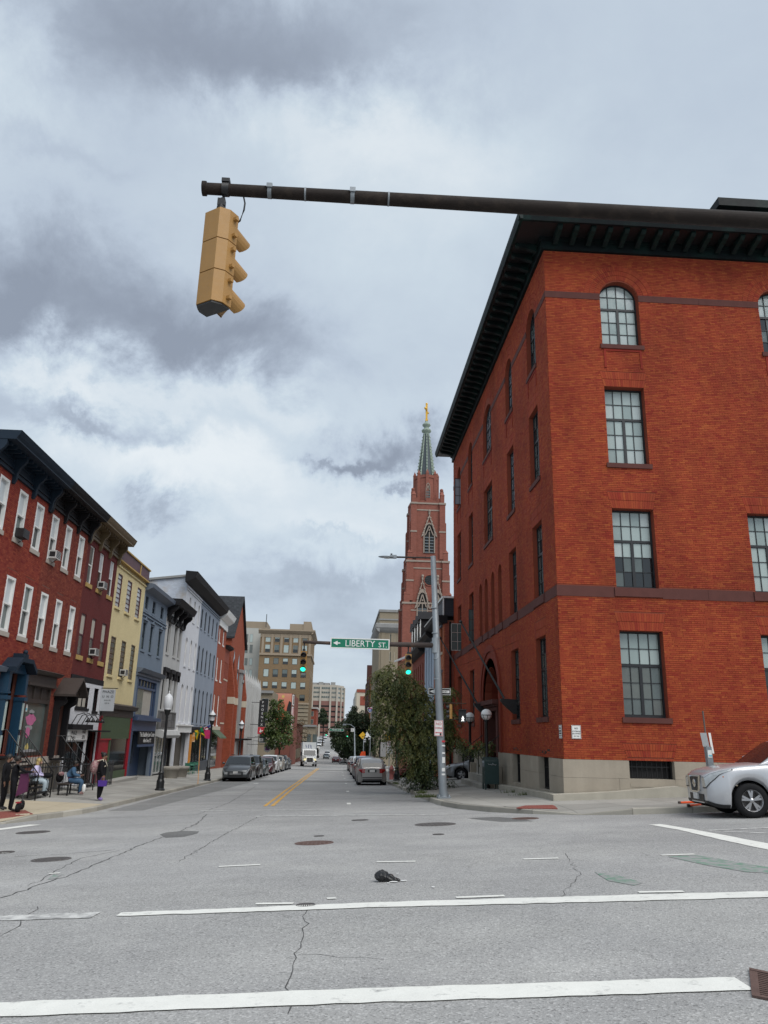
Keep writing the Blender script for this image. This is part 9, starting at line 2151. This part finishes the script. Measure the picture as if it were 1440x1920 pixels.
def person(label, pose, mats, hair, loc, yaw, k=1.0, girth=1.0, sleeves=True, group=None, hair_style='short', changes=None, belt=None, legs=1.0):
 """mats: skin, top, trousers, shoes. One skinned surface for the whole body."""
 J = dict(pose); J.update(changes or {}); names = list(J)
 R_ = {}
 for nme in names:
  base = nme[:-1] if nme[-1] in 'LR' and nme not in RAD else nme; g = girth if base in ('pelvis', 'chest', 'hip', 'sh', 'el', 'kn') else 1+(girth-1)*.3; R_[nme] = RAD[base]*g*(legs if base in ('kn', 'an') else 1)
 me = bpy.data.meshes.new('body'); idx = {n_: i for i, n_ in enumerate(names)}
 vs = [tuple(Vector(J[n_])*k) for n_ in names]; es = [(idx[a], idx[c]) for a, c in BONES]; rads = [R_[n_]*k for n_ in names]
 for s in 'LR':                                        # five unequal fingers, curled, and a thumb from the side of the palm
  w, p = Vector(J['wr'+s])*k, Vector(J['palm'+s])*k; d = (p-w).normalized(); side = d.cross(Vector((1, 0, .3))).normalized()*(1 if s == 'L' else -1); curl = side.cross(d)
  for f, (o, ln) in enumerate(((-.027, .062), (-.010, .072), (.009, .068), (.027, .054))):
   i0 = len(vs); a = p+d*.015*k+side*o*k; vs += [tuple(a), tuple(a+d*ln*.5*k+curl*.006*k), tuple(a+d*ln*.85*k+curl*.028*k)]; rads += [.0095*k, .009*k, .007*k]; es += [(idx['palm'+s], i0), (i0, i0+1), (i0+1, i0+2)]
  i0 = len(vs); a = w+d*.03*k-side*.025*k; vs += [tuple(a-side*.018*k), tuple(a-side*.03*k+d*.035*k+curl*.015*k)]; rads += [.011*k, .009*k]; es += [(idx['palm'+s], i0), (i0, i0+1)]
 me.from_pydata(vs, es, []); ob = bpy.data.objects.new('tmp', me); WORK.collection.objects.link(ob)
 sk = ob.modifiers.new('skin', 'SKIN'); sk.use_smooth_shade = True; sk.branch_smoothing = .5
 for i, v in enumerate(me.skin_vertices[0].data): v.radius = (rads[i], rads[i]*(1.0 if i >= len(names) or names[i] not in ('pelvis', 'chest') else 1.0)); v.use_root = (i == idx['pelvis'])
 ob.modifiers.new('sub', 'SUBSURF').levels = 2
 
 with bpy.context.temp_override(scene=WORK, view_layer=WORK.view_layers[0]):
  dg = bpy.context.evaluated_depsgraph_get(); m2 = bpy.data.meshes.new_from_object(ob.evaluated_get(dg))
 bpy.data.objects.remove(ob)
 m2.name = 'body'; m2.materials.clear()
 for m in mats: m2.materials.append(m)
 if belt: m2.materials.append(belt)
 seg = [(np.array(J[a])*k, np.array(J[c])*k, a, c) for a, c in BONES]
 zpel = J['pelvis'][2]*k
 for pl in m2.polygons:
  c = np.array(pl.center); best = min(seg, key=lambda q: np.linalg.norm(c-(q[0]+(q[1]-q[0])*np.clip(np.dot(c-q[0], q[1]-q[0])/max(1e-6, np.dot(q[1]-q[0], q[1]-q[0])), 0, 1))))
  a, e = best[2], best[3]; mi = 1
  if a in ('neck', 'head') or e == 'head' or a[:2] == 'wr' or (a[:2] == 'el' and not sleeves): mi = 0
  elif a[:3] in ('hip',) or a[:2] == 'kn' or e[:3] == 'hip': mi = 2
  elif a[:2] == 'an': mi = 3
  elif a == 'pelvis' and c[2] < zpel+.06*k: mi = 2
  if belt and a in ('pelvis',) and abs(c[2]-zpel-.07*k) < .06*k: mi = 4
  pl.material_index = mi; pl.use_smooth = True
 t = thing('person', label, 'person', loc, group, local=True, rotz=yaw)
 bo = bpy.data.objects.new('body', m2); COL.objects.link(bo); bo.parent = t
 h = Vector(J['head'])*k; cr = Vector(J['crown'])*k; up = (cr-h).normalized(); fw = Vector((1, 0, -.1)).normalized()
 b=MB(); b.ball(tuple(h-fw*.018*k+up*.035*k), .108*k, 12, sc=(1.0, .95, 1.0))
 if hair_style == 'long': b.ball(tuple(h-fw*.06*k-up*.06*k), .10*k, 10, sc=(.75, 1.05, 1.5))
 if hair_style == 'bun': b.ball(tuple(h-fw*.09*k+up*.10*k), .055*k, 8)
 ho = b.B('hair', hair, t)
 b=MB(); f = h+fw*.088*k+up*.0*k; b.ball(tuple(f), .018*k, 6, sc=(1.0, .8, 1.3)); b.ball(tuple(h+fw*.045*k-up*.02*k), .075*k, 8, sc=(.72, .8, .95)); face = b.B('face', mats[0], t)
 b=MB()
 for s in (-1, 1): b.ball(tuple(h+fw*.096*k+up*.022*k+Vector((0, s*.03*k, 0))), .010*k, 6)
 b.B('eyes', MT.ink_black, t)
 b=MB(); b.ball(tuple(h+fw*.094*k-up*.045*k), .014*k, 6, sc=(.5, 1.6, .5)); b.B('mouth', MT.cloth_magenta, t)
 b=MB()
 for s in (-1, 1): b.ball(tuple(h+Vector((0, s*.088*k, 0))-fw*.005*k), .022*k, 6, sc=(.7, .4, 1.2))
 b.B('ears', mats[0], t)
 return t
def at_side(u, v): p = atG(u, v, .15); return p.x, p.y
K = MAT
# standing with backpack and purple bag, facing across towards the street
ps = (-8.9, 31.4); pz_ = sw(*ps)
person('person standing at the kerb in black with patterned backpack and purple bag', STAND, (K['skin_brown'], K['cloth_black'], K['cloth_black'], K['shoe_purple']), K['hair_black'], (*ps, pz_), math.radians(15), 1.0, 1.45, hair_style='bun', legs=1.45)
D('backpack_print', (.22, .09, .11), .8, var=1.1, vs=22, second=(.38, .30, .27), smix=.45, sscale=26)
def lump(name, label, cat, c, r, sc, mat, extra=None, group=None):
 t = thing(name, label, cat, (c[0], c[1], c[2]-r*sc[2]), group); b=MB(); b.ball(c, r, 14, sc=sc); V = np.array(b.v)-np.array(c)
 b.v = [tuple(np.array(c)+v*(1+.07*math.sin(v[0]*19/r+2)*math.cos(v[2]*13/r))) for v in V]; b.B('bag_body', mat, t);
 if extra: extra(t)
 return t
def straps(t):
 for s in (-1, 1): b=MB(); b.tube([(ps[0]-.17, ps[1]+s*.12, pz_+1.42), (ps[0]+.04, ps[1]+s*.13, pz_+1.48), (ps[0]+.15, ps[1]+s*.13, pz_+1.25), (ps[0]-.05, ps[1]+s*.15, pz_+1.0)], .022, 5); b.B('strap', MT.cream_trim, t)
lump('backpack', 'pink and cream patterned backpack worn by the person at the kerb', 'backpack', (ps[0]-.27, ps[1]-.05, pz_+1.20), .24, (.62, .8, 1.08), MT.backpack_print, straps)
D('bag_purple', (.055, .015, .20), .5, var=.1)
pg = thing('tote_bag', 'small purple tote bag held by the person at the kerb', 'bag', (ps[0]+.16, ps[1]-.27, pz_+.53)); x, y = ps[0]+.16, ps[1]-.27; b=MB(); b.mesh([(x-.15, y-.05, pz_+.53), (x+.15, y-.05, pz_+.53), (x+.15, y+.05, pz_+.53), (x-.15, y+.05, pz_+.53), (x-.17, y-.03, pz_+.74), (x+.17, y-.03, pz_+.74), (x+.17, y+.03, pz_+.74), (x-.17, y+.03, pz_+.74)], [(0, 3, 2, 1), (0, 1, 5, 4), (1, 2, 6, 5), (2, 3, 7, 6), (3, 0, 4, 7), (4, 5, 6, 7)]); b.B('bag_body', MT.bag_purple, pg)
b=MB(); b.tube([(x-.1, y, pz_+.73), (x-.06, y, pz_+.83), (x+.04, y, pz_+.83), (x+.1, y, pz_+.73)], .010, 5); b.B('handle', MT.bag_purple, pg)
# benches with two seated people
def bench(x, y, ln, label):
 z = sw(x, y); t = thing('bench', label, 'bench', (x, y, z), 'benches along the terrace');
 for k in range(4): b=MB(); b.box(x-.22+k*.115, x-.12+k*.115, y-ln/2, y+ln/2, z+.43, z+.46); b.B('slat', MT.brown_paint, t)
 for dy in (-ln/2+.15, ln/2-.15): b=MB(); b.box(x-.2, x-.15, dy+y-.03, dy+y+.03, z, z+.43); b.box(x+.15, x+.2, dy+y-.03, dy+y+.03, z, z+.43); b.box(x-.2, x+.2, dy+y-.03, dy+y+.03, z+.38, z+.43); b.B('leg', MT.black_metal, t)
lx, ly = atY(58, 1490, 31.6).x, 31.6; dx_, dy_ = atY(128, 1490, 33.7).x, 33.7
bench(lx, ly, 1.9, 'dark slatted bench under the person in lilac'); bench(dx_, dy_, 1.7, 'dark slatted bench under the person in denim')
person('person with blonde hair in lilac shirt and pale jeans seated on a bench', SIT, (K['skin_light'], K['cloth_lilac'], K['denim_pale'], K['shoe_dark']), K['hair_blonde'], (lx, ly, sw(lx, ly)), math.radians(8), 1.06, 1.42, legs=1.25, sleeves=True, hair_style='long')
person('person in blue denim with magenta waistband seated on a bench', SIT, (K['skin_dark'], K['denim'], K['denim'], K['sandal_pink']), K['hair_black'], (dx_, dy_, sw(dx_, dy_)), math.radians(15), 1.0, 1.5, legs=1.2, belt=MT.cloth_magenta)
z = sw(lx, ly); lump('handbag', 'black handbag on the lap of the person in lilac', 'bag', (lx+.5, ly-.02, z+.76), .17, (1.2, .8, .6), MT.cloth_black)
z = sw(dx_, dy_); lump('shoulder_bag', 'black bag behind the person in denim on the bench', 'bag', (dx_-.40, dy_-.1, z+.66), .18, (.8, .8, 1.1), MT.cloth_black); lump('plastic_bag', 'white plastic bag hanging by the knee of the person in denim', 'bag', (dx_+.62, dy_-.12, z+.26), .10, (.8, .6, 1.7), MT.sign_white)
lump('floral_bag', 'small red flowered bag beside the person in denim', 'bag', (dx_-.30, dy_-.25, z+.80), .09, (1.3, .5, .9), MT.backpack_print)
# two dark figures at the left edge and a scooter
q1, q2 = (atY(4, 1500, 26.6).x, 26.6), (atY(21, 1500, 26.1).x, 26.1)
person('person in black with a cream strap at the left edge of the picture', STAND, (K['skin_brown'], K['cloth_black'], K['cloth_black'], K['shoe_dark']), K['hair_black'], (*q1, sw(*q1)), math.radians(5), .98, 1.0)
person('person in black with arms out holding a plum jacket beside a scooter', STAND, (K['skin_dark'], K['cloth_black'], K['cloth_black'], K['shoe_dark']), K['hair_black'], (*q2, sw(*q2)), math.radians(35), .96, .98, changes=dict(elR=(.20, -.36, 1.25), wrR=(.42, -.40, 1.24), palmR=(.50, -.40, 1.24), elL=(.15, .3, 1.15), wrL=(.35, .2, 1.05), palmL=(.42, .16, 1.04)))
jx, jy, jz = q2[0]+.33, q2[1]-.12, sw(*q2)
jk = thing('jacket', 'plum jacket hanging from the arm of the person by the scooter', 'jacket', (jx, jy, jz+.5)); b=MB(); pts = [(-.10, 1.12), (.08, 1.15), (.12, .9), (.12, .6), (.02, .55), (-.08, .5), (-.16, .46), (-.12, .8)]
b.mesh([(jx+a, jy+.05*math.sin(9*a), jz+z) for a, z in pts]+[(jx+a, jy+.11+.05*math.sin(9*a), jz+z) for a, z in pts], [tuple(range(8)), tuple(range(15, 7, -1))]+[(i, (i+1) % 8, 8+(i+1) % 8, 8+i) for i in range(8)]); b.B('cloth', MT.plum_cloth, jk)
sx_, sy_ = atY(33, 1520, 25.9).x, 25.9; sz_ = sw(sx_, sy_)
sc_t = thing('electric_scooter', 'black electric scooter with red rear mudguard at the left crossing', 'scooter', (sx_, sy_, sz_))
for k, (yy, nm) in enumerate(((0, 'wheel'), (.95, 'wheel'))):
 b=MB(); b.lathe([(.07, .05), (.125, .045), (.14, .02), (.14, -.02), (.125, -.045), (.07, -.05)], (sx_-.25*k, sy_+yy, sz_+.14), 16, axis='x'); b.B(nm, MT.rubber, sc_t)
b=MB(); b.mesh([(sx_-.08, sy_+.1, sz_+.16), (sx_+.08, sy_+.1, sz_+.16), (sx_-.17, sy_+.75, sz_+.16), (sx_-.33, sy_+.75, sz_+.16), (sx_-.08, sy_+.1, sz_+.21), (sx_+.08, sy_+.1, sz_+.21), (sx_-.17, sy_+.75, sz_+.21), (sx_-.33, sy_+.75, sz_+.21)], [(0, 1, 2, 3), (7, 6, 5, 4), (0, 4, 5, 1), (1, 5, 6, 2), (2, 6, 7, 3), (3, 7, 4, 0)]); b.B('deck', MT.plastic_black, sc_t)
b=MB(); b.tube([(sx_-.25, sy_+.95, sz_+.14), (sx_-.25, sy_+.86, sz_+1.05)], .025, 6); b.tube([(sx_-.48, sy_+.86, sz_+1.05), (sx_-.02, sy_+.86, sz_+1.05)], .018, 6); b.B('handlebar', MT.plastic_black, sc_t)
b=MB(); b.box(sx_-.05, sx_+.05, sy_-.13, sy_+.08, sz_+.275, sz_+.31); b.B('mudguard', MT.red_paint, sc_t)
# person half hidden by the locust tree, two walkers further down
w_ = (atY(801, 1460, 43.0).x, 43.0)
person('person in grey top and black trousers half hidden behind the locust tree', STAND, (K['skin_light'], K['olive_cloth'], K['cloth_black'], K['shoe_dark']), K['hair_black'], (*w_, sw(*w_)), math.radians(-100), 1.0, 1.0)
for i, (u, Y_, lab, tm) in enumerate(((668, 128, 'far walker in pale clothes by the grey signal pole', 'pale_wall'), (674, 122, 'far walker in white top on the right pavement', 'sign_white'), (700, 84, 'far walker in dark blue beside the white lamp banner', 'denim'))):
 x = max(atY(u, 1420, Y_).x, 3.8); person(lab, STAND, (K['skin_brown'], K[tm], K['denim'], K['shoe_dark']), K['hair_black'], (x, Y_, sw(x, Y_)), math.radians(90*(1 if i else -1)), 1.0, 1.0)

bpy.data.scenes.remove(WORK)
# ================================================================== small things on the pavements and the road
# bag of rubbish lying on the road with scraps of paper
p = atG(724, 1653); gz_ = float(ground(p.x, p.y)); D('bag_black', (.012, .012, .013), .28, var=.2, vs=10, bump=.5, bs=25)
RB = thing('rubbish_bag', 'crumpled black plastic bag lying on the road between the crosswalks', 'bag', (p.x, p.y, gz_)); b=MB()
for (dx, dy, r, s) in ((-.06, .0, .085, (1.1, .9, .85)), (.03, -.01, .07, (1.3, .9, .75)), (.11, -.03, .05, (1.3, .8, .6)), (.155, -.06, .03, (.8, .8, 1.0))):
 k0 = len(b.v); b.ball((p.x+dx, p.y+dy, gz_+r*s[2]*.9), r, 14, sc=s)
 for i in range(k0, len(b.v)): v = b.v[i]; q = 1+.16*math.sin(v[0]*60)*math.cos(v[2]*75+v[1]*40); c = (p.x+dx, p.y+dy, gz_+r*s[2]*.9); b.v[i] = tuple(c[j]+(v[j]-c[j])*q for j in range(3)); b.v[i] = (b.v[i][0], b.v[i][1], max(b.v[i][2], float(ground(b.v[i][0], b.v[i][1]))+.009))
b.sm = set(); b.B('bag_body', MT.bag_black, RB)
for u, v, w, h in ((738, 1655, .13, .035), (756, 1653, .10, .03), (728, 1657.5, .06, .02), (812, 1665, .05, .03), (790, 1663, .02, .012), (745, 1639, .05, .012), (158, 1560, .0, .0)):
 if not w: continue
 q = atG(u, v); b=MB(); pts = [(q.x+w*.5*math.cos(t)*random.uniform(.6, 1.1), q.y+h*1.6*math.sin(t)*random.uniform(.6, 1.1)) for t in np.linspace(0, 2*math.pi, 8)[:-1]]; b.mesh([(x, y, float(ground(x, y))+.0095) for x, y in pts]+[(x, y, float(ground(x, y))+.012) for x, y in pts], [tuple(range(7, 14))]+[(i, (i+1) % 7, 7+(i+1) % 7, 7+i) for i in range(7)])
 o = b.B('paper_scrap', MT.sign_white, RB if u < 760 else road)
# orange poles lying on the pavement by the SUV
for i, (u0, v0, u1, v1, lab) in enumerate(((1276, 1505.5, 1330, 1503.5, 'upper orange pole lying on the pavement before the silver SUV'), (1293, 1511, 1345, 1507, 'lower orange pole lying on the pavement before the silver SUV'))):
 a_, c_ = atG(u0, v0, .17), atG(u1, v1, .17); t = thing('orange_pole', lab, 'pole', (a_.x, a_.y, sw(a_.x, a_.y)), 'orange poles on the pavement'); b=MB(); b.tube([(a_.x, a_.y, sw(a_.x, a_.y)+.028), (c_.x, c_.y, sw(c_.x, c_.y)+.028)], .028, 8); b.B('pole', MT.safety_orange, t); b=MB(); b.tube([(a_.x-.06, a_.y, sw(a_.x, a_.y)+.03), (a_.x, a_.y, sw(a_.x, a_.y)+.03)], .035, 8); b.B('end_cap', MT.rust_arm, t)
# stone planters, bistro set, flags in front of the shops
D('planter_stone', (.30, .28, .245), .9, var=.2, vs=3, bump=.3, bs=30)
for i, (x, y, lab) in enumerate(((-10.9, 54.2, 'near round stone planter in front of the pale grey house'), (-10.75, 56.6, 'far round stone planter in front of the pale grey house'))):
 z = sw(x, y); t = thing('stone_planter', lab, 'planter', (x, y, z), 'stone planters on the left pavement'); b=MB(); b.lathe([(.44, 0), (.46, .04), (.54, .52), (.62, .54), (.63, .70), (.60, .72), (.52, .72), (.5, .6), (.001, .6)], (x, y, z), 20); b.B('bowl', MT.planter_stone, t); b=MB(); b.lathe([(.5, .62), (.001, .66)], (x, y, z), 14); b.B('soil', MT.bark, t)
D('bistro_green', (.03, .14, .09), .5, var=.1)
for i, (x, y, lab) in enumerate(((-11.2, 62.6, 'green bistro table by the shop with flags'), (-11.3, 65.4, 'second green bistro table further along the shop with flags'))):
 z = sw(x, y); t = thing('bistro_table', lab, 'table', (x, y, z), 'green bistro furniture'); b=MB(); b.lathe([(.35, .70), (.35, .73), (.001, .735)], (x, y, z), 16); b.B('top', MT.bistro_green, t)
 for k in range(3): a = k*2.1; b=MB(); b.tube([(x+.3*math.cos(a), y+.3*math.sin(a), z), (x-.1*math.cos(a), y-.1*math.sin(a), z+.7)], .014, 5); b.B('leg', MT.bistro_green, t)
 for s in (-1, 1):
  cy_ = y+s*.7; c_ = thing('bistro_chair', 'green bistro chair %s the %s bistro table' % ('before' if s < 0 else 'beyond', 'near' if i == 0 else 'further'), 'chair', (x, cy_, z), 'green bistro furniture'); b=MB(); b.box(x-.19, x+.19, cy_-.19, cy_+.19, z+.44, z+.46); b.B('seat', MT.bistro_green, c_); b=MB(); b.box(x-.19, x+.19, cy_+s*.17, cy_+s*.19, z+.6, z+.85); b.B('backrest', MT.bistro_green, c_)
  for ax in (-.17, .17):
   for ay in (-.17, .17): b=MB(); b.tube([(x+ax, cy_+ay, z), (x+ax, cy_+ay, z+(.86 if ay*s > 0 else .44))], .012, 4); b.B('leg', MT.bistro_green, c_)
D('flag_green', (.01, .16, .06), .8, var=.1); D('flag_yellow', (.70, .50, .03), .8, var=.1); D('flag_pink', (.45, .03, .12), .8, var=.15); D('flag_blue', (.04, .05, .22), .8, var=.1)
Yf = 48.6; f0 = atY(371, 1470, Yf); f1 = atY(377, 1362, Yf); fzz = sw(f0.x, Yf)
FP = thing('flag', 'green yellow and black saltire flag drooping from a slim leaning pole', 'flag', (f0.x, Yf, fzz)); b=MB(); b.tube([(f0.x, Yf, fzz), f1], .018, 6); b.B('pole', MT.orange_paint, FP)
def cloth(root, tris, mat, Y, name, thick=.006):
 b=MB(); b_ = []
 for tri in tris:
  P = [atY(u, v, Y+.12*math.sin(u*.6)) for u, v in tri]; n = len(P); b.mesh([tuple(q) for q in P]+[tuple(q+Vector((0, thick, 0))) for q in P], [tuple(range(n)), tuple(range(2*n-1, n-1, -1))]+[(i, (i+1) % n, n+(i+1) % n, n+i) for i in range(n)])
 return b.B(name, mat, root)
cloth(FP, [[(377, 1362), (382, 1370), (384, 1378), (379, 1374), (373.5, 1374)]], MT.flag_green, Yf, 'cloth_green'); cloth(FP, [[(384, 1378), (385.5, 1382), (378, 1377), (372, 1374), (379, 1374)], [(365, 1369.5), (371, 1368.5), (373, 1374), (369, 1388), (368, 1380)]], MT.flag_yellow, Yf+.02, 'cloth_yellow'); cloth(FP, [[(366, 1372), (370, 1374), (367.5, 1384), (365.5, 1378)]], MT.flag_green, Yf-.02, 'cloth_green'); cloth(FP, [[(374, 1374), (377.5, 1364), (376, 1377)]], MT.ink_black, Yf-.04, 'cloth_black')
Yg = 66.0
for nm, lab, pts, m, m2, pts2 in (('flag', 'pink red flag hanging over the shop with the orange sign', [(381, 1366), (392, 1369), (394.5, 1370), (394, 1385.5), (384, 1384), (381, 1378)], 'flag_pink', 'sign_white', [(383, 1364), (391, 1366), (389, 1369), (383, 1367.5)]), ('flag', 'small dark blue flag above the pink flag on the blue grey building', [(388, 1362), (397.5, 1357.5), (393, 1363.5), (390, 1365)], 'flag_blue', 'red_paint', [(382, 1364.5), (388, 1363), (390, 1365), (384, 1366)])):
 a_ = atY(*pts[0], Yg); t = thing(nm, lab, 'flag', (a_.x, Yg, a_.z-1)); cloth(t, [pts], MAT[m], Yg, 'cloth'); cloth(t, [pts2], MAT[m2], Yg-.05, 'stripe'); b=MB(); e_ = atY(pts[0][0]-1, pts[0][1]-2, Yg); b.tube([(XL, Yg+4, e_.z-.4), (e_.x, Yg, e_.z)], .02, 5); b.B('pole', MT.black_metal, t)
Yo_ = 70.0; D('sign_orange', (.60, .24, .03), .5, var=.5, vs=6, second=(.7, .66, .55), smix=.4, sscale=5)
p, q = atY(352, 1373.5, Yo_), atY(365, 1391, Yo_); t = thing('shop_sign', 'orange and white shop sign left of the pink flag', 'sign', ((p.x+q.x)/2, Yo_, q.z)); b=MB(); b.box(p.x, q.x, Yo_-.04, Yo_+.04, q.z, p.z); b.B('panel', MT.sign_orange, t); b=MB(); b.tube([(XL, Yo_, p.z), (q.x, Yo_, p.z)], .02, 5); b.B('bracket', MT.black_metal, t)
# iron area railings in front of the maroon house, black fence and red steps on the right
def railing(label, pts, h, zf, step=.13):
 t = thing('iron_railing', label, 'railing', (*pts[0], zf(*pts[0])));
 for (a, c) in zip(pts[:-1], pts[1:]):
  b=MB(); b.tube([(*a, zf(*a)+h), (*c, zf(*c)+h)], .018, 5); b.tube([(*a, zf(*a)+.12), (*c, zf(*c)+.12)], .014, 5); b.B('rail', MT.black_metal, t)
  n = int(math.dist(a, c)/step)
  for k in range(n+1): x, y = a[0]+(c[0]-a[0])*k/n, a[1]+(c[1]-a[1])*k/n; b=MB(); b.tube([(x, y, zf(x, y)), (x, y, zf(x, y)+h+(.06 if k % 4 else .14))], .010 if k % 4 else .02, 4); b.B('baluster', MT.black_metal, t)
 return t
railing('black iron railing round the basement area of the maroon house', [(XL+.05, 37.7), (XL+1.05, 37.7), (XL+1.05, 42.7), (XL+.05, 42.7)], 1.05, sw)
railing('black iron railing between the two brick house stoops', [(XL+.9, 32.0), (XL+.9, 35.7)], 1.0, sw)
railing('black iron fence in front of the orange house beside the corner building', [(XQ-1.1, 49.2), (XQ-1.1, 54.6)], 1.2, sw)
st_ = thing('red_steps', 'flight of red painted steps behind the black lamp post on the right', 'steps', (XQ-1, 62, sw(XQ-1, 62)))
D('step_red', (.17, .05, .04), .8, var=.2)
for k in range(7): b=MB(); z = sw(XQ-1, 62); b.box(XQ-2.2+k*.28, XQ, 60.8, 63.6, z-.1, z+.18*(k+1)); b.B('step', MT.step_red, st_)
# litter bin and utility box beside it
x, y = 4.6, 50.4
